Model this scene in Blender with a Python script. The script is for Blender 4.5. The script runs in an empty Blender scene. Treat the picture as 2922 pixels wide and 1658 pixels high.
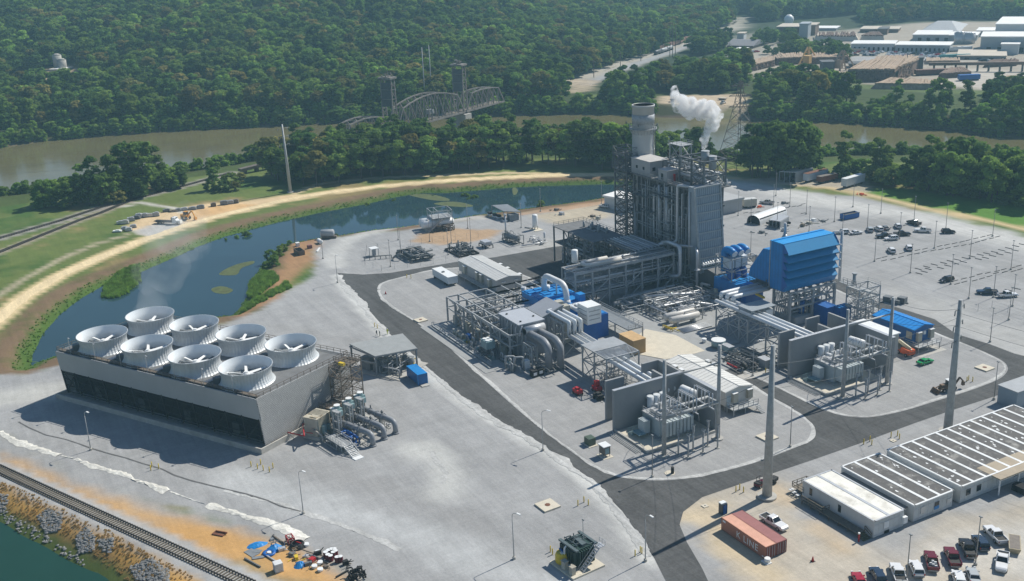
import bpy,bmesh,math,random
import numpy as np
from mathutils import Vector,Matrix
from mathutils.geometry import tessellate_polygon
sc=bpy.context.scene
col=sc.collection
PI=math.pi
# --- camera
F,PITCH,ROLL,AZ,CAMH=3036.7,math.radians(18.603),math.radians(2.425),math.radians(-61.865),108.5
_ca,_sa=math.cos(AZ),math.sin(AZ)
RT=Vector((_ca,-_sa,0));FH=Vector((_sa,_ca,0))
FW=Vector((FH.x*math.cos(PITCH),FH.y*math.cos(PITCH),-math.sin(PITCH)))
DN=FW.cross(RT)
CX=math.cos(ROLL)*RT+math.sin(ROLL)*DN
CY=-math.sin(ROLL)*RT+math.cos(ROLL)*DN
cam=bpy.data.cameras.new('camera');cam_o=bpy.data.objects.new('camera',cam);col.objects.link(cam_o)
cam.sensor_width=36;cam.lens=36*F/2922;cam.clip_start=1;cam.clip_end=20000
up,bk=-CY,-FW
cam_o.matrix_world=Matrix(((CX.x,up.x,bk.x,0),(CX.y,up.y,bk.y,0),(CX.z,up.z,bk.z,CAMH),(0,0,0,1)))
sc.camera=cam_o
# --- sky, sun, exposure
SUN_AZ,SUN_EL=math.radians(98.5),math.radians(46)
w=bpy.data.worlds.new('World');sc.world=w;w.use_nodes=True
nt=w.node_tree;bg=nt.nodes['Background']
sky=nt.nodes.new('ShaderNodeTexSky');sky.sky_type='NISHITA';sky.sun_disc=False
sky.sun_elevation=SUN_EL;sky.sun_rotation=PI/2-SUN_AZ
sky.air_density=1.0;sky.dust_density=0.2;sky.ozone_density=3.5
nt.links.new(sky.outputs[0],bg.inputs[0]);bg.inputs[1].default_value=0.085
sun=bpy.data.lights.new('sun','SUN');sun.energy=5.0;sun.angle=math.radians(0.5);sun.color=(1,.955,.87)
sun_o=bpy.data.objects.new('sun',sun);col.objects.link(sun_o)
sd=Vector((math.cos(SUN_AZ)*math.cos(SUN_EL),math.sin(SUN_AZ)*math.cos(SUN_EL),math.sin(SUN_EL)))
sun_o.rotation_euler=sd.to_track_quat('Z','Y').to_euler()
sc.view_settings.view_transform='Standard';sc.view_settings.look='None'
sc.view_settings.exposure=0.18;sc.view_settings.gamma=1
sc.render.engine='CYCLES'
sc.cycles.volume_step_rate=1.0;sc.cycles.volume_max_steps=96;sc.cycles.volume_bounces=3
sc.cycles.max_bounces=6;sc.cycles.transparent_max_bounces=8
# --- photo pixel -> place on the ground (or at height z)
def ray(x,y):return FW+(x-1461)/F*CX+(y-829)/F*CY
def G(x,y,z=0.):
 d=ray(x,y);t=(z-CAMH)/d.z
 return Vector((d.x*t,d.y*t,z))
K=1.13873
def D(x,y,z=0.):return G(x*K,y*K,z)
def Q(ox,oy,s):return lambda x,y,z=0.:G(ox+x/s,oy+y/s,z)
def pj(p):
 q=Vector(p)-Vector((0,0,CAMH));k=q.dot(FW)
 return 1461+F*q.dot(CX)/k,829+F*q.dot(CY)/k,k
Q2,Q3,Q4=Q(700,0,3.2075),Q(1400,0,3.2075),Q(2122,0,3.2075)
QL,QM,QR=Q(0,400,3.2075),Q(700,400,3.2075),Q(2122,400,3.2075)
QH,QP,QF=Q(1400,240,3.2075),Q(1500,600,4.277),Q(1980,640,4.277)
QS,QT,QW=Q(1200,750,4.277),Q(1640,940,3.467),Q(2122,860,3.2075)
QB,QC=Q(2122,1204,3.2075),Q(120,830,2.3327)
Q5,Q6,Q7=Q(0,1204,3.2075),Q(600,1204,3.2075),Q(1350,1204,3.2075)
Q8,Q9,QV=Q(800,1000,4.55),Q(1000,540,4.277),Q(2030,1420,6.1167)
# --- mesh builder
def bend(pts,R,k=5):
 pts=[Vector(p)for p in pts]
 if R<=0 or len(pts)<3:return pts
 out=[pts[0]]
 for a,b,c in zip(pts,pts[1:],pts[2:]):
  u,v=(a-b),(c-b);lu,lv=u.length,v.length
  if lu<1e-6 or lv<1e-6:continue
  u/=lu;v/=lv
  r=min(R,lu*.49,lv*.49)
  p,q=b+u*r,b+v*r
  for i in range(k+1):
   t=i/k
   out.append((1-t)**2*p+2*t*(1-t)*b+t*t*q)
 out.append(pts[-1])
 return out
class MB:
 def __init__(s,T=None):s.v=[];s.f=[];s.s=[];s.T=T
 def add(s,vs,fs,smooth=False):
  n=len(s.v)
  s.v+=[tuple(s.T(*p))for p in vs]if s.T else[tuple(p)for p in vs]
  s.f+=[tuple(i+n for i in f)for f in fs];s.s+=[smooth]*len(fs);return s
 def hexa(s,p):
  return s.add(p,[(3,2,1,0),(4,5,6,7),(0,1,5,4),(1,2,6,5),(2,3,7,6),(3,0,4,7)])
 def box(s,x0,x1,y0,y1,z0,z1):
  return s.hexa([(x0,y0,z0),(x1,y0,z0),(x1,y1,z0),(x0,y1,z0),(x0,y0,z1),(x1,y0,z1),(x1,y1,z1),(x0,y1,z1)])
 def obox(s,c,dx,dy,z0,z1,a=0.):
  u=(math.cos(a)*dx/2,math.sin(a)*dx/2);v=(-math.sin(a)*dy/2,math.cos(a)*dy/2)
  q=[(c[0]+i*u[0]+j*v[0],c[1]+i*u[1]+j*v[1])for i,j in((-1,-1),(1,-1),(1,1),(-1,1))]
  return s.hexa([(x,y,z0)for x,y in q]+[(x,y,z1)for x,y in q])
 def bar(s,p,q,w=.3,h=None):
  p,q=Vector(p),Vector(q);h=h or w;d=q-p
  if d.length<1e-6:return s
  d.normalize()
  a=d.cross(Vector((0,0,1)))
  if a.length<1e-3:a=Vector((1,0,0))
  a.normalize();b=a.cross(d)
  a*=w/2;b*=h/2
  return s.hexa([p-a-b,p+a-b,p+a+b,p-a+b,q-a-b,q+a-b,q+a+b,q-a+b])
 def tube(s,pts,r,n=8,R=0,cap=True,r1=None):
  pts=bend(pts,R)if R else[Vector(p)for p in pts]
  vs=[];fs=[];a=None;m=len(pts)
  for i,p in enumerate(pts):
   d=(pts[min(i+1,m-1)]-pts[max(i-1,0)])
   if d.length<1e-9:d=Vector((0,0,1))
   d.normalize()
   if a is None:
    a=d.cross(Vector((0,0,1)))
    if a.length<1e-2:a=Vector((1,0,0))
   a=a-d*a.dot(d)
   if a.length<1e-6:a=d.orthogonal()
   a.normalize();b=d.cross(a)
   rr=r if r1 is None else r+(r1-r)*i/max(1,m-1)
   vs+=[p+rr*(math.cos(2*PI*j/n)*a+math.sin(2*PI*j/n)*b)for j in range(n)]
  for i in range(m-1):
   fs+=[(i*n+j,i*n+(j+1)%n,(i+1)*n+(j+1)%n,(i+1)*n+j)for j in range(n)]
  s.add(vs,fs,n>5)
  if cap:
   k=len(s.f);base=len(s.v)-m*n
   s.f+=[tuple(base+j for j in range(n))[::-1],tuple(base+(m-1)*n+j for j in range(n))];s.s+=[False]*2
  return s
 def cyl(s,c,r,z0,z1,n=16,r1=None):return s.tube([(c[0],c[1],z0),(c[0],c[1],z1)],r,n,r1=r1)
 def hcyl(s,p,q,r,n=12,dome=.35):
  p,q=Vector(p),Vector(q);d=(q-p).normalized()
  prof=[(p-d*dome*r,.02*r),(p-d*dome*.8*r,.5*r),(p-d*dome*.4*r,.85*r),(p,r),(q,r),(q+d*dome*.4*r,.85*r),(q+d*dome*.8*r,.5*r),(q+d*dome*r,.02*r)]
  a=d.cross(Vector((0,0,1)))
  if a.length<1e-2:a=Vector((1,0,0))
  a.normalize();b=d.cross(a)
  vs=[];fs=[]
  for c,rr in prof:vs+=[c+rr*(math.cos(2*PI*j/n)*a+math.sin(2*PI*j/n)*b)for j in range(n)]
  for i in range(len(prof)-1):fs+=[(i*n+j,i*n+(j+1)%n,(i+1)*n+(j+1)%n,(i+1)*n+j)for j in range(n)]
  return s.add(vs,fs,True)
 def lathe(s,c,prof,n=32,rib=0.,smooth=True):
  vs=[];fs=[]
  for r,z in prof:
   vs+=[(c[0]+(r+(rib if j%2 else 0))*math.cos(2*PI*j/n),c[1]+(r+(rib if j%2 else 0))*math.sin(2*PI*j/n),c[2]+z)for j in range(n)]
  for i in range(len(prof)-1):fs+=[(i*n+j,i*n+(j+1)%n,(i+1)*n+(j+1)%n,(i+1)*n+j)for j in range(n)]
  return s.add(vs,fs,smooth)
 def ball(s,c,r,n=10,sz=1.):
  return s.lathe((c[0],c[1],c[2]),[(max(.01,r*math.sin(PI*i/6)),-r*sz*math.cos(PI*i/6))for i in range(7)],n)
 def prism(s,poly,z0,z1):
  n=len(poly);P=[(p[0],p[1],0)for p in poly]
  tri=tessellate_polygon([[Vector(p)for p in P]])
  a=sum(P[i][0]*P[(i+1)%n][1]-P[(i+1)%n][0]*P[i][1]for i in range(n))
  tr=[]
  for t in tri:
   ar=(P[t[1]][0]-P[t[0]][0])*(P[t[2]][1]-P[t[0]][1])-(P[t[2]][0]-P[t[0]][0])*(P[t[1]][1]-P[t[0]][1])
   tr.append(tuple(t)if ar>0 else tuple(t)[::-1])
  vs=[(p[0],p[1],z1)for p in poly]
  if z0 is None:return s.add(vs,tr)
  vs+=[(p[0],p[1],z0)for p in poly]
  sides=[((i,i+n,(i+1)%n+n,(i+1)%n)if a>0 else(i,(i+1)%n,(i+1)%n+n,i+n))for i in range(n)]
  return s.add(vs,tr+sides+[tuple(i+n for i in t[::-1])for t in tr])
 def extrude(s,prof,f0,f1):
  """side profile: list of 2-D points, f0/f1 map them to the two end faces"""
  n=len(prof);vs=[f0(*p)for p in prof]+[f1(*p)for p in prof]
  tri=[tuple(t)for t in tessellate_polygon([[Vector((p[0],p[1],0))for p in prof]])]
  return s.add(vs,tri+[tuple(i+n for i in t[::-1])for t in tri]+[(i,(i+1)%n,(i+1)%n+n,i+n)for i in range(n)])
 def quad(s,*p):return s.add(p,[tuple(range(len(p)))])
 def rail(s,pts,h=1.1,step=2.,w=.06,z=0.):
  pts=[Vector(p)for p in pts]
  for a,b in zip(pts,pts[1:]):
   L=(b-a).length;n=max(1,round(L/step))
   for i in range(n+1):
    p=a+(b-a)*i/n;s.bar(p,p+Vector((0,0,h)),w)
   for k in(h,h*.5):s.bar(a+Vector((0,0,k)),b+Vector((0,0,k)),w)
  return s
 def frame(s,xs,ys,zs,w=.35,brace=0,skip=()):
  for x in xs:
   for y in ys:s.bar((x,y,zs[0]),(x,y,zs[-1]),w)
  for z in zs[1:]:
   for y in ys:s.bar((xs[0],y,z),(xs[-1],y,z),w*.8)
   for x in xs:s.bar((x,ys[0],z),(x,ys[-1],z),w*.8)
  if brace:
   for z0,z1 in zip(zs,zs[1:]):
    for y in(ys[0],ys[-1]):
     for i,(a,b)in enumerate(zip(xs,xs[1:])):
      if(i+1)%brace==0:s.bar((a,y,z0),(b,y,z1),w*.5);s.bar((b,y,z0),(a,y,z1),w*.5)
    for x in(xs[0],xs[-1]):
     for i,(a,b)in enumerate(zip(ys,ys[1:])):
      if(i+1)%brace==0:s.bar((x,a,z0),(x,b,z1),w*.5);s.bar((x,b,z0),(x,a,z1),w*.5)
  return s
 def stairs(s,x0,x1,y0,y1,z0,z1,step=3.,w=.16,axis='y'):
  """open switchback stair tower"""
  zs=[z0];
  n=max(1,round((z1-z0)/step));zs=[z0+(z1-z0)*i/n for i in range(n+1)]
  s.frame([x0,x1],[y0,y1],zs,w,1)
  for i in range(n):
   a,b=zs[i],zs[i+1];up=i%2==0
   if axis=='y':
    ya,yb=(y0+.8,y1-.8)if up else(y1-.8,y0+.8);xa=x0+(x1-x0)*(.27 if up else .73)
    p,q=Vector((xa,ya,a)),Vector((xa,yb,b));sx=Vector(((x1-x0)*.2,0,0))
   else:
    xa,xb=(x0+.8,x1-.8)if up else(x1-.8,x0+.8);ya=y0+(y1-y0)*(.27 if up else .73)
    p,q=Vector((xa,ya,a)),Vector((xb,ya,b));sx=Vector((0,(y1-y0)*.2,0))
   for k in(-1,1):
    s.bar(p+k*sx,q+k*sx,.1,.3);s.bar(p+k*sx+Vector((0,0,1)),q+k*sx+Vector((0,0,1)),.06)
   for t in range(1,9):
    c=p+(q-p)*t/9;s.bar(c-sx,c+sx,.28,.05)
   s.box(x0,x1,y0,y0+.9,b-.08,b)if(axis=='y' and not up)else(s.box(x0,x1,y1-.9,y1,b-.08,b)if axis=='y' else(s.box(x0,x0+.9,y0,y1,b-.08,b)if not up else s.box(x1-.9,x1,y0,y1,b-.08,b)))
   s.rail([(x0,y0,b),(x1,y0,b),(x1,y1,b),(x0,y1,b),(x0,y0,b)],1.1,9,.05)
  return s
 def mess(s,x0,x1,y0,y1,z0,z1,n,r0,r1,rng,k=4,sides=6):
  """orthogonal pipe runs inside a box"""
  for _ in range(n):
   p=Vector((rng.uniform(x0,x1),rng.uniform(y0,y1),rng.choice((z0,rng.uniform(z0,z1)))));pts=[p];ax=rng.randrange(3)
   for _ in range(rng.randint(2,k)):
    q=pts[-1].copy();ax=(ax+rng.choice((1,2)))%3
    lo,hi=((x0,x1),(y0,y1),(z0,z1))[ax];q[ax]=rng.uniform(lo,hi)
    if(q-pts[-1]).length>.4:pts.append(q)
   if len(pts)>1:s.tube(pts,rng.uniform(r0,r1),sides,.35)
  return s
 def pump(s,x,y,z,L=1.6,a=0.):
  c,n=math.cos(a),math.sin(a)
  f=lambda u,v,h:(x+u*c-v*n,y+u*n+v*c,z+h)
  s.obox((x,y),L*1.5,L*.6,z,z+.2,a)
  s.tube([f(-L*.65,0,.65),f(0,0,.65)],L*.24,10);s.tube([f(0,0,.65),f(L*.25,0,.65)],L*.08,6)
  s.tube([f(L*.25,0,.65),f(L*.6,0,.65)],L*.3,10);s.tube([f(L*.45,0,.7),f(L*.45,0,1.6)],L*.12,8)
  return s
WL={}
def build(name,mb,mat,parent=None,loc=None):
 o0=WL[parent.name]if parent else Vector(loc or(0,0,0))
 me=bpy.data.meshes.new(name)
 vs=np.array(mb.v,dtype=np.float64).reshape(-1,3)-np.array(o0)
 me.from_pydata([tuple(v)for v in vs],[],mb.f)
 me.polygons.foreach_set('use_smooth',mb.s)
 me.update()
 o=bpy.data.objects.new(name,me);col.objects.link(o)
 for m in(mat if isinstance(mat,(list,tuple))else[mat]):me.materials.append(m)
 if parent:o.parent=parent
 else:o.location=o0
 WL[o.name]=Vector(o0)
 return o
def tagit(o,label,cat,group=None):
 o['label']=label;o['category']=cat
 if group:o['group']=group
 return o
def thing(name,label,cat,loc=(0,0,0),group=None):
 o=bpy.data.objects.new(name,None);col.objects.link(o);o.location=loc;o.empty_display_size=.5
 WL[o.name]=Vector(loc)
 return tagit(o,label,cat,group)
def one(name,mb,mat,label,cat,loc=(0,0,0),group=None):
 return tagit(build(name,mb,mat,None,loc),label,cat,group)
def struct(name,mb,mat,kind='structure'):
 o=build(name,mb,mat);o['kind']=kind;return o
def dup(root,loc,rz=0.,label=None,group=None,mats=None,scale=None):
 def cp(o,par):
  c=o.copy();col.objects.link(c)
  if par is not None:c.parent=par
  if mats and c.type=='MESH':
   m=mats.get(o.name.split('.')[0])
   if m:c.material_slots[0].link='OBJECT';c.material_slots[0].material=m
  for ch in o.children:cp(ch,c)
  return c
 r=cp(root,None);r.location=loc;r.rotation_euler=(0,0,rz)
 if scale:r.scale=scale if hasattr(scale,'__len__')else(scale,)*3
 if label:r['label']=label
 if group:r['group']=group
 return r
 # --- materials
def M(name,rgb,rough=.6,metal=0.,var=.18,scale=.6,dirt=None,bump=0.,bscale=8.,spec=.4,streak=0.):
 m=bpy.data.materials.new(name);m.use_nodes=True;n=m.node_tree;L=n.links.new
 b=n.nodes['Principled BSDF'];b.inputs['Roughness'].default_value=rough;b.inputs['Metallic'].default_value=metal
 b.inputs['Specular IOR Level'].default_value=spec
 tc=n.nodes.new('ShaderNodeTexCoord');src=tc.outputs['Object']
 if streak:
  mp=n.nodes.new('ShaderNodeMapping');mp.inputs['Scale'].default_value=(1,1,streak);L(src,mp.inputs[0]);src=mp.outputs[0]
 t=n.nodes.new('ShaderNodeTexNoise');t.inputs['Scale'].default_value=scale;t.inputs['Detail'].default_value=6;t.inputs['Roughness'].default_value=.65
 L(src,t.inputs['Vector'])
 r=n.nodes.new('ShaderNodeMapRange');r.inputs[1].default_value=.3;r.inputs[2].default_value=.7
 r.inputs[3].default_value=1-var;r.inputs[4].default_value=1+var;L(t.outputs['Fac'],r.inputs[0])
 mx=n.nodes.new('ShaderNodeMix');mx.data_type='RGBA';mx.blend_type='MULTIPLY';mx.inputs[0].default_value=1
 mx.inputs[6].default_value=(*rgb,1);L(r.outputs[0],mx.inputs[7]);out=mx.outputs[2]
 if dirt:
  t2=n.nodes.new('ShaderNodeTexNoise');t2.inputs['Scale'].default_value=scale*.45;t2.inputs['Detail'].default_value=8;t2.inputs['Roughness'].default_value=.7
  L(src,t2.inputs['Vector'])
  r2=n.nodes.new('ShaderNodeMapRange');r2.inputs[1].default_value=.52;r2.inputs[2].default_value=.72;L(t2.outputs['Fac'],r2.inputs[0])
  m2=n.nodes.new('ShaderNodeMix');m2.data_type='RGBA';L(r2.outputs[0],m2.inputs[0]);L(out,m2.inputs[6]);m2.inputs[7].default_value=(*dirt,1);out=m2.outputs[2]
 L(out,b.inputs['Base Color'])
 if bump:
  t3=n.nodes.new('ShaderNodeTexNoise');t3.inputs['Scale'].default_value=bscale;t3.inputs['Detail'].default_value=4;L(tc.outputs['Object'],t3.inputs['Vector'])
  bp=n.nodes.new('ShaderNodeBump');bp.inputs['Strength'].default_value=bump;bp.inputs['Distance'].default_value=.15
  L(t3.outputs['Fac'],bp.inputs['Height']);L(bp.outputs[0],b.inputs['Normal'])
 return m
def ribbed(name,rgb,axis='X',pitch=.4,depth=.5,rough=.5,metal=0.,var=.12,dark=.75,dirt=None):
 """profiled sheet: dark seams plus a bump, running across the given object axis"""
 m=M(name,rgb,rough,metal,var,.5,dirt);n=m.node_tree;L=n.links.new;b=n.nodes['Principled BSDF']
 tc=n.nodes.new('ShaderNodeTexCoord');wv=n.nodes.new('ShaderNodeTexWave');wv.bands_direction=axis;wv.wave_profile='SIN'
 wv.inputs['Scale'].default_value=2*PI/(20*pitch);L(tc.outputs['Object'],wv.inputs['Vector'])
 old=b.inputs['Base Color'].links[0].from_socket
 r=n.nodes.new('ShaderNodeMapRange');r.inputs[1].default_value=.0;r.inputs[2].default_value=.35;r.inputs[3].default_value=dark;r.inputs[4].default_value=1;L(wv.outputs['Fac'],r.inputs[0])
 mx=n.nodes.new('ShaderNodeMix');mx.data_type='RGBA';mx.blend_type='MULTIPLY';mx.inputs[0].default_value=1;L(old,mx.inputs[6]);L(r.outputs[0],mx.inputs[7]);L(mx.outputs[2],b.inputs['Base Color'])
 bp=n.nodes.new('ShaderNodeBump');bp.inputs['Strength'].default_value=depth;bp.inputs['Distance'].default_value=.06;L(wv.outputs['Fac'],bp.inputs['Height']);L(bp.outputs[0],b.inputs['Normal'])
 return m
STEEL=M('galvanised_steel',(.34,.35,.35),.5,.0,.2,1.)
STEELD=M('dark_steel',(.13,.14,.145),.55,0,.2,1.)
BROWNST=M('brown_steel',(.15,.125,.10),.6,0,.25,1.,(.07,.055,.05))
GREYP=M('grey_paint',(.33,.345,.355),.5,0,.1,.5,(.25,.25,.24))
GREYD=M('grey_machine_paint',(.20,.215,.225),.5,0,.15,.8)
PIPEG=M('pipe_grey',(.24,.25,.265),.45,0,.12,.6)
LAG=M('aluminium_lagging',(.50,.51,.52),.38,.35,.12,1.2)
WHITE=M('white_paint',(.72,.73,.72),.45,0,.08,.5,(.6,.59,.55))
WHITER=M('white_roof_coating',(.72,.70,.63),.6,0,.12,.5,(.42,.39,.33))
BLUE=M('blue_paint',(.012,.20,.50),.42,0,.13,.35,(.014,.15,.38),streak=.3)
BLUED=M('deep_blue_paint',(.010,.10,.34),.45,0,.1,.6)
CONC=M('concrete',(.40,.385,.35),.85,0,.15,.5,(.30,.28,.25),.2)
CONCG=M('grey_concrete',(.30,.305,.30),.85,0,.1,.35,(.235,.24,.235))
CREAM=M('new_concrete',(.55,.50,.40),.85,0,.1,.6)
BLACK=M('black_rubber',(.02,.02,.02),.7,0,.2,2.)
DARK=M('dark_void',(.012,.013,.015),.9,0,.3,1.)
GLASS=M('dark_glass',(.015,.02,.025),.08,0,.05,1.,spec=.6)
YELLOW=M('yellow_paint',(.62,.45,.03),.5,0,.12,2.)
RED=M('red_paint',(.40,.02,.025),.45,0,.15,2.)
ORANGE=M('orange_red_paint',(.55,.09,.02),.45,0,.15,2.)
GREEN=M('green_paint',(.01,.33,.09),.3,0,.08,2.)
TAN=M('tan_cladding',(.42,.27,.12),.7,0,.1,.5)
BEIGE=M('beige_paint',(.42,.40,.33),.55,0,.12,.6,(.3,.26,.2))
TEAL=M('teal_grey_paint',(.22,.32,.33),.45,0,.12,.8)
DGREEN=M('dark_green_paint',(.022,.05,.042),.45,0,.15,1.)
WOOD=M('weathered_timber',(.17,.145,.11),.85,0,.2,2.,(.1,.085,.07))
RUST=M('rusty_steel',(.16,.065,.035),.8,0,.3,2.,(.08,.03,.02))
# --- the lie of the land
rng=random.Random(7);nr=np.random.default_rng(3)
def P2(L,z=0.):return np.array([D(x,y,z)[:2]for x,y in L])
def PQ(q,L,z=0.):return[q(x,y,z)[:2]for x,y in L]
RIVER_Z,POND_Z,CANAL_Z=-6.,-1.8,-3.2
RIVER=P2([(-900,470),(-200,395),(0,371),(120,352),(300,338),(500,325),(700,317),(840,309),(950,302),(1100,296),(1250,290),(1400,287),(1480,285),(1560,287),(1680,296),(1800,297),(1870,300),(2100,306),(2350,325),(2566,348),(3000,385),(3300,420),(3300,520),(2900,440),(2566,414),(2400,405),(2200,402),(2000,410),(1860,420),(1700,408),(1500,395),(1300,385),(1100,386),(900,390),(760,400),(640,418),(500,441),(400,459),(250,480),(100,497),(0,508),(-200,540),(-900,640)],RIVER_Z)
POND=P2([(72,925),(80,890),(108,838),(150,790),(200,748),(262,715),(350,683),(420,652),(500,617),(560,594),(640,572),(700,556),(800,533),(900,515),(1000,493),(1060,484),(1120,484),(1200,477),(1280,470),(1400,465),(1500,462),(1620,462),(1640,478),(1540,492),(1450,507),(1350,520),(1250,534),(1180,543),(1100,556),(1000,572),(930,578),(860,590),(800,598),(700,618),(665,655),(632,700),(624,735),(610,760),(585,790),(500,800),(350,850),(150,888),(100,908)],POND_Z)
CANAL=P2([(-200,1240),(-60,1282),(0,1308),(60,1340),(110,1368),(170,1405),(240,1436),(300,1475),(340,1530),(-300,1700)],CANAL_Z)
YARD=P2([(-100,955),(-20,940),(20,937),(75,937),(150,915),(350,862),(560,812),(640,780),(725,725),(778,692),(790,655),(775,610),(835,594),(905,587),(1000,579),(1100,562),(1250,541),(1350,528),(1450,514),(1540,500),(1640,474),(1815,450),(2000,478),(2170,495),(2300,530),(2566,590),(2900,665),(2950,1700),(1300,1700),(905,1456),(800,1380),(640,1330),(500,1290),(250,1215),(150,1180),(60,1120),(0,1085),(-100,1060)])
def seg(xy,a,b):
 d=b-a;t=np.clip(((xy-a)@d)/(d@d+1e-9),0,1)
 return np.hypot(*(xy-a-t[:,None]*d).T)
def line_d(xy,pts):
 o=np.full(len(xy),1e9)
 for a,b in zip(pts,pts[1:]):o=np.minimum(o,seg(xy,a,b))
 return o
def sdf(xy,poly):
 d=np.full(len(xy),1e9);ins=np.zeros(len(xy),bool);n=len(poly)
 for i in range(n):
  a,b=poly[i],poly[(i+1)%n];d=np.minimum(d,seg(xy,a,b))
  with np.errstate(divide='ignore',invalid='ignore'):
   c=((a[1]>xy[:,1])!=(b[1]>xy[:,1]))&(xy[:,0]<(b[0]-a[0])*(xy[:,1]-a[1])/(b[1]-a[1])+a[0])
  ins^=c
 return np.where(ins,-d,d)
_g=nr.random((64,64))
def vnoise(xy,s):
 p=xy/s;i=np.floor(p).astype(int);f=p-i;f=f*f*(3-2*f)
 g=lambda a,b:_g[a%64,b%64]
 return(g(i[:,0],i[:,1])*(1-f[:,0])*(1-f[:,1])+g(i[:,0]+1,i[:,1])*f[:,0]*(1-f[:,1])+g(i[:,0],i[:,1]+1)*(1-f[:,0])*f[:,1]+g(i[:,0]+1,i[:,1]+1)*f[:,0]*f[:,1])*2-1
def fb(xy,s):return vnoise(xy,s)*.55+vnoise(xy+37,s*.45)*.3+vnoise(xy+91,s*.2)*.15
def sm(x,a,b):t=np.clip((x-a)/(b-a),0,1);return t*t*(3-2*t)
def height(xy,full=False):
 r=xy@np.array(RT[:2]);f=xy@np.array(FH[:2])
 wob=fb(xy,9.)*1.0
 dr,dp,dc=sdf(xy,RIVER)+wob*1.5,sdf(xy,POND)+wob*.7,sdf(xy,CANAL)+wob*.8
 h=np.zeros(len(xy))
 for d,z,k in((dr,RIVER_Z,.42),(dp,POND_Z,.3),(dc,CANAL_Z,.5)):h=np.minimum(h,np.maximum(z+d*k,z-2.5))
 lat=sm(-(r/np.maximum(f,1)),-.16,.22)
 hill=88*sm(f,640,1500)*lat+26*sm(f,1250,2100)+60*sm(f,2100,3600)
 hill=hill*(1+.22*fb(xy,330.))+9*fb(xy,190.)*sm(f,620,950)*(.25+.75*lat)
 far=(f>420)&(dr>25)
 h=np.where(far&(f>560),h+np.maximum(hill,0)*sm(dr,25,120),h)
 return(h,dr,dp,dc,r,f)if full else h
def TP(pts):
 """photo pixels (source) -> first point of the land each one sees"""
 ts=np.linspace(450,3200,420);out=[]
 for x,y in pts:
  d=ray(x,y);k=math.hypot(d.x,d.y);xy=np.stack([d.x/k*ts,d.y/k*ts],1);z=CAMH+d.z/k*ts;h=height(xy);i=np.argmax(z<=h);out.append((xy[i,0],xy[i,1],h[i]))
 return out
def QTP(ox,oy,s):return lambda x,y,z=0.:Vector(TP([(ox+x/s,oy+y/s)])[0])
def axis(a,b,s,lo,hi,fine2,g=1.07):
 v=list(np.arange(a,b+.1,s));x=a;st=fine2[1]
 while x>lo:
  st=fine2[1]if x>fine2[0]else st*g
  x-=st;v.insert(0,x)
 x=v[-1];st=fine2[3]
 while x<hi:
  st=fine2[3]if x<fine2[2]else st*g
  x+=st;v.append(x)
 return np.array(v)
gx=axis(-420,-98,2.0,-4600,900,(-780,3.4,-40,5.));gy=axis(-8,300,2.0,-1500,4300,(-60,5.,640,3.6))
XX,YY=np.meshgrid(gx,gy,indexing='ij');XY=np.stack([XX.ravel(),YY.ravel()],1)
Hh,dr,dp,dc,rr_,ff_=height(XY,True)
# ---- what grows or lies where (albedo)
n1,n2,n3=fb(XY,7.),fb(XY,26.),fb(XY,80.)
colr=np.empty((len(XY),3));colr[:]=(.028,.045,.018)
def lay(mask,c):colr[:]=colr*(1-mask[:,None])+np.array(c)*mask[:,None]
near=sm(-ff_,-640,-560)
lay((dr>0)*sm(ff_,900,560)*1.,(.06,.085,.022))
this_bank=(sdf(XY,P2([(-900,600),(0,520),(640,420),(1500,392),(2000,405),(2566,410),(3300,500),(3300,2500),(-900,2500)]))<0)*1.
lay(this_bank,(.115,.15,.04))
lay(this_bank*sm(n2+.5*n1,.05,.5),(.22,.175,.075))
lay(this_bank*sm(n2-.3*n1,-.25,-.6),(.055,.105,.022))
lay(sm(-np.abs(dr-5),-14,-8)*(ff_>480),(.05,.055,.022));lay(sm(-np.abs(dr-.6)-1.5*n1,-2.2,-.6)*(dr>-3),(.13,.10,.065))
yd=sdf(XY,YARD)+n1*1.6
pm=sm(-dp,-13,-9.5)*(yd>0)
lay(pm,(.17,.115,.068));lay(pm*sm(n1,.1,.5)*.7,(.10,.10,.035))
lay(sm(-dp-1.2*n1,-5,-2.5)*(yd>-3)*(dp>-2),(.065,.115,.02))
mead=sdf(XY,P2([(2130,478),(2250,470),(2566,510),(2900,560),(2900,655),(2566,575),(2450,550),(2290,520)]))
lay(sm(-mead,-2,2),(.085,.19,.025));lay(sm(-mead,-2,2)*sm(n2,.2,.6)*.6,(.13,.14,.045))
def strip(pts,wd,c,soft=1.2,amp=.8,z=0.,k=1.):
 d=line_d(XY,P2(pts,z))+n1*amp;lay(sm(-d,-wd-soft,-wd+soft)*k,c)
def patch(pts,c,soft=2.,amp=2.,k=1.,q=None):
 d=sdf(XY,P2(pts)if q is None else np.array(PQ(q,pts)))+n1*amp+n2*amp;lay(sm(-d,-soft,soft)*k,c)
GRAV=(.305,.305,.302)
lay(sm(-yd,-1.2,1.2),GRAV)
bl=sdf(XY,P2([(-100,1060),(0,1080),(250,1200),(500,1290),(640,1330),(800,1380),(920,1470),(800,1600),(300,1600),(-200,1240)]))
lay(sm(-bl-n1*2,-2,2),(.30,.30,.295))
patch([(0,260),(200,330),(500,480),(700,600),(900,640),(1200,720),(1600,840),(1900,960),(2250,1050),(2600,1150),(3300,1500),(2300,1480),(1800,1210),(1300,950),(900,850),(700,700),(400,560),(0,370)],(.46,.29,.135),2.5,2.2,.95,Q5)
patch([(1500,960),(1900,960),(2250,1050),(2600,1150),(3200,1450),(2500,1480),(1900,1200)],(.52,.30,.11),2.5,2.,.8,Q5)
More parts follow.
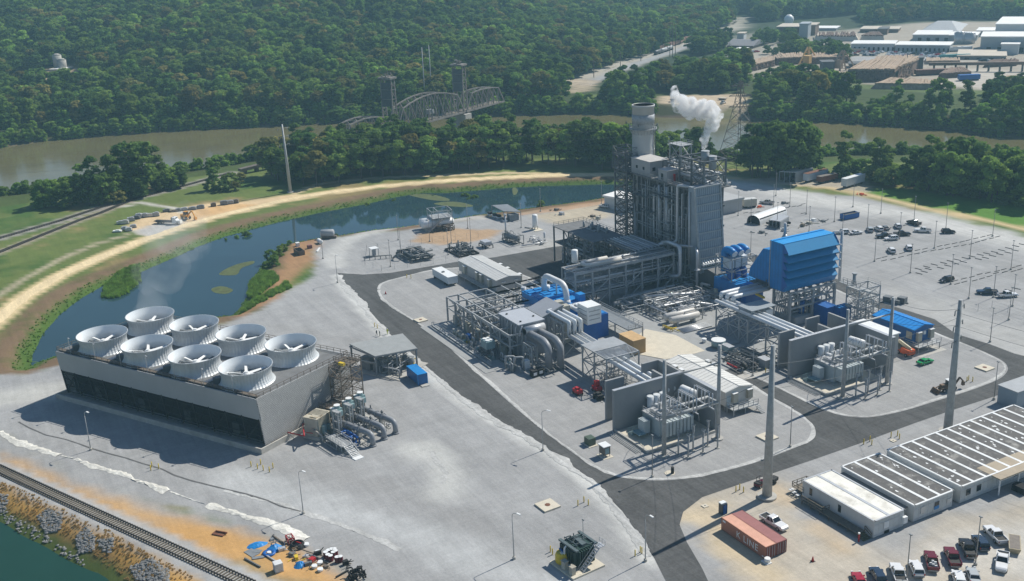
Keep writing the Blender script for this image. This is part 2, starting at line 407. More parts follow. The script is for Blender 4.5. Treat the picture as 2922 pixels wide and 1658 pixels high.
patch([(1900,1240),(2300,1250),(2900,1500),(2300,1480)],(.22,.19,.10),1.5,2.5,.6,Q5)
patch([(-700,250),(0,560),(400,720),(700,880),(1000,1010),(1300,1180),(1600,1330),(1800,1456),(1900,1600),(800,1600),(300,1200),(0,900),(-700,600)],(.42,.25,.075),1.5,1.6,1.,Q5)
gd=sdf(XY,np.array(PQ(Q5,[(-700,330),(0,680),(400,860),(800,1050),(1100,1230),(1400,1400),(1600,1600),(800,1600),(300,1200),(0,900),(-700,600)])))
lay(sm(-gd-n1*2.2,-1,1)*.9,(.17,.115,.06));lay(sm(-gd,-1,1)*sm(-dc,-3.5,-1.5),(.085,.115,.03))
strip([(850,690),(880,735),(975,845),(1080,935),(1160,1000),(1380,1135),(1480,1205),(1560,1290),(1600,1345),(1635,1400)],2.2,(.56,.56,.53),1.6,1.2,k=.85)
strip([(600,1195),(700,1240),(800,1270),(1000,1330),(1200,1400),(1400,1470)],4.5,(.47,.48,.475),3.5,4.,k=.6)
strip([(1060,1125),(1105,1150),(1120,1190),(1110,1240)],4.,(.50,.50,.47),3.,3.,k=.75)
strip([(170,975),(60,990),(0,1000)],6,(.46,.455,.42),3.,2.,k=.7)
strip([(845,665),(835,640),(870,600),(1000,560),(1200,545)],3.5,(.47,.465,.44),2.5,2.,k=.8)
strip([(1815,452),(2000,490),(2300,545),(2600,620)],8,(.50,.495,.47),5.,4.,k=.75)
strip([(1850,505),(2000,505),(2150,520)],5,(.48,.475,.45),4.,4.,k=.5)
for a in([(1820,640),(2000,590),(2250,545)],[(2190,690),(2350,790),(2566,860)],[(1900,600),(2200,560),(2500,640),(2566,690)],[(640,1150),(900,1200),(1200,1320)],[(700,820),(900,860),(1000,960)]):strip(a,3,(.265,.262,.255),3.,3.,k=.55)
patch([(2195,700),(2566,830),(2700,900),(2566,900),(2400,840),(2200,760)],(.44,.435,.41),6,8,.5)
patch([(1340,600),(1560,590),(1560,690),(1340,700)],(.42,.41,.38),4,5,.6)
patch([(1730,1270),(1800,1235),(1960,1215),(2100,1330),(2250,1360),(2600,1240),(2800,1250),(2800,1600),(2000,1600),(1900,1480),(1760,1350)],(.45,.395,.31),5,5,.75)
patch([(1740,1290),(1810,1270),(1900,1380),(2010,1456),(1900,1500),(1800,1380)],(.56,.455,.30),3,4,.8)
patch([(1950,1230),(2050,1290),(2180,1380),(2080,1400),(1990,1300)],(.52,.40,.26),3,4,.65)
patch([(2200,1400),(2566,1330),(2700,1400),(2300,1480)],(.50,.49,.46),4,6,.6)
patch([(1050,585),(1150,570),(1250,578),(1230,600),(1120,615),(1040,605)],(.40,.25,.12),1.5,2.5,.75)
patch([(730,590),(800,590),(790,650),(745,690),(700,745),(600,800),(580,790),(650,740),(690,690)],(.33,.19,.10),1.5,2.,.85)
patch([(1540,505),(1450,520),(1330,540),(1400,560),(1520,545)],(.46,.385,.26),3,3.,.7)
patch([(1240,545),(1420,515),(1540,500),(1540,507),(1400,530)],(.42,.25,.13),1.,1.,.7)
ROADW=[(-120,880),(-40,830),(0,797),(60,745),(150,690),(250,645),(350,605),(450,570),(550,540),(650,517),(720,500),(820,483),(950,467),(1100,454),(1250,445),(1400,439),(1545,437),(1700,437)]
strip(ROADW,4.0,(.60,.47,.27),.8,.5)
strip([(735,487),(760,475),(800,462),(900,449),(1000,443),(1100,440),(1280,433),(1420,436)],2.0,(.52,.42,.25),.8,.6)
strip([(1815,445),(1950,458),(2100,472),(2170,488),(2300,518),(2450,548),(2566,572),(2800,620)],2.6,(.50,.39,.22),.8,.5)
patch([(310,572),(345,548),(400,533),(520,507),(590,507),(680,493),(735,487),(720,506),(640,522),(540,548),(440,577),(370,590)],(.56,.42,.25),1.5,1.5)
patch([(480,520),(590,508),(650,512),(560,535),(480,548)],(.55,.33,.14),2,2.,.7)
patch([(330,580),(400,556),(470,548),(450,575),(380,592)],(.40,.40,.39),1.5,1.5,.9)
strip([(-40,765),(0,738),(60,700),(150,650),(240,612),(320,588)],1.5,(.34,.30,.20),.8,.6)
strip([(300,520),(350,508),(430,520),(470,535)],1.6,(.45,.43,.38),.8,.4)
RAIL1=[(-80,618),(-10,600),(60,580),(150,554),(250,521),(340,498),(430,475),(520,450),(580,433)]
RAIL2=[(-80,660),(0,632),(60,608),(130,580),(200,552),(250,535),(300,514),(345,497)]
strip(RAIL1,3.6,(.27,.25,.22),.8,.5);strip(RAIL2,2.6,(.30,.255,.20),.8,.6)
strip([(-40,1160),(0,1176),(300,1310),(640,1462),(760,1520)],2.6,(.37,.37,.36),.6,.4)
patch([(1650,240),(1760,238),(1870,236),(1880,262),(1835,292),(1800,295),(1780,268),(1650,258)],(.46,.37,.26),3,2.)
patch([(1780,270),(1850,262),(1840,278),(1790,285)],(.13,.14,.05),2,2.,.8)
strip([(1420,210),(1500,185),(1600,152),(1700,118),(1760,92),(1830,72),(1860,45)],13,(.36,.33,.28),4.,4.)
strip([(1470,215),(1560,172),(1700,125),(1760,98)],5,(.30,.30,.30),2.,2.)
patch([(1760,150),(1870,130),(1900,115),(2000,100),(2130,75),(2300,60),(2700,50),(2900,210),(2566,226),(2300,218),(2080,205),(1960,200),(1880,190),(1800,180)],(.35,.31,.255),12,10,.95)
patch([(1780,105),(1900,80),(2100,70),(2140,120),(1900,130)],(.27,.25,.21),10,12,.8)
patch([(2120,142),(2350,140),(2430,160),(2140,160)],(.33,.34,.35),6,5,.8)
patch([(2330,205),(2420,170),(2700,190),(2700,240),(2450,222)],(.47,.43,.37),8,8,.8)
patch([(2070,205),(2300,222),(2566,232),(2566,245),(2200,226),(2060,216)],(.11,.15,.05),5,4,.8)
patch([(1420,200),(1500,205),(1480,230),(1420,235)],(.42,.34,.24),5,5,.8)
patch([(1450,240),(1560,232),(1570,262),(1460,265)],(.12,.16,.045),5,5,.8)
hp=sdf(XY,np.array([t[:2]for t in TP([(x*K,y*K)for x,y in((20,196),(100,182),(185,166),(212,190),(110,208),(30,210))])]))+5*n1;lay(sm(-hp,-8,6),(.46,.34,.22))
hp=sdf(XY,np.array([t[:2]for t in TP([(x*K,y*K)for x,y in((972,60),(1010,52),(1004,62),(982,76))])]));lay(sm(-hp,-5,5),(.46,.34,.22))
patch([(1830,452),(1950,445),(2030,438),(2170,452),(2180,482),(2100,472),(1950,462)],(.36,.32,.26),2,3,.85)
colr*=(1+.06*n1+.05*n3)[:,None]
nx_,ny_=len(gx),len(gy)
idx=np.arange(nx_*ny_).reshape(nx_,ny_)
fa=np.stack([idx[:-1,:-1],idx[1:,:-1],idx[1:,1:],idx[:-1,1:]],-1).reshape(-1,4)
me=bpy.data.meshes.new('ground');me.vertices.add(len(XY));me.vertices.foreach_set('co',np.column_stack([XY,Hh]).astype(np.float32).ravel())
me.loops.add(fa.size);me.loops.foreach_set('vertex_index',fa.astype(np.int32).ravel());me.polygons.add(len(fa));me.polygons.foreach_set('loop_start',np.arange(0,fa.size,4,dtype=np.int32));me.update()
me.polygons.foreach_set('use_smooth',np.ones(len(fa),bool))
at=me.color_attributes.new('albedo','FLOAT_COLOR','POINT')
at.data.foreach_set('color',np.column_stack([np.clip(colr,.005,.8),np.ones(len(XY))]).astype(np.float32).ravel())
ground=bpy.data.objects.new('ground',me);col.objects.link(ground);ground['kind']='structure'
def ground_mat(name,base=None,k=1.):
 m=M(name,(.3,.3,.3),.95,0,.09,.22,spec=.15);n=m.node_tree;L=n.links.new;b=n.nodes['Principled BSDF']
 mx=[q for q in n.nodes if q.type=='MIX'][0]
 if base is None:
  a=n.nodes.new('ShaderNodeVertexColor');a.layer_name='albedo';L(a.outputs[0],mx.inputs[6])
 else:mx.inputs[6].default_value=(*base,1)
 tc=n.nodes.new('ShaderNodeTexCoord')
 def nz(scale,det=6,stretch=None):
  t=n.nodes.new('ShaderNodeTexNoise');t.inputs['Scale'].default_value=scale;t.inputs['Detail'].default_value=det;t.inputs['Roughness'].default_value=.7
  if stretch:
   mp=n.nodes.new('ShaderNodeMapping');mp.inputs['Scale'].default_value=stretch;mp.inputs['Rotation'].default_value=(0,0,.5);L(tc.outputs['Object'],mp.inputs[0]);L(mp.outputs[0],t.inputs['Vector'])
  else:L(tc.outputs['Object'],t.inputs['Vector'])
  return t.outputs['Fac']
 out=mx.outputs[2]
 for s,lo,hi,st in((.05,.93,1.07,None),(1.6,.93,1.07,None),(.1,.93,1.08,(.3,3.,1)),(.35,.93,1.06,(.12,2.4,1.)),(.3,.95,1.05,(3.,.15,1.))):
  r=n.nodes.new('ShaderNodeMapRange');r.inputs[1].default_value=.32;r.inputs[2].default_value=.68;r.inputs[3].default_value=1-(1-lo)*k;r.inputs[4].default_value=1+(hi-1)*k;L(nz(s,6,st),r.inputs[0])
  m2=n.nodes.new('ShaderNodeMix');m2.data_type='RGBA';m2.blend_type='MULTIPLY';m2.inputs[0].default_value=1;L(out,m2.inputs[6]);L(r.outputs[0],m2.inputs[7]);out=m2.outputs[2]
 L(out,b.inputs['Base Color'])
 bp=n.nodes.new('ShaderNodeBump');bp.inputs['Strength'].default_value=.35;bp.inputs['Distance'].default_value=.25;L(nz(1.1),bp.inputs['Height']);L(bp.outputs[0],b.inputs['Normal'])
 return m
me.materials.append(ground_mat('ground_cover'))
# ---- water
def water_mat(name,base,rough,wave,spec=.5):
 m=M(name,base,rough,0,.15,.03,spec=spec);n=m.node_tree;L=n.links.new;b=n.nodes['Principled BSDF'];b.inputs['IOR'].default_value=1.33
 tc=n.nodes.new('ShaderNodeTexCoord');t=n.nodes.new('ShaderNodeTexNoise');t.inputs['Scale'].default_value=wave;t.inputs['Detail'].default_value=3;L(tc.outputs['Object'],t.inputs['Vector'])
 bp=n.nodes.new('ShaderNodeBump');bp.inputs['Strength'].default_value=.05;bp.inputs['Distance'].default_value=.1;L(t.outputs['Fac'],bp.inputs['Height']);L(bp.outputs[0],b.inputs['Normal'])
 return m
for nm,poly,z,mt in(('river_water',RIVER,RIVER_Z,water_mat('river_water',(.135,.12,.055),.14,.12,.45)),('pond_water',POND,POND_Z,water_mat('pond_water',(.022,.05,.062),.05,.5,.5)),('canal_water',CANAL,CANAL_Z,water_mat('canal_water',(.013,.05,.036),.12,.8,.3))):
 c=poly.mean(0);ar=sum(poly[i][0]*poly[(i+1)%len(poly)][1]-poly[(i+1)%len(poly)][0]*poly[i][1]for i in range(len(poly)))
 n=len(poly);out=[]
 for i in range(n):
  t=poly[(i+1)%n]-poly[i-1];t=t/np.hypot(*t);nn=np.array([t[1],-t[0]])*(1 if ar>0 else-1);out.append(poly[i]+nn*5.)
 struct(nm,MB().prism([tuple(p)for p in out],None,z),mt)
 # ---- asphalt ring road and the gravel islands inside it
ASPH=ground_mat('asphalt',(.088,.089,.088),2.2)
GRAVM=ground_mat('island_gravel',(.30,.298,.292),1.)
OUT=[(845,684),(870,715),(975,835),(1080,928),(1160,995),(1270,1065),(1380,1130),(1480,1200),(1560,1282),(1600,1340),(1640,1400),(1685,1490),(1790,1490),(1760,1425),(1722,1360),(1703,1315),(1712,1283),(1760,1246),(1850,1215),(2033,1154),(2164,1108),(2288,1062),(2383,1029),(2484,996),(2547,974),(2620,955),(2620,905),(2542,886),(2479,862),(2396,837),(2342,800),(2190,752),(2100,700),(1900,640),(1560,600),(1385,619),(1237,645),(1151,655),(1050,672),(977,684),(910,688)]
rd=MB().prism([D(*p)[:2]for p in OUT],None,.02);struct('ring_road',rd,ASPH)
def smooth_poly(L,it=2):
 for _ in range(it):
  o=[]
  for a,b in zip(L,L[1:]+L[:1]):o+=[(a[0]*.78+b[0]*.22,a[1]*.78+b[1]*.22),(a[0]*.22+b[0]*.78,a[1]*.22+b[1]*.78)]
  L=o
 return L
IA=[(945,730),(950,712),(971,703),(1022,690),(1085,674),(1200,668),(1330,690),(1375,740),(1500,790),(1700,858),(1744,886),(1800,925),(1863,951),(1913,983),(1973,1018),(2017,1046),(2039,1065),(2044,1087),(2033,1106),(2000,1119),(1937,1144),(1870,1167),(1750,1197),(1650,1206),(1560,1199),(1500,1180),(1400,1110),(1300,1030),(1200,940),(1080,830),(960,757)]
IB=[(1880,941),(1959,977),(2052,1024),(2110,1043),(2178,1048),(2260,1032),(2356,1002),(2438,977),(2507,950),(2528,928),(2520,908),(2479,887),(2425,864),(2373,845),(2345,833),(2200,775),(2100,725),(1900,655),(1560,615),(1440,640),(1400,690),(1520,780),(1720,858),(1800,905)]
for i,I in enumerate((IA,IB)):struct('gravel_island',MB().prism([D(*p)[:2]for p in smooth_poly(I)],None,.024+.004*i),GRAVM)
def ribbon(name,pts,wd,z,mat,jag=.3,hump=0.,seed=1,kind='structure',lab=None):
 rr=random.Random(seed);P=[Vector((p[0],p[1],0))for p in pts];vs=[];wv=[1.,1.]
 for a,b in zip(P,P[1:]):
  n=max(1,int((b-a).length/.7));t=(b-a).normalized();nn=Vector((-t.y,t.x,0))
  for i in range(n):
   c=a+(b-a)*i/n;wv=[max(.15,min(2.2,1+(q-1)*.86+jag*rr.uniform(-.5,.5)))for q in wv];wl,wr=wd*wv[0]/2,wd*wv[1]/2;vs+=[c-nn*wl+Vector((0,0,z)),c+nn*rr.uniform(-.2,.2)*wd+Vector((0,0,z+hump*rr.uniform(.4,1))),c+nn*wr+Vector((0,0,z))]
 m=len(vs)//3;o=struct(name,MB().add(vs,[q for i in range(m-1)for q in((i*3,i*3+3,i*3+4,i*3+1),(i*3+1,i*3+4,i*3+5,i*3+2))]),mat,kind)
 if lab:o['label']=lab
LIME=ground_mat('lime_spoil',(.60,.585,.53),2.);DUST=ground_mat('gravel_dust',(.43,.43,.415),2.2);SEAM=ground_mat('silt_fence_seam',(.12,.12,.118),1.)
for i,L in enumerate(([(0,90),(120,160),(260,220),(420,270),(560,312)],[(690,340),(800,380),(950,430),(1100,470),(1250,540),(1400,590),(1560,640)],[(1900,762),(2050,800),(2200,850),(2350,900),(2566,970),(2700,1040),(2820,1090)])):ribbon('lime_ridge',[Q5(*p)for p in L],1.7,.04,LIME,.75,.22,3+i)
ribbon('lime_ridge',[Q5(*p)for p in((1560,640),(1720,700),(1900,762))],.5,.04,LIME,.9,.1,9)
ribbon('lime_ridge',[Q5(*p)for p in((560,312),(690,340))],.6,.04,LIME,.9,.1,8)
ribbon('gravel_seam',[Q5(*p)for p in((170,0),(260,50),(420,120),(600,160),(720,200),(830,240),(1000,290),(1150,330),(1300,380),(1480,430),(1600,490),(1760,540),(2000,600),(2250,660),(2450,720),(2566,770),(2780,828))],.42,.035,SEAM,.25,.03,4)
ribbon('road_shoulder',[D(*p)for p in((848,690),(866,722),(920,780),(975,843),(1080,934),(1160,1000),(1270,1071),(1380,1136),(1480,1206),(1555,1284),(1597,1342),(1632,1400))],2.0,.045,DUST,.7,.05,5)
for k,I in enumerate((IA,IB)):
 c=sum((D(*p)for p in I),Vector())/len(I);P=[D(*p)for p in smooth_poly(I)];P=[p+(c-p).normalized()*.55 for p in P];ribbon('island_shoulder',[p for p in P]+[P[0]],.9,.05,DUST,.5,.04,6+k)
ribbon('dirt_road_lane',[D(*p)for p in ROADW],4.6,.05,ground_mat('sand_lane',(.66,.53,.32),1.6),.22,.05,11)
for i,L in enumerate(([(1420,470),(1500,520),(1640,640),(1700,720)],[(560,1230),(700,1262),(860,1320),(1010,1380)],[(1085,1130),(1100,1160),(1118,1185),(1112,1215)])):ribbon('tyre_track',[D(*p)for p in L],1.2,.03,DUST,.9,.0,20+i)if i else None
sl=MB();sl.box(-270.5,-229,113.6,160,.0,.12);sl.box(-247,-196,160.2,200,.0,.1)
struct('plant_slab',sl,CONCG)
sl=MB();sl.prism(PQ(QT,[(450,215),(700,0),(1000,60),(1290,215),(1180,245),(900,300)]),0,.14);struct('work_apron',sl,CREAM)
sl=MB();sl.prism(PQ(QT,[(1600,460),(1850,390),(1960,440),(1680,500)]),0,.05);struct('crossing_path',sl,CONC)
# ---- railway tracks: sleepers and rails
def track(name,pts,z0,gauge=1.5,sleeper=.62,sl_len=2.6,rw=.09):
 b=MB();s=MB()
 P=[Vector((p[0],p[1],0))for p in pts];acc=0
 for a,c in zip(P,P[1:]):
  d=(c-a);L=d.length;d.normalize();nn=Vector((-d.y,d.x,0))
  for k in(-1,1):b.bar(a+nn*k*gauge/2+Vector((0,0,z0+.28)),c+nn*k*gauge/2+Vector((0,0,z0+.28)),rw,.17)
  t=acc
  while t<L:q=a+d*t;s.obox(q,.24,sl_len,z0,z0+.2,math.atan2(d.y,d.x));t+=sleeper
  acc=t-L
 r=struct(name,s,WOOD);o=build('rail',b,RUSTR,r);return r
RUSTR=M('rail_steel',(.035,.03,.028),.5,.3,.2,2.)
f1=Q5(-400,255);f2=Q5(2300,1500)
track('railway_track',[(f1+(f2-f1)*i/14)for i in range(15)],.05,2.2,.8,3.0,.2)
track('railway_track',[D(*p)for p in RAIL1],.05,1.6,1.2,2.6,.16)
track('railway_track',[D(*p)for p in RAIL2],.05,1.6,1.2,2.6,.14)
# --- cooling tower
CT_O=Vector((-276.9,16.6,0));a_,b_=math.radians(30.7),math.radians(117.0)
EU=Vector((math.cos(a_),math.sin(a_),0));EV=Vector((math.cos(b_),math.sin(b_),0))
def CT(u,v,z):return CT_O+EU*u+EV*v+Vector((0,0,z))
CL,CW,CH=68.2,30.0,12.6
def brickpanel():
 m=M('louvred_end_panel',(.46,.46,.45),.6,0,.08,.5);n=m.node_tree;L=n.links.new;b=n.nodes['Principled BSDF']
 old=b.inputs['Base Color'].links[0].from_socket
 tc=n.nodes.new('ShaderNodeTexCoord');mp=n.nodes.new('ShaderNodeMapping');mp.inputs['Rotation'].default_value=(PI/2,0,-b_)
 sx=n.nodes.new('ShaderNodeVectorMath');sx.operation='DOT_PRODUCT';sx.inputs[1].default_value=EV;L(tc.outputs['Object'],sx.inputs[0])
 sp=n.nodes.new('ShaderNodeSeparateXYZ');L(tc.outputs['Object'],sp.inputs[0])
 cb=n.nodes.new('ShaderNodeCombineXYZ');L(sx.outputs['Value'],cb.inputs[0]);L(sp.outputs[2],cb.inputs[1])
 br=n.nodes.new('ShaderNodeTexBrick');br.inputs['Scale'].default_value=1.;br.inputs['Brick Width'].default_value=.5;br.inputs['Row Height'].default_value=.3;br.inputs['Mortar Size'].default_value=.06;br.inputs['Mortar Smooth'].default_value=.3
 br.inputs['Color1'].default_value=(1,1,1,1);br.inputs['Color2'].default_value=(.9,.9,.9,1);br.inputs['Mortar'].default_value=(.5,.5,.5,1);L(cb.outputs[0],br.inputs['Vector'])
 mx=n.nodes.new('ShaderNodeMix');mx.data_type='RGBA';mx.blend_type='MULTIPLY';mx.inputs[0].default_value=1;L(old,mx.inputs[6]);L(br.outputs[0],mx.inputs[7]);L(mx.outputs[2],b.inputs['Base Color'])
 bp=n.nodes.new('ShaderNodeBump');bp.inputs['Strength'].default_value=.6;bp.inputs['Distance'].default_value=.08;bp.invert=True;L(br.outputs['Fac'],bp.inputs['Height']);L(bp.outputs[0],b.inputs['Normal'])
 return m
FASC=M('fascia_sheet',(.36,.37,.375),.5,0,.06,.2,(.33,.34,.345))
DECKM=M('tower_deck',(.155,.158,.16),.85,0,.18,.5,(.12,.12,.12))
FANM=M('fan_stack_sheet',(.52,.545,.555),.4,.1,.14,.35,(.40,.425,.435),streak=.2)
FANIN=M('fan_stack_lining',(.70,.73,.74),.5,0,.06,.3)
ct=thing('cooling_tower','long grey eight-fan cooling tower with dark louvred sides beside the pond','cooling tower',CT_O)
m=MB(CT);m.box(-1.2,CL+1.2,-1.6,-1.2,0,1.3);m.box(CL+.8,CL+1.2,-1.2,CW+1.2,0,1.3);m.box(-1.2,CL+1.2,CW+.8,CW+1.2,0,1.3);m.box(-1.2,-.8,-1.2,CW+.8,0,1.3);m.box(-.8,CL+.8,-1.2,CW+.8,0,.25)
build('basin',m,CONC,ct)
m=MB(CT)
m.hexa([(0,.2,7.4),(CL,.2,7.4),(CL,.5,7.4),(0,.5,7.4),(0,-.35,CH+.1),(CL,-.35,CH+.1),(CL,0,CH+.1),(0,0,CH+.1)])
m.box(0,CL,CW-.3,CW,7.4,CH+.1);build('fascia',m,FASC,ct)
m=MB(CT)
for u0,u1 in((CL-.3,CL),(0,.3)):
 if u0==0:EWM=brickpanel();build('end_wall',m,EWM,ct);m=MB(CT)
 m.hexa([(u0,.9,.9),(u1,.9,.9),(u1,CW-.9,.9),(u0,CW-.9,.9),(u0,-.3,CH+.12),(u1,-.3,CH+.12),(u1,CW+.3,CH+.12),(u0,CW+.3,CH+.12)])
m.hexa([(CL-.02,.2,7.4),(CL+.5,.2,7.4),(CL+.5,.75,7.4),(CL-.02,.75,7.4),(CL-.02,.8,1.2),(CL+.5,.8,1.2),(CL+.5,1.35,1.2),(CL-.02,1.35,1.2)][:4][::-1]+[(CL-.02,-.3,CH),(CL+.25,-.3,CH),(CL+.25,.2,CH),(CL-.02,.2,CH)][::-1])
build('end_wall',m,EWM,ct)
m=MB(CT);m.box(.3,CL-.3,3.2,CW-3.2,.3,CH-.2);build('fill_pack',m,DARK,ct)
m=MB(CT)
for i in range(14):
 u=.4+i*(CL-.8)/13
 for v0,v1 in((.95,.25),(CW-.95,CW-.25)):m.bar((u,v0,1.0),(u,v1,7.6),.28)
 m.bar((u,.9,1.2),(u,3.1,4.4),.16)
for z in(1.4,3.1,4.9,6.6):
 for v in(.75-.07*(z-3),CW-.75+.07*(z-3)):m.bar((.2,v,z),(CL-.2,v,z),.2,.14)
for i in range(0,13,2):u=.4+i*(CL-.8)/13;m.bar((u,.8,1.2),(u+5.2,.5,7.2),.1);m.bar((u+5.2,.8,1.2),(u,.5,7.2),.1)
build('louvre_frame',m,M('black_frame',(.022,.022,.024),.8),ct)
WLM=M('worn_louvre',(.05,.06,.062),.8)
for i in(2,5,8,11):u=i*5.24;build('louvre_panel',MB(CT).hexa([(u,1.6,1.6),(u+2.2,1.6,1.6),(u+2.2,1.7,1.6),(u,1.7,1.6),(u+.3,1.3,4.6),(u+2.3,1.3,4.6),(u+2.3,1.4,4.6),(u+.3,1.4,4.6)]),WLM,ct)
m=MB(CT);m.box(.2,CL-.2,0,CW,CH-.2,CH);build('deck',m,DECKM,ct)
m=MB(CT);m.rail([(.2,.15,CH),(CL-.2,.15,CH),(CL-.2,CW-.2,CH),(.2,CW-.2,CH),(.2,.15,CH)],1.15,2.1,.09)
for v in(.9,):m.box(.3,CL-.3,v-.5,v+.3,CH+.35,CH+.45)
build('railing',m,BROWNST,ct)
m=MB(CT)
for k in range(3):
 u=17.6+k*16.4
 for dv in(0,.5,1.):m.tube([(u+dv,1.2,CH+.35),(u+dv,CW-1,CH+.35)],.16,6)
for k in range(7):u=5+k*9.3;m.bar((u,.4,CH),(u,.4,CH+4.2),.12);m.bar((u,.4,CH+4.2),(u+.5,.4,CH+4.1),.25)
build('deck_pipes',m,LAG,ct)
PROF=[(6.45,0),(6.15,.28),(5.85,.75),(5.66,1.35),(5.6,1.95),(5.7,2.6),(5.92,3.25),(6.2,3.8),(6.22,3.95)]
for r in range(2):
 for k in range(4):
  u,v=9.2+16.35*k-(1.1 if r else .0),7.0+r*15.6
  c=CT(u,v,CH)
  fs=build('fan_stack',MB().lathe(c,PROF,96,.09,False).lathe(c,[(6.22,3.95),(6.08,3.95)],96),FANM,ct)
  build('lining',MB().lathe(c,[(6.08,3.95),(5.8,3.2),(5.55,2.5),(5.45,1.9),(5.5,1.0),(5.6,.02)],64),FANIN,fs)
  fb_=MB();a0=.35+.5*k+r*1.3
  fb_.cyl(c,.75,c.z+1.5,c.z+2.1,14);fb_.cyl(c,.45,c.z+2.1,c.z+2.4,12)
  for j in range(6):
   t=a0+j*PI/3;d=Vector((math.cos(t),math.sin(t),0));nn=Vector((-d.y,d.x,0));z=Vector((0,0,1.75))
   fb_.hexa([c+z+d*.6-nn*.35-Vector((0,0,.18)),c+z+d*5.2-nn*.28-Vector((0,0,.06)),c+z+d*5.2+nn*.28+Vector((0,0,.02)),c+z+d*.6+nn*.35+Vector((0,0,.12)),c+z+d*.6-nn*.35-Vector((0,0,.1)),c+z+d*5.2-nn*.28,c+z+d*5.2+nn*.28+Vector((0,0,.08)),c+z+d*.6+nn*.35+Vector((0,0,.2))])
  build('fan',fb_,WHITE,fs)
  g=MB();d=Vector((math.cos(.2),math.sin(.2),0));g.bar(c-EV*5.4+Vector((0,0,1.2)),c+EV*5.4+Vector((0,0,1.2)),.35);g.bar(c-EU*5.4+Vector((0,0,1.2)),c+EU*5.4+Vector((0,0,1.2)),.35);g.box(c.x-.6,c.x+.6,c.y-.6,c.y+.6,c.z+.9,c.z+1.5)
  g.lathe(c,[(.05,.7),(5.5,.7)],24)
  build('fan_support',g,GREYD,fs)
  q=c-EU*5.0-EV*4.1;h=MB();h.obox(q,2.0,1.3,c.z+.05,c.z+1.5,a_+.9);h.obox(q+Vector((.3,.1,0)),1.2,1.6,c.z+1.5,c.z+1.7,a_+.9);build('access_hatch',h,STEELD,fs)
st=thing('stair_tower','rusty brown steel stair tower climbing the end wall of the cooling tower','stair tower',CT(CL+2,24,0))
m=MB();p=CT(CL+1.6,26.2,0)
def rotT(o,a):
 c,s=math.cos(a),math.sin(a);return lambda x,y,z:(o[0]+c*x-s*y,o[1]+s*x+c*y,o[2]+z)
ms=MB(rotT(p,b_-PI/2));ms.stairs(0,3.6,-5,2.2,0,12.9,2.6,.2)
ms.box(-1.8,3.6,-1.4,2.2,12.65,12.75);ms.rail([(-1.8,-1.4,12.8),(3.6,-1.4,12.8),(3.6,2.2,12.8),(-1.8,2.2,12.8)],1.1,1.8,.1)
build('stair_frame',ms,BROWNST,st)
ms=MB(rotT(p,b_-PI/2));ms.frame([.2,2.2,4.2],[-9.5,-7.2,-5],[0,1.6,3.2,4.6],.14,1);ms.box(.2,4.2,-9.5,-5,4.5,4.6);ms.rail([(.2,-9.5,4.6),(4.2,-9.5,4.6),(4.2,-5,4.6)],1.1,1.5,.07)
build('lower_landing',ms,BROWNST,st)
build('hand_gate',MB(rotT(p,b_-PI/2)).box(1.2,2.8,-3,-2.2,12.8,13.5),YELLOW,st)
# ---- circulating water pumps
def RC(o,a):return MB(rotT(o,a))
pa=math.atan2((Q8(1240,1240)-Q8(840,1000)).y,(Q8(1240,1240)-Q8(840,1000)).x)
pads=[(Q8(1205,1240),Q8(800,1080)),(Q8(1352,1150),Q8(950,985)),(Q8(1500,1075),Q8(1095,905))]
words=('nearest the railway','between its two twins','nearest the stair tower')
for i,(e,s)in enumerate(pads):
 a=a_+.02-PI/2*0;d=Vector((e.x-s.x,e.y-s.y,0));Lp=d.length;d.normalize();a=math.atan2(d.y,d.x)
 t=thing('water_pump','tall vertical pump with a grey bent discharge pipe, '+words[i],'pump',s,'pumps beside the cooling tower')
 m=RC(s,a);m.tube([(0,0,3.0),(Lp*.72,0,3.0),(Lp,0,3.0),(Lp,0,0)],.62,14,2.2);m.cyl((Lp,0),.85,0,.35,14)
 for x in(2.2,4.6,Lp*.62):m.tube([(x,0,3.0),(x+.25,0,3.0)],.85,14)
 build('discharge_pipe',m,PIPEG,t)
 m=RC(s,a);m.cyl((-1.2,0),.8,0,4.2,14);m.box(-2.1,-.3,-.9,.9,2.2,2.5);m.tube([(-1.2,0,3),(0,0,3)],.7,12);build('pump_column',m,PIPEG,t)
 m=RC(s,a);m.box(-2.2,-.2,-1,1,4.2,6.2);m.box(-.2,.5,-.6,.6,4.6,5.8);m.cyl((-1.0,.1),.7,6.2,6.9,14,.6);m.box(-2.4,-2.2,-.7,.7,4.7,5.9);build('motor',m,TEAL,t)
 m=RC(s,a);m.cyl((-1.0,.1),.75,6.9,7.0,14);m.box(-2.3,-.3,-1.05,-.4,6.2,6.3);build('motor_cap',m,WHITE,t)
 m=RC(s,a);m.frame([-.2,1.6],[-2.0,-1.2],[0,2,4,6.4],.3);m.box(-.4,1.8,-2.1,-1.1,6.3,6.5)
 for k in range(9):m.bar((-.1,-1.2,.6+k*.65),(1.5,-1.2,.6+k*.65),.1)
 build('ladder_frame',m,STEEL,t)
 m=RC(s,a);m.box(Lp*.4,Lp*.75,-1.0,1.0,0,.4);m.box(-2.6,1.2,-1.6,1.6,0,.5);m.box(Lp*.55,Lp*.6,-.7,.7,.4,2.4);build('pedestal',m,CONC,t)
 m=RC(s,a);m.mess(1.5,Lp*.8,-1.9,1.9,.3,2.2,9,.08,.2,rng);build('small_pipes',m,STEEL,t)
 m=RC(s,a);m.ball((Lp*.6,0,4.1),.35,8);m.cyl((Lp*.6,0),.1,3.6,4.6,6);m.cyl((2.3,.3),.16,3.6,4.5,6);build('valve',m,STEELD,t)
e=Q8(330,1060);a=pa
t=thing('equipment_house','beige ribbed equipment house at the foot of the cooling tower end wall','equipment house',e)
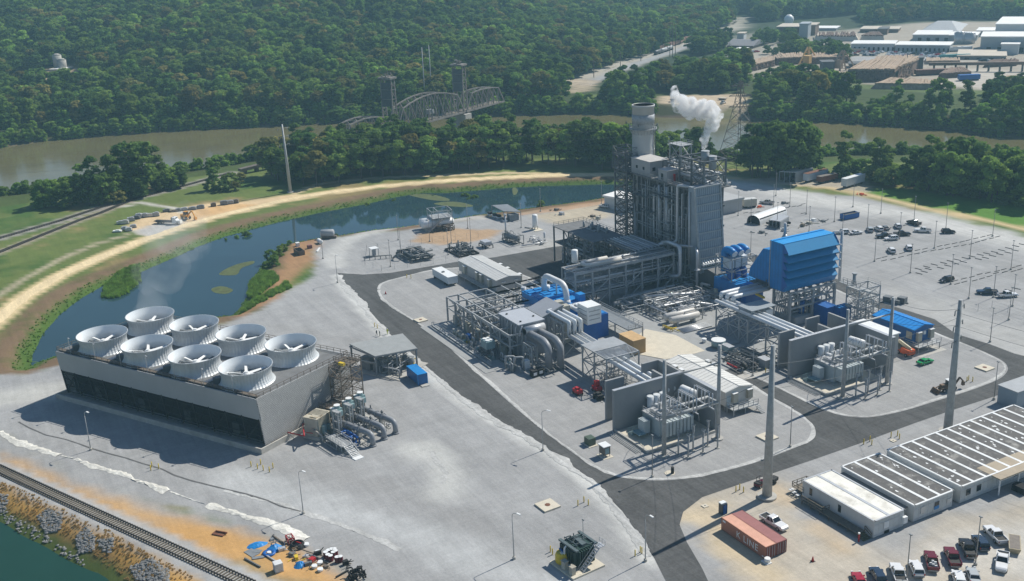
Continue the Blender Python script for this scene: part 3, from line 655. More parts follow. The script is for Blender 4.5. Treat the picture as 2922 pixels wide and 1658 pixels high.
k0,k1=Q8(330,850,5.2),Q8(470,900,5.2);k2=Q8(635,790,5.2)
d1=(k2-k1);ah=math.atan2(d1.y,d1.x)
mm=RC(Vector((k1.x,k1.y,0)),ah);LL,WW=d1.length,(k0-k1).length
mm.box(0,LL,0,WW,.7,5.1);build('walls',mm,BEIGE,t)
mm=RC(Vector((k1.x,k1.y,0)),ah);mm.box(-.15,LL+.15,-.15,WW+.15,5.1,5.3)
for q in range(8):mm.bar((LL*.35+q*LL*.08,0,5.36),(LL*.35+q*LL*.08,WW,5.36),.16,.12)
mm.box(.3,LL*.3,.3,WW*.6,5.3,5.5)
build('roof',mm,M('striped_roof',(.45,.42,.34),.6,0,.2,1.,(.36,.25,.12)),t)
mm=RC(Vector((k1.x,k1.y,0)),ah)
for q in range(9):mm.box(.4+q*LL*.1,.55+q*LL*.1,-.2,0,.8,5.0)
build('wall_ribs',mm,BEIGE,t)
mm=RC(Vector((k1.x,k1.y,0)),ah);mm.box(-.4,LL+.4,-.6,WW+.4,0,.7);mm.tube([(1,-1.2,.4),(-1,-2,.4),(-1,-2,2),(-.1,WW*.4,2.6)],.22,8,.6);build('plinth',mm,CONC,t)
mm=RC(Vector((k1.x,k1.y,0)),ah);mm.box(1.2,2.1,-1.0,-.25,1.2,3.2);mm.box(3.0,3.7,-.9,-.25,1.4,2.8);build('wall_cabinet',mm,TEAL,t)
t=thing('fire_main','red fire water pipe rising beside the beige equipment house','fire pipe',Q8(300,1150))
m=MB();m.tube([Q8(95,1065,1.6),Q8(310,1110,1.6),Q8(310,1110,3.0),Q8(290,960,3.2),Q8(330,935,3.2)],.16,8,.4);m.tube([Q8(310,1110,.1),Q8(310,1110,3)],.14,8);m.tube([Q8(330,1065,2.),Q8(420,1075,2.)],.1,6);build('pipe',m,RED,t)
m=MB();m.bar(Q8(130,1090,1.6),Q8(85,1190),.12);m.bar(Q8(120,1090,1.6),Q8(185,1150),.12);m.bar(Q8(85,1190,.2),Q8(185,1150,.2),.1);build('support',m,STEEL,t)
s0=Q8(600,1200);t=thing('dosing_skid','blue-piped dosing skid with railed platform and steps by the pumps','pump skid',s0)
m=RC(s0,pa);LS=(Q8(990,1330)-s0).length
ld=Vector((math.cos(pa),math.sin(pa),0))
m.box(0,LS*.75,-.2,2.6,1.5,1.65);m.frame([0,LS*.25,LS*.5,LS*.75],[-.2,2.6],[0,1.5],.14,1);m.rail([(0,-.2,1.65),(LS*.75,-.2,1.65)],1.1,1.2,.07);m.rail([(0,2.6,1.65),(LS*.75,2.6,1.65)],1.1,1.2,.07);build('platform',m,STEEL,t)
m=RC(s0,pa)
for q in(-.9,.9):m.bar((LS*.75,1.2+q,1.6),(LS*1.15,1.2+q,.1),.1,.25);m.bar((LS*.75,1.2+q,2.6),(LS*1.15,1.2+q,1.1),.06)
for q in range(8):x=LS*(.76+.05*q);m.box(x,x+.28,.35,2.05,1.5-.18*q,1.55-.18*q)
m.box(LS*1.12,LS*1.3,.1,2.3,0,.15);build('steps',m,WHITE,t)
m=RC(s0,pa);m.mess(.5,LS*.7,3.0,5.2,.4,2.6,12,.12,.24,rng)
for q in range(3):m.pump(1.5+q*2.2,3.6,1.65-1.4,1.5,.4)
m.tube([(LS*.3,4.6,1.9),(LS*.62,4.6,1.9),(LS*.72,4.2,2.4)],.3,10,.5);build('blue_pumps',m,BLUED,t)
m=RC(s0,pa);m.mess(-.5,LS*.95,-.6,6,.2,2.2,26,.05,.13,rng);build('small_pipes',m,STEEL,t)
# ---- canopy shelter behind the cooling tower
z=6.2;c4=[QC(2045,352,z),QC(2400,283,z),QC(2497,382,z-.5),QC(2215,435,z-.5)]
cb=[Vector((p.x,p.y,0))for p in c4]
t=thing('canopy_shelter','grey ribbed canopy roof on posts over pipework behind the cooling tower','shelter',(cb[0]+cb[2])/2)
build('roof',MB().hexa([p-Vector((0,0,.25))for p in c4]+c4),ribbed('canopy_sheet',(.33,.34,.33),'X',.5,.5,.5,0,.1,.7),t)
m=MB()
for p in cb:m.bar(p*.96+cb[0]*.02+cb[2]*.02,p*.96+cb[0]*.02+cb[2]*.02+Vector((0,0,5.7)),.4)
m.bar((cb[2]+cb[3])/2,(cb[2]+cb[3])/2+Vector((0,0,5.6)),.4);m.bar((cb[0]+cb[1])/2,(cb[0]+cb[1])/2+Vector((0,0,5.7)),.4)
for i in range(4):m.bar(cb[i]+Vector((0,0,5.4)),cb[(i+1)%4]+Vector((0,0,5.4)),.3)
build('post',m,GREYD,t)
cx0=sum(cb,Vector())/4
t=thing('dosing_equipment','grey pipes, pumps and cabinets crowded under the canopy roof','pipework',cx0)
m=RC(cx0,a_);m.mess(-6,8,-6,5,.2,3.4,46,.06,.22,rng);build('pipes',m,STEEL,t)
m=RC(cx0,a_);m.box(-5,-2,-5,-3,.2,3.6);m.box(-1,.5,-5,-3.6,.2,3);m.box(2,3,0,1.4,.2,2.4);m.cyl((4.5,2),.9,.2,3,12);m.cyl((6.4,2),.9,.2,3,12);build('cabinets',m,GREYD,t)
m=RC(cx0,a_);m.box(-7,9,-7,6,0,.2);build('base_slab',m,CONC,t)
m=RC(cx0,a_);m.tube([(7.5,3,.2),(7.5,3,2.2),(5.5,3,2.2)],.14,8,.3);m.tube([(8,1,.2),(8,1,1.9)],.2,8);build('yellow_pipe',m,YELLOW,t)
def boxat(near,right,left,h,z0=0):
 """world corners from three ground pixels: near corner, right corner, left corner"""
 n,r,l=near,right,left
 return[n,r,r+l-n,l]
q=boxat(QC(2505,632),QC(2560,612),QC(2432,570),2.6)
a=math.atan2((q[3]-q[0]).y,(q[3]-q[0]).x);L1,W1=(q[3]-q[0]).length,2.6
CORR=ribbed('blue_corrugated_steel',(.012,.13,.37),'X',.28,.8,.45,0,.12,.8)
t=thing('storage_box','short bright blue steel storage box beside the canopy shelter','container',q[0])
m=RC(q[0],a);m.box(0,max(4.5,L1),-2.6,0,.2,2.9);build('body',m,CORR,t)
m=RC(q[0],a);m.box(-.05,max(4.5,L1)+.05,-2.65,.05,2.9,3.0)
for x in(0,max(4.5,L1)):
 for y in(-2.6,0):m.bar((x,y,.1),(x,y,2.95),.16)
build('frame',m,BLUE,t)
m=RC(q[0],a);m.box(-1.6,0,-2.4,-.4,0,.2);build('pad',m,CONC,t)
# --- steam turbine hall: open steel frame, condenser, blue casings
def bx(*b):return MB().box(*b)
t=thing('pipe_gallery','open roofless steel frame over pipework left of the blue turbine casing','steel frame',(-250,138,0))
m=MB();xs=[-270.6+i*5.5 for i in range(8)];m.frame(xs,[122.8,126.6],[0,4.4,7.5],.42,2);m.frame(xs[:5],[136,146,155],[0,4.4,7.5],.4,3)
for x in xs[:6]:m.bar((x,126,7.5),(x,136,7.5),.32)
for x in xs[:4]:m.bar((x,136,7.5),(x,155,7.5),.32)
for y in(130,141,150):m.bar((-270.6,y,7.5),(-254,y,7.5),.28)
build('frame',m,STEEL,t)
m=MB()
for z,y0 in((6.6,123.4),(5.6,124.2),(4.9,125),(3.6,123.5),(3.0,124.4)):
 m.tube([(-270,y0,z),(-233,y0,z)],.17,6)
for k in range(14):x=-268+k*2.6;m.tube([(x,124.6,5.2),(x,124.6,2.5),(x+.8,123,2.5),(x+.8,123,.2)],.14,6,.4)
m.mess(-269.5,-248,128,152,.3,6.8,90,.07,.22,rng);build('pipes',m,STEEL,t)
m=MB();m.mess(-269,-236,123,135,.3,6.6,60,.06,.16,rng);build('thin_pipes',m,GREYD,t)
m=MB()
for i in range(7):x=-268+i*3.4;m.box(x,x+1.5,129.5+(i%3)*4,131.2+(i%3)*4,.1,2.2+(i%2)*1.4)
for x,y in((-262,143),(-258,147),(-266,150)):m.cyl((x,y),.9,.1,4.2,12)
build('equipment',m,GREYD,t)
m=MB()
for i in range(5):x=-266+i*7;m.box(x-1.1,x+1.1,122.9,124.4,.1,2.9)
build('panels',m,BEIGE,t)
t=thing('pipe_rack_walkway','long shallow cable and pipe walkway along the dusty road side of the turbine','walkway',(-250,119,0))
m=MB();m.box(-269,-232,116.8,117.4,.25,.4);m.frame([-269+i*6 for i in range(7)],[116.8,117.4],[0,.4,1.4],.1);build('cable_tray',m,STEEL,t)
one('motor_skid',MB().pump(-258.5,119.8,.1,2.4).pump(-255.4,119.8,.1,2.4),BEIGE,'pair of beige motor pumps on the slab by the road','pump',(-257,119.8,0))
t=thing('chemical_tote','blue drum in a yellow bund at the foot of the pipe gallery','tank',QS(590,960))
c=QS(590,960);build('drum',MB().cyl(c,.8,.5,2.3,14),BLUED,t);build('bund',MB().box(c.x-1.3,c.x+1.3,c.y-1.2,c.y+1.2,.1,.6),YELLOW,t)
for i in range(11):
 x,y=-252+i*2.5+rng.uniform(-.4,.4),118.2+rng.uniform(0,3.4)
 t=thing('service_pump','small grey-blue pump among pipes below the condenser, in the row by the road','pump',(x,y,0),'small pumps below the condenser')
 build('pump_body',MB().pump(x,y,.1,1.7,rng.choice((0,PI/2,.3))),TEAL if i%3==0 else GREYD,t)
 m=MB();m.tube([(x,y,1),(x,y,2.4),(x+1.2,y,2.4),(x+1.2,y,.2)],.17,8,.4);build('pump_pipe',m,LAG if i%2 else STEEL,t)
for i,(px,py,hh)in enumerate(((1040,1290,3.4),(1145,1310,3.6))):
 c=QS(px,py);m=MB();m.tube([c,c+Vector((0,0,hh)),c+Vector((1.2,2.2,hh)),c+Vector((1.2,2.2,.3))],.26,10,.7);m.tube([c+Vector((0,0,1.5)),c+Vector((2.6,.5,1.5)),c+Vector((2.6,.5,.1))],.2,8,.5)
 one('loop_pipe',m,STEEL,('tall pale goosenecked pipe loop, the one nearer the pipe gallery','tall pale goosenecked pipe loop, the one nearer the big down-pipes')[i],'pipe',c)
c=QS(1290,1290);t=thing('oil_skid','white oil cabinet skid between the pipe loops and dark filter boxes','pump skid',c)
build('cabinet',bx(c.x-.8,c.x+.8,c.y-.8,c.y+.8,.2,2.4),WHITE,t);build('skid',MB().box(c.x-2.2,c.x+1.5,c.y-1.2,c.y+1.4,.0,.25).pump(c.x-1.4,c.y+.2,.2,1.6),GREYD,t)
for i,p in enumerate(((1385,1390),(1455,1365))):
 c=QS(*p);t=thing('filter_box',('black filter box with a white label, nearer the road','black filter box with a white label, nearer the down-pipes')[i],'box',c)
 build('body',bx(c.x-.8,c.x+.8,c.y-.8,c.y+.8,.1,1.9),BLACK,t);build('label',bx(c.x+.8,c.x+.82,c.y-.5,c.y+.5,.6,1.4),WHITE,t)
t=thing('air_cooler','teal cooler block with two round fans over a pipe stand','cooler',QS(830,1150))
c=QS(830,1150);m=MB();m.box(c.x-1.7,c.x+1.7,c.y-1.3,c.y+1.3,2.9,5.0);build('body',m,TEAL,t)
m=MB()
for q in(-.8,.8):m.cyl((c.x+q,c.y-.5),.6,5,5.3,14);m.cyl((c.x+q,c.y+.6),.6,5,5.3,14)
build('fan_ring',m,WHITE,t);build('stand',MB().frame([c.x-1.6,c.x+1.6],[c.y-1.2,c.y+1.2],[0,1.5,2.9],.2,1),STEELD,t)
COND=M('condenser_plate',(.25,.265,.285),.5,0,.08,.3,(.22,.23,.25))
t=thing('condenser','large plain grey box condenser in front of the blue turbine casing','condenser',(-237,129,0))
m=MB();m.box(-243.6,-232.5,125.9,133.6,.6,9.6);build('shell',m,COND,t)
m=MB();m.box(-243.8,-232.3,125.7,133.8,9.6,9.85);build('top_plate',m,M('pale_plate',(.40,.42,.45),.5,0,.06,.3),t)
m=MB();m.box(-232.5,-230.6,127,132.6,1.2,8.6);m.box(-245,-243.6,127,132.6,1.2,8.6);build('water_box',m,COND,t)
m=MB()
for i in range(7):x=-243+i*1.7;m.box(x,x+.18,125.7,125.9,.6,9.6)
build('stiffeners',m,COND,t)
for p in((-241.5,127.2),(-236,132.4),(-234.2,127.4)):build('lifting_eye',MB().cyl(p,.3,9.85,10.1,10),BLACK,t)
m=MB()
for i in range(4):x=-240+i*2.4;m.tube([(x,125.5,.5),(x,125.5,5+i*.7),(x+1.6,125.5,5+i*.7),(x+1.6,125.5,8.4),(x+1.6,126.2,9.9)],.15,8,.3)
build('vent_pipes',m,LAG,t)
t=thing('exhaust_hood','tall wedge-shaped grey exhaust hood between condenser and blue casing','duct',(-238,138,0))
f0=lambda a,z:(-246 if a<0 else-233,134.4+abs(a),z)
m=MB();m.hexa([(-246,134.5,.5),(-233.6,134.5,.5),(-233.6,141,.5),(-246,141,.5),(-243.5,134.5,9.4),(-234.5,134.5,9.4),(-234.5,141,11.6),(-243.5,141,11.6)]);build('hood',m,M('hood_plate',(.32,.335,.36),.5,0,.06,.3),t)
m=MB()
for p,q in(((-243.6,134.4,9.5),(-234.4,134.4,9.5)),((-234.4,134.4,9.5),(-234.4,141,11.7)),((-234.4,134.4,9.5),(-233.5,134.4,.6))):m.bar(p,q,.35)
for k in range(5):m.bar((-234.2+.2*0,135.5+k*1.2,9.9+k*.4),(-233.2,135.5+k*1.2,.6),.14)
build('flange',m,GREYD,t)
m=MB();m.box(-236.5,-234.6,141,143.2,.5,11.2);m.box(-239.5,-237.5,141,143,9,11.6);build('side_box',m,BEIGE,t)
def vent_pipe():
 m=MB();m.tube([(-253.5,131,.3),(-253.5,131,5.9),(-253.5,138.5,6.2),(-249.5,143.8,6.2)],.75,12,2.);return m
t=thing('white_duct_pipe','fat white insulated pipe bending out of the pipe gallery into the casing','pipe',(-253,136,0));build('pipe',vent_pipe(),LAG,t)
def casing(m,x0,x1,y0,y1,z0,z1,c=.5):m.hexa([(x0,y0,z0),(x1,y0,z0),(x1,y1,z0),(x0,y1,z0),(x0+c*.3,y0+c*.3,z1),(x1-c*.3,y0+c*.3,z1),(x1-c*.3,y1-c*.3,z1),(x0+c*.3,y1-c*.3,z1)])
t=thing('turbine_casing','bright blue steam turbine casing with a white crossover pipe on top','turbine',(-250,148,0))
m=MB();casing(m,-258,-248.4,141,153.6,3.5,9.2);build('casing',m,BLUE,t)
m=MB();casing(m,-248.4,-238.6,142.6,152.6,3.5,8.4);build('low_casing',m,BLUE,t)
m=MB()
for i in range(5):
 for j in range(4):
  if(i+j)%3!=2:m.box(-257.4+i*1.8,-256+i*1.8,141.6+j*2.9,143.9+j*2.9,9.2,9.5)
for i in range(4):
 for j in range(3):
  if(i+j)%2:m.box(-247.6+i*2.2,-245.9+i*2.2,143.2+j*3,145.4+j*3,8.4,8.75)
m.box(-244.2,-241.8,150.8,152.8,8.3,10.6);build('roof_panels',m,BLUE,t)
m=MB();m.tube([(-254.2,146.6,9.2),(-254.2,146.6,14.2),(-243.4,147.2,14.0),(-242.6,147.2,8.4)],.85,16,3.);m.cyl((-254.2,147.6),.8,9.2,10.8,14);m.cyl((-242.6,147.2),1.1,8.4,9.6,16,.9);build('crossover_pipe',m,M('white_lagging',(.66,.67,.67),.42,0,.08,.8),t)
m=MB();m.cyl((-249,147.6),.28,9.3,13.2,8,.2);build('drain_post',m,LAG,t)
m=MB();m.box(-259.5,-237,139.8,156,3.0,3.5);m.frame([-259+i*5.4 for i in range(5)],[140.2,155.6],[0,3],.6);build('pedestal',m,CONCG,t)
m=MB();m.tube([(-260.5,143.2,4),(-260.5,143.2,9.4),],.8,12);m.tube([(-260.5,146,4),(-260.5,146,8.8)],.45,10);m.tube([(-260,148.5,4),(-260,148.5,8.4)],.3,10);build('seal_stack',m,LAG,t)
t=thing('terminal_box','white generator terminal box stacked on the blue generator end','electrical box',(-230,147,0))
m=MB();m.box(-232.6,-227.6,144.4,148.8,7.2,12.2);build('box',m,WHITE,t)
m=MB()
for k in(8.4,9.6,10.8):m.box(-227.6,-227.57,144.9,148.3,k,k+.25);m.box(-232.3,-228,144.37,144.4,k,k+.25)
build('louvres',m,GREYP,t)
t=thing('generator_casing','blue generator end casing below the white terminal box','generator',(-235,150,0))
m=MB();casing(m,-237.5,-233.4,145,155,.1,6.8,.2);casing(m,-234,-231.4,145.6,150,.1,7.2,.1);build('casing',m,BLUED,t)
m=MB();m.box(-237,-233.9,150.6,154.4,6.8,7.0);m.box(-236.6,-234.3,151,153.2,7,7.25);build('roof_panel',m,BLUE,t)
t=thing('turbine_deck','grey walkway deck with railings behind the blue turbine casing','platform',(-240,160,0))
m=MB();m.box(-259,-226,156.4,161.5,3.6,3.8);build('deck_plate',m,GREYD,t)
m=MB();m.frame([-259+i*6.6 for i in range(6)],[156.6,161.3],[0,3.6],.3);m.rail([(-259,161.4,3.8),(-226,161.4,3.8),(-226,156.5,3.8)],1.1,2.2,.09);build('frame',m,STEEL,t)
t=thing('cooling_water_pipes','two fat grey pipes dropping from the condenser to the slab','pipe',QS(1560,1310))
for(y,x)in((128.3,-221.4),(131.4,-220.6)):build('down_pipe',MB().tube([(-232,y,7.2),(x-2.2,y,7.6),(x,y,6.4),(x,y,.2)],.98,16,3.),PIPEG,t)
m=MB();m.tube([(-231.5,127,8.2),(-231.5,133,8.2)],1.1,14);build('header',m,LAG,t)
m=MB();m.frame([-229.6,-225.4],[125.6,127.2],[0,3.2,5.8],.34,1);build('pipe_support',m,STEEL,t)
m=MB();m.cyl((-221.4,128.3),1.25,.1,.5,16);m.cyl((-220.6,131.4),1.25,.1,.5,16);m.mess(-225,-217.5,125,133,.2,2.0,16,.06,.16,rng);build('valves',m,STEELD,t)
# ---- bus ducts: three parallel white tubes from generator to firewall
def bus(tag_,pts3,r=.55):
 t=thing('bus_duct',tag_,'bus duct',pts3[0][0])
 for p in pts3:build('duct',MB().tube(p,r,12,.25),M_DUCT,t)
 return t
M_DUCT=M('duct_white',(.60,.63,.65),.4,0,.06,.6)
L3=[]
for i in range(3):
 x=-227.0+i*1.55;y=139.0+0*i
 L3.append([(-229,146.6-i*1.6+1.2,9.8),(-238+i*1.6+3.6,146.6-i*1.6+1.2,9.8),(-234.6+i*1.6,142+.0*i,9.8)])
D0=[(144.2,0),(146.0,1),(147.8,2)]
L3=[]
for y,i in D0:
 yy=137.3+1.75*i
 L3.append([(-232.4,y,10.2),(-238.3+i*2.5,y,10.2),(-238.3+i*2.5,yy+1.5,10.2),(-226.0,yy,10.2),(-226.0,yy,6.4),(-183.0,yy-1.9,6.4)][1:])
 L3[-1]=[(-231.5,y,10.2),(-236.4,y,10.2)]+[(-236.4,yy,10.2),(-225.6,yy,10.2),(-225.6,yy,6.5),(-182.6,yy-1.6,6.5)]
bus('three parallel white bus ducts running from the white terminal box to the left firewall',L3)
t=thing('duct_support','tall braced steel support under the bent white bus ducts','steel frame',(-230,138,0))
m=MB();m.frame([-236,-231.5,-227],[136.2,142.4],[0,5,9.4],.32,1);build('frame',m,STEEL,t)
t=thing('duct_canopy','steel trestle with a flat grey canopy over the bus ducts before the left firewall','steel frame',(-205,138,0))
m=MB();m.frame([-213,-207.5,-202],[133.4,143],[0,4.8,8.6],.3,1);build('frame',m,STEEL,t)
build('canopy_roof',bx(-213.4,-207.4,133.2,143.2,8.6,8.8),GREYP,t)
m=MB()
for i in range(9):m.bar((-207+i*.6,133.4,8.65),(-207+i*.6,143,8.65),.14)
build('open_rafters',m,LAG,t)
m=MB();m.mess(-212,-200,134,142.6,.3,5.4,30,.05,.13,rng);build('cable_pipes',m,STEEL,t)
build('breaker_box',MB().box(-209,-204.5,139.5,142,4.9,7.4),WHITE,t)
# --- firewalls, transformers, gantries (two bays)
WALL=M('firewall_concrete',(.27,.275,.275),.85,0,.07,.25,(.235,.245,.25))
XFM=M('transformer_paint',(.40,.45,.46),.45,0,.08,.6)
def bay(dx,dy,far,side):
 T=lambda x,y,z:(x+dx,y+dy,z)
 w=thing('firewall',side+' grey concrete firewall standing behind a power transformer','firewall',T(-182,130,0))
 m=MB(T);m.box(-183.4,-182.6,122.5,141.3 if not far else 145,0,10);build('back_wall',m,WALL,w)
 m=MB(T);m.box(-182.6,-170.2,141.3 if not far else 144.2,142.1 if not far else 145,0,10);build('side_wall',m,WALL,w)
 for q in((-189,-188.4,124.2,129.2,0,9.9),(-189,-183.4,137.4,138,0,9.4),(-194,-183.4,142.6 if not far else 146,143.2 if not far else 146.6,0,9.2),(-194,-193.4,138,142.6,0,9.2)):build('rear_wall',MB(T).box(*q),WALL,w)
 m=MB(T)
 for a in((-183.45,-182.55,122.45,141.35 if not far else 145),(-182.5,-170.15,141.2 if not far else 144.1,142.2 if not far else 145.1)):m.box(*a,10,10.1)
 build('coping',m,LAG,w)
 p=thing('containment_pad',side+' concrete bund with a cream slab under the power transformer','bund',T(-172,132,0))
 m=MB(T);m.box(-182.4,-170.4,123,141,.05,.2);build('slab',m,CREAM,p)
 m=MB(T);m.box(-182.4,-169.6,122.3,122.8,0,.6);m.box(-170.1,-169.6,122.8,141,0,.6);build('kerb',m,CONC,p)
 m=MB(T)
 for k in range(3):m.tube([(-182.8,121.6-k*.5,.3),(-171,121.6-k*.5,.3)],.1,6)
 build('pipe_run',m,STEEL,p)
 x=thing('power_transformer',side+' pale grey-blue power transformer in front of its concrete firewall','transformer',T(-176,132,0))
 m=MB(T);m.box(-179.6,-173.8,128.6,136.4,.6,4.6);build('tank',m,XFM,x)
 m=MB(T);m.box(-180,-173.4,128.2,136.8,4.6,4.85);m.box(-178.6,-175,129.6,135.6,4.85,5.5);build('lid',m,LAG,x)
 m=MB(T);m.box(-180.4,-172.8,127.8,137,0,.6);build('plinth',m,CONCG,x)
 for k in range(8):y=129+k*.98;build('radiator',MB(T).box(-173.8,-171.9,y,y+.7,1.2,4.6),XFM,x)
 for k in range(4):y=129.4+k*1.9;build('radiator',MB(T).box(-181.4,-179.6,y,y+1.3,1.2,4.4),XFM,x)
 build('control_cabinet',MB(T).box(-178.6,-176.2,126.2,127.8,1.0,4.0),XFM,x)
 c1,c2=Vector(T(-178.6,138.4,8.1)),Vector(T(-174.6,138.9,8.1));build('conservator',MB().hcyl(c1,c2,1.05,16,.3),WHITE,x)
 m=MB(T);m.bar((-178,138.4,.5),(-178,138.4,7.2),.3);m.bar((-175,138.8,.5),(-175,138.8,7.2),.3);m.tube([(-177,137.6,5),(-177,138.4,7)],.12,6);build('conservator_post',m,STEEL,x)
 for k in range(3):
  y=131.6+k*1.75
  m=MB(T);m.tube([(-182.5,y,6.5),(-181.6,y,6.5),(-181.6,y,5.9)],.55,12,.2);m.tube([(-181.4,y,7.0),(-181.4,y,3.9),(-178.8,y,4.4)],.78,12,.5);m.tube([(-179.4,y,5.4),(-177.8,y,5.4)],.6,12);build('bus_entry',m,M_DUCT,x)
 for k in range(3):
  y=130+k*2.6;v=Vector(T(-175.8,y,5.5));m=MB();m.tube([v,v+Vector((.4,-.2,1.4)),v+Vector((.8,-.3,2.8))],.28,8,r1=.14)
  for j in range(7):q=v+Vector((.8,-.3,2.8))*(j/7+.05);m.tube([q,q+Vector((.03,-.01,.1))],.38,8)
  build('bushing',m,GREYP,x)
 m=MB(T);m.rail([(-179.8,128.4,4.85),(-173.6,128.4,4.85),(-173.6,136.6,4.85),(-179.8,136.6,4.85)],1.1,1.6,.08);m.mess(-179.4,-174,128.8,136.2,4.9,6.8,18,.06,.14,rng);build('top_pipes',m,STEEL,x)
 m=MB(T);m.rail([(-180.6,125,0),(-178.8,126.4,1.3),(-177,126.4,1.3)],1.0,1.2,.07)
 for k in range(5):m.box(-180.4+k*.4,-180+k*.4,124.4,126.2,.1,.2+k*.25)
 m.box(-178.4,-175.6,124.4,126.2,1.2,1.35);build('steps',m,TEAL,x)
 g=thing('gantry',side+' two-pole steel gantry carrying insulators over the transformer front','gantry',T(-167,132,0))
 for y in(124.8,139.5):
  build('pole',MB(T).cyl((-167,y),.52,0,22.4,12,.36),STEEL,g)
  build('footing',MB(T).cyl((-167,y),1.25,0,.35,18),CONC,g)
 build('top_beam',MB(T).tube([(-167,125.1,18.3),(-167,139.2,18.3)],.26,10,r1=.2),STEEL,g)
 m=MB(T);m.tube([(-167,125,9.0),(-167,139.4,9.0)],.42,10);m.tube([(-170.6,125.4,8.8),(-170.6,139.4,8.8)],.36,10);m.bar((-170.6,139.3,8.8),(-167,139.4,9),.4);m.bar((-170.6,125.5,8.8),(-167,125,9),.4);build('low_beam',m,STEEL,g)
 for k in range(3):
  y=127.6+k*4.3
  m=MB(T)
  for xx in(-171.4,-168.8,-166.2):m.cyl((xx,y),.13,8.9,12.2,8);m.cyl((xx+.5,y+.5),.13,8.9,12.2,8)
  m.bar((-171.4,y,12.2),(-166.2,y,12.2),.14);m.bar((-171.4,y+.5,12.2),(-166.2,y+.5,12.2),.1);m.bar((-171,y,9.2),(-164.4,y,9.0),.22);build('insulator_set',m,LAG,g)
  m=MB(T);m.tube([(-164.4,y,9),(-163.6,y-.4,8),(-163.6,y-.6,6.6),(-163.8,y-.5,5.0)],.06,5);m.tube([(-171.4,y,12.2),(-174,y+1,10),(-175,y+1.4,8.4)],.05,5);build('lead',m,STEELD,g)
 for k in range(3):
  for j in range(2):
   p=Vector(T(-165.4+j*1.9,127.4+k*4.0+j*1.2,0))
   s=thing('surge_arrester',side+' bay surge arrester post on a round footing','post',p,side+' bay surge arresters')
   m=MB();m.cyl(p,.19,0,4.6 if j==0 else 3.8,10);build('post',m,STEEL,s)
   m=MB()
   for q in range(7):m.cyl(p,.26,(4.6 if j==0 else 3.8)+q*.22,(4.6 if j==0 else 3.8)+q*.22+.1,10);m.cyl(p,.13,(4.6 if j==0 else 3.8)+q*.22+.1,(4.6 if j==0 else 3.8)+q*.22+.22,8)
   m.lathe(p+Vector((0,0,6.1 if j==0 else 5.4)),[(.42,0),(.48,.1),(.42,.2)],12);build('insulator',m,GREYP,s)
   build('footing',MB().cyl(p,.5,0,.22,12),CONC,s)
bay(0,0,False,'left')
bay(-.6,53.0,True,'right')
# --- prefabricated buildings
def shed(t,x0,x1,y0,y1,z0,ze,rise,wall,roof,ov=.25,ridge='x'):
 m=MB()
 yc=(y0+y1)/2;xc=(x0+x1)/2
 m.box(x0,x1,y0,y1,z0,ze)
 if ridge=='x':
  for x,s in((x0,-1),(x1,1)):m.add([(x,y0,ze),(x,y1,ze),(x,yc,ze+rise)],[(0,1,2)if s>0 else(2,1,0)])
  build('walls',m,wall,t)
  for a,b in((y0-ov,yc),(y1+ov,yc)):
   za=ze-ov*rise/((y1-y0)/2)
   build('roof',MB().hexa([(x0-ov,a,za),(x1+ov,a,za),(x1+ov,b,ze+rise),(x0-ov,b,ze+rise),(x0-ov,a,za+.16),(x1+ov,a,za+.16),(x1+ov,b,ze+rise+.16),(x0-ov,b,ze+rise+.16)]),roof,t)
  n=int((x1-x0)/1.2);m=MB()
  for i in range(n+1):
   x=x0+(x1-x0)*i/n
   for a in(y0-ov,y1+ov):m.bar((x,a,ze+.13),(x,yc,ze+rise+.2),.1,.08)
  m.bar((x0-ov,yc,ze+rise+.2),(x1+ov,yc,ze+rise+.2),.3,.1);build('roof_seams',m,roof,t)
def ac(t,x,y,z0,z1,ax='x',s=1):
 m=MB()
 if ax=='x':m.box(min(x,x+s*.9),max(x,x+s*.9),y-.7,y+.7,z0,z1)
 else:m.box(x-.7,x+.7,min(y,y+s*.9),max(y,y+s*.9),z0,z1)
 a=build('air_conditioner',m,BEIGE,t)
 m=MB()
 if ax=='x':m.box(min(x,x+s*.95),max(x,x+s*.95),y-.75,y+.75,z1,z1+.12)
 else:m.box(x-.75,x+.75,min(y,y+s*.95),max(y,y+s*.95),z1,z1+.12)
 build('unit_cap',m,WHITE,a)
ROOFW=M('white_metal_roof',(.66,.65,.61),.45,0,.08,.5)
ROOFG=M('pale_metal_roof',(.55,.55,.53),.45,0,.08,.5)
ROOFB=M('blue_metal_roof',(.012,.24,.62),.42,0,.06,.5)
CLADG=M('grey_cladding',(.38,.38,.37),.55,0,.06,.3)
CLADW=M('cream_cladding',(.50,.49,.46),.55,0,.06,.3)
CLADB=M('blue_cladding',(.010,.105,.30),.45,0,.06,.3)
t=thing('electrical_building','long white-roofed electrical building beside the left firewall','building',(-188,153,0))
shed(t,-199.2,-176.4,149.4,157.2,1.6,5.2,.7,CLADW,ROOFW)
for x,y,a,s in((-195,149.4,'y',-1),(-192.4,149.4,'y',-1),(-193,157.2,'y',1),(-190.4,157.2,'y',1)):ac(t,x,y,3.2,5.6,a,s)
for y in(151.8,156.2):ac(t,-176.4,y,2.4,4.6,'x',1)
build('door',bx(-176.38,-176.3,149.8,151,1.7,4.2),M('pale_blue_door',(.40,.48,.52),.5),t)
m=MB();m.frame([-198+i*4.2 for i in range(6)],[150,153.3,156.8],[0,1.6],.5);build('piers',m,GREYD,t)
m=MB();m.box(-176.3,-173.6,149.6,157,1.4,1.6);m.frame([-176.2,-173.8],[149.8,153.2,156.8],[0,1.4],.18);m.rail([(-173.7,149.6,1.6),(-173.7,157,1.6)],1.2,1.5,.09);m.rail([(-176.2,149.6,1.6),(-173.7,149.6,1.6)],1.2,1.5,.09)
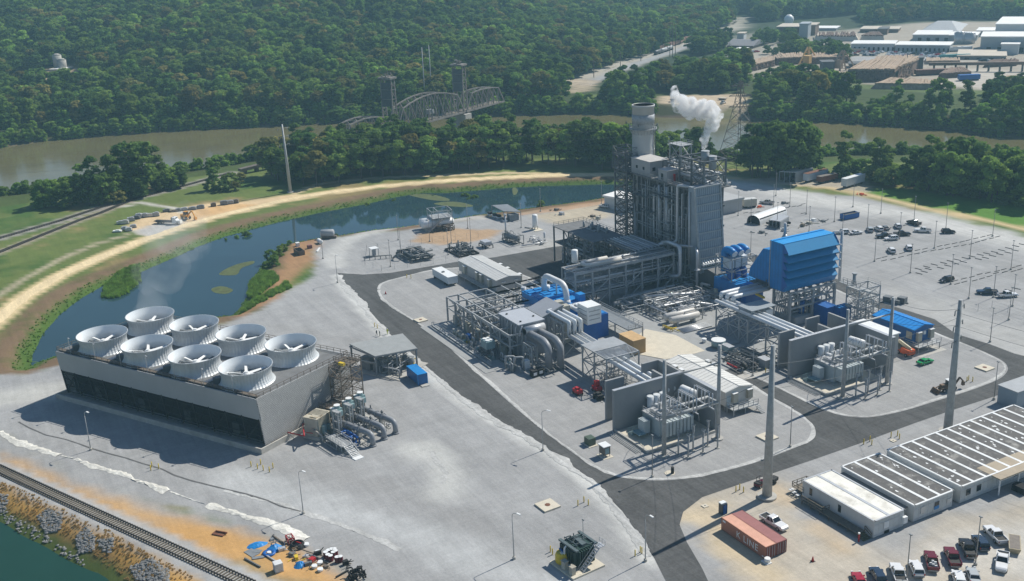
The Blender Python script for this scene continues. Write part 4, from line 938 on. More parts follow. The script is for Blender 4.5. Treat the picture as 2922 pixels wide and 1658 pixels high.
for k in range(6):m.box(-173.6+k*.35,-173.2+k*.35,156,157.2,1.2-k*.22,1.3-k*.22)
build('landing',m,STEEL,t)
t=thing('switchgear_building','grey ribbed-roof switchgear building behind the pipe gallery','building',(-295,150,0))
shed(t,-309.4,-282.4,145.6,154.4,1.4,5.0,.7,CLADG,ROOFG)
for x,h in((-304,4.4),(-295,4.6),(-292,4.6),(-286.5,4.4)):ac(t,x,145.6,2.0,h,'y',-1)
for x in(-298,-293,-285):ac(t,x,155.0,2.6,4.8,'y',1)
m=MB();m.frame([-308+i*5 for i in range(6)],[146.2,150,153.8],[0,1.4],.5);build('piers',m,GREYD,t)
m=MB();m.box(-306,-283,143.6,145.5,1.2,1.4);m.frame([-306+i*4.6 for i in range(6)],[143.7,145.3],[0,1.2],.16);m.rail([(-306,143.6,1.4),(-283,143.6,1.4)],1.1,2.,.08);build('walkway',m,STEEL,t)
for y in(147.4,152):build('sign_light',bx(-282.4,-282.1,y,y+1.4,4.0,4.2),WHITE,t)
q=[Q9(1010,965,3.2),Q9(1190,1080,3.2),Q9(1305,1055,3.2)]
t=thing('trailer_box','plain white box trailer standing beside the switchgear building','trailer',(q[1].x,q[1].y,0))
m=MB();m.box(q[0].x,q[1].x,q[1].y,q[2].y,.9,3.2);build('box',m,M('pale_box',(.55,.60,.62),.45,0,.05,.4),t)
build('roof',bx(q[0].x-.05,q[1].x+.05,q[1].y-.05,q[2].y+.05,3.2,3.28),WHITE,t)
m=MB()
for x in(q[0].x+1.2,q[1].x-3,q[1].x-1.8):
 for y in(q[1].y+.2,q[2].y-.2):m.tube([(x,y-.15,.48),(x,y+.15,.48)],.48,12)
build('wheels',m,BLACK,t);build('vent',bx((q[0].x+q[1].x)/2-.4,(q[0].x+q[1].x)/2+.4,q[1].y+.8,q[1].y+1.6,3.28,3.6),STEELD,t)
t=thing('control_building','bright blue control building on piers beside the right firewall','building',(-186,217,0))
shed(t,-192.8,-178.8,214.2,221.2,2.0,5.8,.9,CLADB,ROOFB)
for y in(215.6,220.2):ac(t,-178.8,y,2.6,5.0,'x',1)
build('wall_panel',MB().box(-181.2,-179.4,214.0,214.2,3.0,5.0),BEIGE,t)
build('wall_lamp',bx(-178.78,-178.4,217.4,218.2,4.0,4.9),WHITE,t)
m=MB();m.frame([-192+i*3.2 for i in range(5)],[214.8,217.8,220.8],[0,2.0],.5);build('piers',m,GREYP,t)
m=MB();m.box(-178.6,-176.0,213.0,221.4,1.8,2.0);m.box(-191,-178.6,212.6,214.0,1.8,2.0);m.frame([-178.4,-176.2],[213.2,217,221.2],[0,1.8],.18);m.rail([(-191,212.6,2),(-176,212.8,2),(-176,221.4,2)],1.15,1.6,.09);build('landing',m,STEEL,t)
build('pad',MB().box(-193,-174.4,212,222,0,.06),CONC,t)
t=thing('cable_house','low white flat-roofed cable house tucked behind the right firewall','building',(-178,203,0))
m=MB();m.box(-190,-178,201.2,207.6,0,6.6);build('walls',m,CLADG,t);build('roof',bx(-190.3,-177.7,200.9,207.9,6.6,6.9),WHITE,t);build('roof_pipe',MB().tube([(-187,203.4,7),(-179,203.4,7)],.1,6),STEEL,t)
c=QT(610,235);t=thing('tan_enclosure','plain tan windowless enclosure beyond the bus duct canopy','building',c)
q=[QT(445,40,4.2),QT(580,115,4.2),QT(695,85,4.2)]
m=MB();m.box(q[0].x,q[1].x,q[1].y,q[2].y+.2,0,4.1);build('walls',m,TAN,t);build('roof',bx(q[0].x-.1,q[1].x+.1,q[1].y-.1,q[2].y+.3,4.1,4.2),M('tan_roof',(.50,.33,.16),.7),t)
# --- boiler block, stack, pipe bridge
r5=random.Random(11)
HR=M('boiler_casing',(.12,.125,.13),.6,0,.15,.25,(.08,.078,.075),streak=.15)  # casing darkened: shade between the columns is put into its colour
HRP=ribbed('boiler_front_panel',(.30,.335,.365),'Y',.75,.5,.5,0,.1,.55)
t=thing('boiler_block','towering grey heat recovery boiler clad in pipes and steel beside the tall stack','boiler',(-268,206,0))
hb=t
build('casing',bx(-286,-254.5,202.4,211.6,1.2,30.2),HR,t)
m=MB()
for x in(-286.5,-282,-277.5,-273,-268.5,-264,-259.5,-255):
 for y in(201.2,212.6):m.bar((x,y,0),(x,y,31),.55)
for z in(5,11.5,18,24.5,30.6):
 for y in(201.2,212.6):m.bar((-287,y,z),(-254,y,z),.45,.6)
for i in range(14):x=-285.4+i*2.25;m.bar((x,202.1,2),(x,202.1,30),.3,.3)
build('column',m,STEELD,t)
m=MB()
for i in range(40):
 x=r5.uniform(-285.5,-255.5);z1=r5.uniform(16,31);z0=r5.choice((2,3,r5.uniform(4,14)))
 y=201.9-r5.uniform(0,1.1);m.tube([(x,202.4,z1),(x,y,z1),(x,y,z0),(x+r5.uniform(-1.2,1.2),y,z0)],r5.choice((.12,.16,.2,.28)),6,.4)
build('riser_pipes',m,LAG,t)
m=MB();m.mess(-286,-255,199.8,201.6,3,30,42,.07,.17,r5);build('small_pipes',m,STEEL,t)
m=MB()
for x in(-268.3,-272.2):m.tube([(x,200.9,29.6),(x,200.9,10)],.38,10)
m.tube([(-256,200.4,32),(-261.2,199.8,31.6),(-261.2,199.8,13.2),(-263,194,13.0)],.48,10,1.2);m.tube([(-252.5,199.9,32),(-254.4,199.2,31.7),(-254.4,199.2,9)],.4,10,.9);m.tube([(-253.5,198.6,31),(-253.5,198.6,8)],.3,8)
build('main_steam_pipes',m,LAG,t)
m=MB()
for z,x0,x1 in((24.2,-286,-279),(20,-281,-274),(15,-269,-262),(11.4,-277,-268),(26.5,-275,-262)):
 m.box(x0,x1,199.6,201.0,z,z+.12);m.rail([(x0,199.6,z+.1),(x1,199.6,z+.1)],1.1,1.6,.07);m.bar((x0,201,z-1.5),(x0,199.6,z),.14);m.bar((x1,201,z-1.5),(x1,199.6,z),.14)
build('side_platforms',m,STEELD,t)
m=MB();m.hexa([(-254.5,199.2,6),(-248.6,199.4,6),(-248.6,208.4,6),(-254.5,209.6,6),(-254.5,198.8,32.6),(-251.6,198.8,32.6),(-251.6,208.6,32.6),(-254.5,210.2,32.6)]);build('inlet_duct',m,HRP,t)
m=MB()
for z in(10.6,13.2,15.9,18.4,21.9,24.6,27.1,29.6,32.4):
 k=(z-6)/26.6;x=-248.6-3.0*k;y0,y1=199.4-.6*k,208.4+.2*k
 m.bar((x+.1,y0-.1,z),(x+.1,y1+.1,z),.32,.45)
for z0,z1 in((6,21.9),(21.9,32.6)):
 for q in(0,1):
  k0,k1=(z0-6)/26.6,(z1-6)/26.6
  m.bar((-248.5-3*k0,(199.3-.6*k0)if not q else(208.5+.2*k0),z0),(-248.5-3*k1,(199.3-.6*k1)if not q else(208.5+.2*k1),z1),.5)
build('panel_beams',m,STEEL,t)
m=MB()
for i in range(11):y=200+i*.95;m.hexa([(-249.9,y,9.2),(-248.0,y,8.2),(-248.0,y+.35,8.2),(-249.9,y+.35,9.2),(-249.9,y,10.4),(-248.0,y,9.2),(-248.0,y+.35,9.2),(-249.9,y+.35,10.4)])
m.box(-249,-247.7,199.6,210.6,7.3,7.6);m.box(-249,-247.7,199.6,210.6,8.7,8.9);build('expansion_joint',m,WHITE,t)
build('lower_duct',MB().hexa([(-254.5,200.4,.2),(-243.5,201.4,.8),(-243.5,209,.8),(-254.5,211,.2),(-254.5,200.4,8.8),(-243.5,201.4,6.6),(-243.5,209,6.6),(-254.5,211,8.8)]),HR,t)
m=MB()
for i in range(8):z=.8+i*.85;m.box(-254.6,-253.5,199.8,200.4,z,z+.2)
build('duct_ribs',m,GREYP,t)
m=MB();m.box(-288,-252,200.4,213.4,30.9,31.2);build('roof_deck',m,DECKM,t)
m=MB();m.rail([(-288,200.4,31.2),(-252,200.4,31.2),(-252,213.4,31.2),(-288,213.4,31.2),(-288,200.4,31.2)],1.15,2.0,.09);build('railing',m,STEEL,t)
pc=M('penthouse_cladding',(.37,.365,.36),.6,0,.06,.3)
pr=M('penthouse_roof',(.44,.425,.40),.7,0,.08,.4)
for x0,x1,y0,y1,z1 in((-287.6,-277.2,200.8,208.3,36),(-272.6,-268.0,200.8,208.4,34.6)):
 p=build('penthouse',bx(x0,x1,y0,y1,31.2,z1),pc,t)
 build('penthouse_roof',bx(x0-.15,x1+.15,y0-.15,y1+.15,z1,z1+.2),pr,p)
 m=MB()
 if x1-x0>6:
  for x in(x0+2.6,x0+6.4):m.box(x,x+1.0,y0-.04,y0,33,34)
  m.box(x1,x1+.04,y0+1,y0+2.2,33,34.2)
 else:m.box(x0+1.4,x0+2.6,y0-.04,y0,31.4,33.6)
 build('penthouse_window',m,GLASS,p)
build('red_hoist',bx(-267.6,-267.1,203,203.5,31.2,33.6),RED,t)
m=MB()
for y in(205,209.4):m.hcyl((-276.4,y+1,33.2),(-256,y+1,33.2),.95,12)
build('steam_drum',m,LAG,t)
m=MB();m.mess(-282,-253,204,213,31.3,35.5,46,.1,.32,r5);build('roof_pipes',m,LAG,t)
m=MB();m.mess(-280,-253,204,213,31.3,38,30,.08,.2,r5);build('roof_small_pipes',m,STEELD,t)
m=MB();m.frame([-265,-259,-253.0],[203.4,212],[31.2,35,39.6],.5,2)
m.bar((-268.9,208.8,39.2),(-253.4,208.8,39.2),.3)
build('roof_frame',m,STEELD,t)
m=MB();m.frame([-275.6,-269.6],[207.6,211.6],[31.2,37,41.6],.28,1);m.box(-276,-269.2,207.2,212,41.6,41.8);m.rail([(-276,207.2,41.8),(-269.2,207.2,41.8),(-269.2,212,41.8),(-276,212,41.8)],1,2,.08);build('hoist_platform',m,STEEL,t)
m=MB()
for p,h in(((-257.6,207.6),42.0),((-255.2,208.6),40.6)):
 m.cyl(p,1.25,h-4,h,18);m.lathe((p[0],p[1],h),[(1.25,0),(1.32,.02),(1.32,-.3)],18)
build('vent_silencer',m,GREYP,t)
m=MB()
for p,z in(((-278.4,209),38.6),((-275,210.4),38.2)):m.cyl(p,.28,31,z,8);m.cyl(p,.5,z,z+.5,8,.25)
build('relief_vent',m,BLACK,t)
m=MB()
for x,y in((-283,211),(-279,210.4)):m.tube([(x,y,31.2),(x,y,35.2),(x+5,y,35.8)],.4,8,1.)
build('vent_header',m,WHITE,t)
t=thing('boiler_stair_tower','dark open steel stair tower at the left end of the boiler below the stack','stair tower',(-293,203,0))
m=MB();m.stairs(-296.8,-289.6,200.4,204.8,0,36,3.0,.42,'x');build('stair_frame',m,STEELD,t)
m=MB();m.box(-297.4,-287.8,199.8,205.6,31.0,31.2);m.rail([(-297.4,199.8,31.2),(-288,199.8,31.2)],1.15,1.8,.1);m.frame([-297.2,-293.6,-290],[199.9,205.4],[31.2,36.4,38.6],.2,1);build('top_landing',m,STEELD,t)
SC=(-291.4,208.3)
t=thing('exhaust_stack','tall pale grey cylindrical exhaust stack with a ring platform near its open top','chimney',(SC[0],SC[1],0))
STK=M('stack_shell',(.44,.44,.425),.6,0,.07,.15,(.38,.37,.35),streak=.2)
m=MB();m.lathe((*SC,0),[(3.72,0),(3.72,27),(3.75,38.5),(3.7,38.6),(3.66,51.6),(3.85,51.65),(3.85,52.3),(3.6,52.35),(3.5,52.2)],56);build('shell',m,STK,t)
build('flue_lining',MB().lathe((*SC,0),[(3.5,52.2),(3.46,44),(.1,43.9)],48),BLACK,t)
m=MB()
for z in(20,31.5,37.2):m.lathe((*SC,z),[(3.74,0),(3.84,0),(3.84,.22),(3.74,.22)],56,smooth=False)
build('stiffener_ring',m,STK,t)
build('mesh_band',MB().lathe((*SC,0),[(3.73,46.2),(3.77,46.2),(3.77,49.2),(3.73,49.2)],56),M('band',(.33,.345,.36),.5,0,.25,1.5),t)
m=MB();m.lathe((*SC,44.3),[(3.66,0),(4.7,0),(4.7,.2),(3.66,.2)],48,smooth=False);m.lathe((*SC,45.6),[(4.6,0),(4.7,0),(4.7,.1),(4.6,.1)],48,smooth=False);m.lathe((*SC,45.0),[(4.6,0),(4.7,0),(4.7,.08),(4.6,.08)],48,smooth=False)
for i in range(24):
 q=2*PI*i/24;c=Vector((math.cos(q),math.sin(q),0));m.bar(Vector((*SC,44.4))+c*4.65,Vector((*SC,45.6))+c*4.65,.09);m.bar(Vector((*SC,42.6))+c*3.7,Vector((*SC,44.3))+c*4.55,.16)
build('ring_platform',m,STEEL,t)
m=MB()
for q in(-.9,.3,1.9,3.9):c=Vector((math.cos(q),math.sin(q),0));m.bar(Vector((*SC,45.9))+c*3.7,Vector((*SC,45.9))+c*6.0,.16);m.bar(Vector((*SC,45.9))+c*5.8,Vector((*SC,46.6))+c*5.8,.3)
c=Vector((math.cos(.62),math.sin(.62),0))
for k in(-.35,.35):m.bar(Vector((*SC,2))+c*4.0+Vector((0,k,0)),Vector((*SC,45))+c*4.0+Vector((0,k,0)),.14)
build('ladder',m,STEELD,t)
t=thing('raised_platform','two-storey steel platform with plated decks left of the boiler','platform',(-290,186,0))
m=MB();m.frame([-303.4,-297,-290.6,-284.4,-278.6],[179.5,185.4,191.4],[0,7.1,12.5],.42,2);m.rail([(-303.4,179.4,12.7),(-303.4,191.5,12.7),(-278.6,191.5,12.7)],1.15,2,.08);build('frame',m,STEELD,t)
build('top_deck',bx(-303.7,-278.4,179.2,191.7,12.5,12.7),DECKM,t);build('middle_deck',bx(-303.2,-279,179.8,191.2,6.9,7.1),DECKM,t)
m=MB();m.mess(-294,-284,186,191,12.8,13.8,12,.1,.2,r5)
for i in range(6):x=-296+i*2.2;m.cyl((x,187+(i%2)*2),.4,12.7,14.3,8);m.ball((x,187+(i%2)*2,14.3),.4,8)
build('deck_valves',m,STEEL,t)
m=MB();m.mess(-302,-280,180.5,190.5,.2,6.5,45,.12,.35,r5);m.mess(-302,-280,180.5,190.5,7.2,11.8,30,.12,.3,r5);build('pipes',m,LAG,t)
m=MB()
for i in range(7):x=-300+i*2.2;m.cyl((x,181.2),.5,0,3.2,10);m.pump(x,184,.1,2.0,PI/2)
for x in(-296,-291,-286):m.box(x-1.2,x+1.2,186,189,.1,3.6)
build('equipment',m,GREYD,t)
t=thing('pipe_bridge','long two-level steel pipe bridge running along the boiler front','pipe bridge',(-258,176,0))
m=MB();ys=[157.5,163.5,169.5,175.5,181.5,187.5,193.5];m.frame([-262,-254.6],ys,[0,4.7,8.6,12.3],.42);m.frame([-254.6],ys,[0,4.7,12.3],.1)
for a,b in zip(ys[1::2],ys[2::2]):
 m.bar((-254.6,a,4.7),(-254.6,b,8.6),.26);m.bar((-254.6,a,.2),(-254.6,b,4.7),.26)
m.rail([(-254.5,157.5,12.4),(-254.5,193.5,12.4)],1.15,2,.08);m.rail([(-254.5,157.5,4.8),(-254.5,193.5,4.8)],1.15,2,.08)
build('frame',m,STEEL,t)
build('top_deck',bx(-262.3,-254.9,157.2,194,12.3,12.45),DECKM,t);build('edge_beam',bx(-254.9,-254.3,157.2,194,11.7,12.5),STEEL,t);build('low_deck',bx(-262.2,-254.4,157.2,194,4.6,4.75),STEELD,t)
m=MB()
for i,x in enumerate((-261,-260,-258.8,-257.4,-256.2,-255.4)):
 for z in(5.2,9.2)+((12.8,)if i in(1,4)else()):m.tube([(x,157.5,z),(x,193.5,z)],(.16,.22,.3,.2,.26,.15)[(i+int(z))%6],7)
m.mess(-261.6,-255,158,193,4.9,12,50,.1,.24,r5);build('pipes',m,LAG,t)
m=MB();m.tube([(-259.6,172,13.4),(-259.6,162.6,13.4),(-256.4,162.6,13.4),(-256.4,175,13.4)],.62,12,1.2);build('expansion_loop',m,M('cream_lagging',(.55,.53,.49),.45,0,.1,1.),t)
m=MB();m.tube([(-264,196,13),(-258.5,194.6,14.6),(-252.4,194.2,14.6),(-252,194,12),(-252,194,5.4),(-254.6,192,5)],.6,12,1.2);m.tube([(-257,196,13.6),(-252,200,13.8),(-248,197.4,13.4),(-247.8,197.4,.4)],.42,10,1.2);m.cyl((-247.8,197.4),.9,7.6,7.9,14);build('steam_line',m,LAG,t)
c=QP(600,640,12.4);build('expansion_tank',MB().hcyl((c.x,c.y,12.6),(c.x,c.y,16.4),1.0,14,.25),WHITE,t)
m=MB();m.frame([-265.6,-262.2],[164.8,168],[0,4,8,12],.2,1);build('end_stair',m,STEEL,t)
t=thing('link_walkway','dark walkway linking the raised platform to the pipe bridge under the boiler','walkway',(-272,188,0))
build('deck',bx(-278.6,-262,183.2,195.6,12.2,12.4),DECKM,t)
m=MB();m.frame([-278,-273,-268,-263],[183.6,195.2],[0,6,12.2],.36,2);m.rail([(-278.6,183.2,12.4),(-262.3,183.2,12.4)],1.1,2,.08);build('frame',m,STEELD,t)
m=MB()
for i in range(8):m.tube([(-278,184.4+i*1.3,12.75),(-262,184.4+i*1.3,12.75)],.2+.08*(i%3),6)
m.mess(-277,-263,184,195,.4,11.5,46,.12,.35,r5);build('pipes',m,LAG,t)
m=MB()
for i in range(6):x=-276+i*2.4;m.pump(x,187+(i%3)*2.4,.1,2.4,PI/2)
for x in(-275,-269):m.hcyl((x,186,4),(x,194,4),1.2,12)
build('feed_pumps',m,GREYD,t)
t=thing('under_boiler_pipes','dark tangle of feed pipes and vessels in the shade below the pipe bridge','pipework',(-250,185,0))
m=MB();m.mess(-253,-244,166,199,.2,3.6,60,.12,.3,r5);m.mess(-287,-255,196,201,.2,9,40,.15,.4,r5)
for i in range(5):m.tube([(-248.8+i*.8,186,.2),(-248.8+i*.8,186,3.0),(-248.8+i*.8,188,3.0),(-248.8+i*.8,188,.4)],.14,6,.3)
build('pipes',m,STEEL,t)
m=MB();m.cyl((-251,178),1.6,.2,3.2,16);m.hcyl((-250.4,168,1.6),(-250.4,173.6,1.6),.9,12);build('vessels',m,GREYD,t)
t=thing('valve_yard','sunlit maze of pale pipes and valves between boiler and tan enclosure','pipework',(-238,180,0))
m=MB();m.mess(-247,-231,174,195,.2,3.4,44,.1,.24,r5)
m.tube([(-247,176,3.6),(-239,192,3.8)],.4,8);m.tube([(-246,181,2.6),(-231,190,2.8)],.3,8);build('pipes',m,LAG,t)
m=MB();m.frame([-246,-241,-236],[176,183,190],[0,2.6,4.4],.2,2);m.mess(-246,-231,174,194,.2,4.2,24,.05,.12,r5);build('pipe_frame',m,STEEL,t)
m=MB()
for i in range(12):p=(r5.uniform(-246,-232),r5.uniform(174,193));m.cyl(p,.35,.2,2.4,8);m.ball((p[0],p[1],2.6),.5,8)
build('valves',m,STEELD,t)
t=thing('horizontal_vessel','pair of long white horizontal pressure vessels in the valve yard','tank',(-230,179,0))
for x,y0,y1 in((-232.1,173.6,183.6),(-228.9,173.2,182.8)):build('vessel',MB().hcyl((x,y0,2.0),(x,y1,2.0),1.05,16),M_WV if 'M_WV' in globals()else globals().setdefault('M_WV',M('ivory_vessel',(.60,.575,.53),.45,0,.06,.5)),t)
m=MB()
for x in(-232.1,-228.9):
 for y in(175,181):m.box(x-.9,x+.9,y-.3,y+.3,0,1.3)
 m.tube([(x,178,3),(x,178,3.6),(x,184.5,3.6),(x,184.5,.2)],.16,6,.4)
build('saddle',m,STEEL,t)
m=MB();m.rail([(-229.5,170.8,.1),(-225.6,171.4,.1)],1.0,1.,.12);m.tube([(-230,172,.5),(-224,172.6,.5)],.14,6);m.tube([(-229,171,.9),(-226,171,.9),(-226,173,.9)],.14,6,.3);one('yellow_gas_pipes',m,YELLOW,'bright yellow low pipes on the slab before the white vessels','pipes',(-228,171.6,0))
m=MB()
for k in range(5):m.tube([(-225.5+k*.7,173,.35),(-225.5+k*.7,183,.35)],.2,6)
one('pipe_stack',m,LAG,'row of loose pale pipes lying right of the white vessels','pipes',(-223,178,0))
# --- gas turbine: filter house, enclosure, exhaust vents
BLUES=ribbed('blue_panel',(.012,.19,.48),'X',1.2,.25,.45,0,.12,.82,(.014,.15,.38));t=thing('filter_house','huge bright blue louvred air intake filter house raised on steel legs','filter house',(-214,208,0))
build('body',MB().hexa([(-217.3,199.0,10.2),(-212.4,199.0,10.2),(-212.4,217.8,10.2),(-217.3,217.8,10.2),(-217.3,199.0,23.9),(-212.4,199.0,23.9),(-212.4,217.8,23.9),(-217.3,217.8,23.9)]),BLUES,t)
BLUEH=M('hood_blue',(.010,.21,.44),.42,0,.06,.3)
zt=[24.0,21.35,19.1,16.9,14.7]
for i,z in enumerate(zt):
 d=2.75 if i==0 else 2.35
 m=MB();m.hexa([(-212.4,198.9,z-.1),(-210.1,198.9,z-d-.1),(-210.1,217.9,z-d-.1),(-212.4,217.9,z-.1),(-212.4,198.9,z),(-210.05,198.9,z-d),(-210.05,217.9,z-d),(-212.4,217.9,z)]);build('hood',m,BLUEH,t)
m=MB();m.hexa([(-212.4,199,10.2),(-211.2,199,10.4),(-211.2,217.8,10.4),(-212.4,217.8,10.2),(-212.4,199,12.4),(-210.2,199,12.3),(-210.2,217.8,12.3),(-212.4,217.8,12.4)]);build('bottom_hood',m,BLUE,t)
for y,s in((198.9,-1),(217.82,1)):
 pts=[(-212.4,10.3)]
 for z in zt[::-1]:pts+=[(-210.15,z-2.3),(-212.0,z-.05)]
 pts+=[(-212.4,23.9)]
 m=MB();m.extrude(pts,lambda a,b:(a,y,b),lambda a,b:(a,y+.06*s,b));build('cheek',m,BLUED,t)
build('roof',MB().box(-217.5,-212.3,198.8,218,23.9,24.05).box(-216.4,-216.2,198.9,217.9,24.05,24.25),M('sunlit_blue_roof',(.015,.27,.62),.4,0,.06,.5),t)  # roof is a lighter copy of the body blue, sunshine put into the colour
build('seam',bx(-217.42,-217.3,198.7,198.95,10.2,23.9),LAG,t)
m=MB();m.extrude([(-217.3,10.5),(-227.4,10.8),(-226.8,13.4),(-221.6,20.4),(-217.3,20.8)],lambda a,b:(a,200.0,b),lambda a,b:(a,216.6,b));build('transition_duct',m,BLUES,t)
m=MB();m.mess(-226,-217.6,199.6,201,9.4,12.2,14,.08,.2,r5);m.box(-226,-217,199,203,9.6,9.8);m.rail([(-227,198.8,9.8),(-217,198.8,9.8)],1.1,1.5,.08);build('side_walkway',m,STEELD,t)
m=MB()
for p,q in(((-225.5,199.2,8.6),(-220.5,198.4,8.6)),((-221.6,198,7.2),(-217.6,197.4,7.2))):m.bar(p,q,.7,.5)
build('yellow_beam',m,YELLOW,t)
m=MB()
m.frame([-217,-210.5],[200.5,209,217.4],[0,5.2,9.8],.62);m.frame([-217,-213.8,-210.5],[200.5,203.3,206.1,208.9,211.7,214.5,217.4],[7.4,9.9],.24,1)
for y0,y1 in((200.5,203.3),(203.3,206.1),(206.1,208.9),(208.9,211.7),(211.7,214.5),(214.5,217.4)):
 m.bar((-210.4,y0,7.2),(-210.4,y1,9.9),.2);m.bar((-210.4,y1,7.2),(-210.4,y0,9.9),.2)
m.bar((-210.5,200.5,7.2),(-210.5,217.4,7.2),.4)
build('support_frame',m,STEEL,t)
m=MB()
for i in range(9):x=-217+i*.8;m.bar((x,200.2,3),(x+.8,200.2,9.6),.16);m.bar((x+.8,200.2,3),(x,200.2,9.6),.12)
build('lattice_stair',m,STEEL,t)
m=MB()
for z in(13.6,16,18,20.4):m.tube([(-212,218,z),(-211,219.4,z+.3),(-211.4,220,z)],.2,6,.4)
m.tube([(-211.6,220.2,9.8),(-211.6,220.2,24.4)],.42,8);m.bar((-213,218,24.2),(-211.4,220.4,24.2),.4)
build('side_pipe',m,LAG,t)
m=MB();m.mess(-216.5,-211,201,217,.3,7,40,.1,.28,r5);build('under_pipes',m,STEEL,t)
t=thing('lube_oil_house','deep blue box house standing under the raised filter house','equipment house',(-208,213,0))
build('walls',MB().box(-213.6,-205.2,209.6,213.4,0,5.2),BLUED,t);build('annex',bx(-205.2,-202.8,212.2,216.4,0,5.2),BLUED,t)
m=MB();m.box(-205.3,-202.7,212.1,216.5,5.2,5.35)
for k in range(3):m.bar((-205,213+k*1.2,5.45),(-203,213+k*1.2,5.45),.2)
build('roof',m,BLUE,t)
t=thing('starter_module','grey skid module with a low white wall under the filter house front','equipment house',(-213,204,0))
build('module',bx(-216,-209.8,202,208.4,.2,2.4),GREYP,t);build('tank',MB().cyl((-212,206.4),.9,2.4,6.2,12),BLUED,t)
t=thing('intake_stair_tower','slender open steel stair tower right of the filter house','stair tower',(-200,218,0))
m=MB();m.stairs(-203.2,-198.6,214.6,222.6,0,11.2,2.8,.26);m.box(-209.8,-198.6,218.2,219.8,9.9,10.05);m.rail([(-209.8,218.2,10.05),(-203.2,218.2,10.05)],1.1,1.6,.09);m.rail([(-209.8,219.8,10.05),(-203.2,219.8,10.05)],1.1,1.6,.09);build('stair_frame',m,STEEL,t)
m=MB();m.mess(-203,-199,215,222,.3,8,20,.08,.18,r5);build('pipes',m,LAG,t)
build('exhaust_post',MB().cyl((-205.6,219.8),.5,9,13.2,12,.5).cyl((-205.6,219.8),.75,13.2,13.5,12),GREYP,t)
t=thing('turbine_enclosure','blue gas turbine enclosure between the boiler and the filter house','turbine',(-238,205,0))
m=MB();casing(m,-243.5,-233,200.4,210.6,.4,6.3,.3);build('enclosure',m,BLUE,t)
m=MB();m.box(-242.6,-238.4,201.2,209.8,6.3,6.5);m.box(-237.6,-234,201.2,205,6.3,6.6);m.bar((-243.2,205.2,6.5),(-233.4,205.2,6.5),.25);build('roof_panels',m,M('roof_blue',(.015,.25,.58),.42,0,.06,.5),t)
build('annex',bx(-233,-230.4,202,208.6,.4,5.4),BLUED,t)
m=MB();m.tube([(-247.4,198.6,.5),(-247.4,198.6,3.4),(-244,199.4,3.4)],.3,8,.6);m.tube([(-246.4,198.2,.5),(-246.4,198.2,3.6),(-243.6,199,3.6)],.3,8,.6);m.mess(-248,-234,195.4,199.8,.2,2.6,24,.08,.2,r5);build('fuel_pipes',m,STEEL,t)
build('junction_box',bx(-240.6,-239.4,198.2,198.8,.4,3.6),BEIGE,t)
t=thing('ventilation_fans','three bright blue curved ventilation fan hoods on a steel frame','fans',(-239,205,0))
for i in range(3):
 y=202.3+i*2.55
 h=build('fan_hood',MB().tube([(-241,y,8.4),(-241,y,15.0),(-238.6,y,15.6),(-236.4,y,14.6)],1.1,14,2.4),BLUE,t)
 build('fan_mouth',MB().tube([(-236.5,y,14.68),(-236.3,y,14.58)],1.02,14),WHITE,h)
 build('lower_elbow',MB().tube([(-238,y,6.2),(-238,y,8.6),(-239.6,y,9.6)],1.1,12,1.6),BLUED,t)
 build('silencer',bx(-240.4,-237.6,y-1,y+1,9.8,13.0),M_DUCT,t)
m=MB();m.frame([-243,-235.4],[200.6,209.8],[6.4,9.6,13.4],.26,1);m.bar((-234,211,6),(-234,211,14.2),.5);build('frame',m,STEEL,t)
t=thing('vent_cone','small white conical vent stack behind the blue intake','vent',(-229,214,0))
m=MB();m.cyl((-228.6,214.6),1.5,10,18.4,16);m.cyl((-228.6,214.6),1.5,18.4,20.6,16,.5);m.cyl((-228.6,214.6),.5,20.6,24,10,.42);build('vent',m,LAG,t)
L3=[]
for i in range(3):
 L3.append([(-219.6,196.6+0*i,0)])
L3=[]
for i in range(3):
 ye=189.2+i*1.75;yy=188.2-1.75*(2-i)-.6
 x=-221.6+1.0*i
 L3.append([(-217+0*i,200+i*.4,9.2)])
L3=[[(-222.2+i*2.1,199.0,9.3),(-222.2+i*2.1,186.5+.2*i,9.3),(-222.2+i*2.1,186.5+.2*i,8.0)]for i in range(3)]
L3b=[[(-222.0+i*.9,183.6+i*1.75,7.9),(-183.4,183.4+i*1.75,7.9)]for i in range(3)]
t=bus('three parallel white bus ducts running from the blue intake to the right firewall',[a[:2]+[(a[1][0],a[1][1],8.0)]+[b[1]]for a,b in zip(L3,L3b)]if False else L3b)
for i in range(3):build('duct',MB().tube([(-222.6+i*2.2,199.6,9.4),(-222.6+i*2.2,186.0+i*.4,9.4),(-222.6+i*2.2,186.0+i*.4,7.8)],.6,12,.3),M_DUCT,t)
t=thing('duct_trestle','braced steel trestle with a flat canopy holding up the white ducts by the blue intake','steel frame',(-213,186,0))
m=MB();m.frame([-219.5,-214.4,-209.8,-206.4],[181.8,189.2],[0,3.8,7.0],.3,1);m.frame([-211.6,-206.6],[183.2,191.3],[7,9.3],.24);m.frame([-200,-192],[182.6,188.4],[0,3.6,7.0],.34,1);build('frame',m,STEEL,t)
build('canopy_roof',bx(-212,-206.2,183,191.6,9.3,9.5),M('canopy_plate',(.27,.30,.32),.55,0,.06,.5),t);build('breaker_box',MB().box(-209.6,-206.8,188.6,191,6,8.4),WHITE,t)
build('equipment_base',bx(-217,-208.5,176,181.4,.1,.35),CONCG,t)
t=thing('shaded_skids','dark pipe skids and cable reels in the shadow before the right firewall','pipework',(-200,178,0))
m=MB();m.mess(-204,-190,168,181,.15,1.6,50,.08,.2,r5);build('pipes',m,STEELD,t)
m=MB()
for x,y in((-194,170),(-193,172.4)):m.tube([(x,y-.5,.9),(x,y+.5,.9)],.9,14)
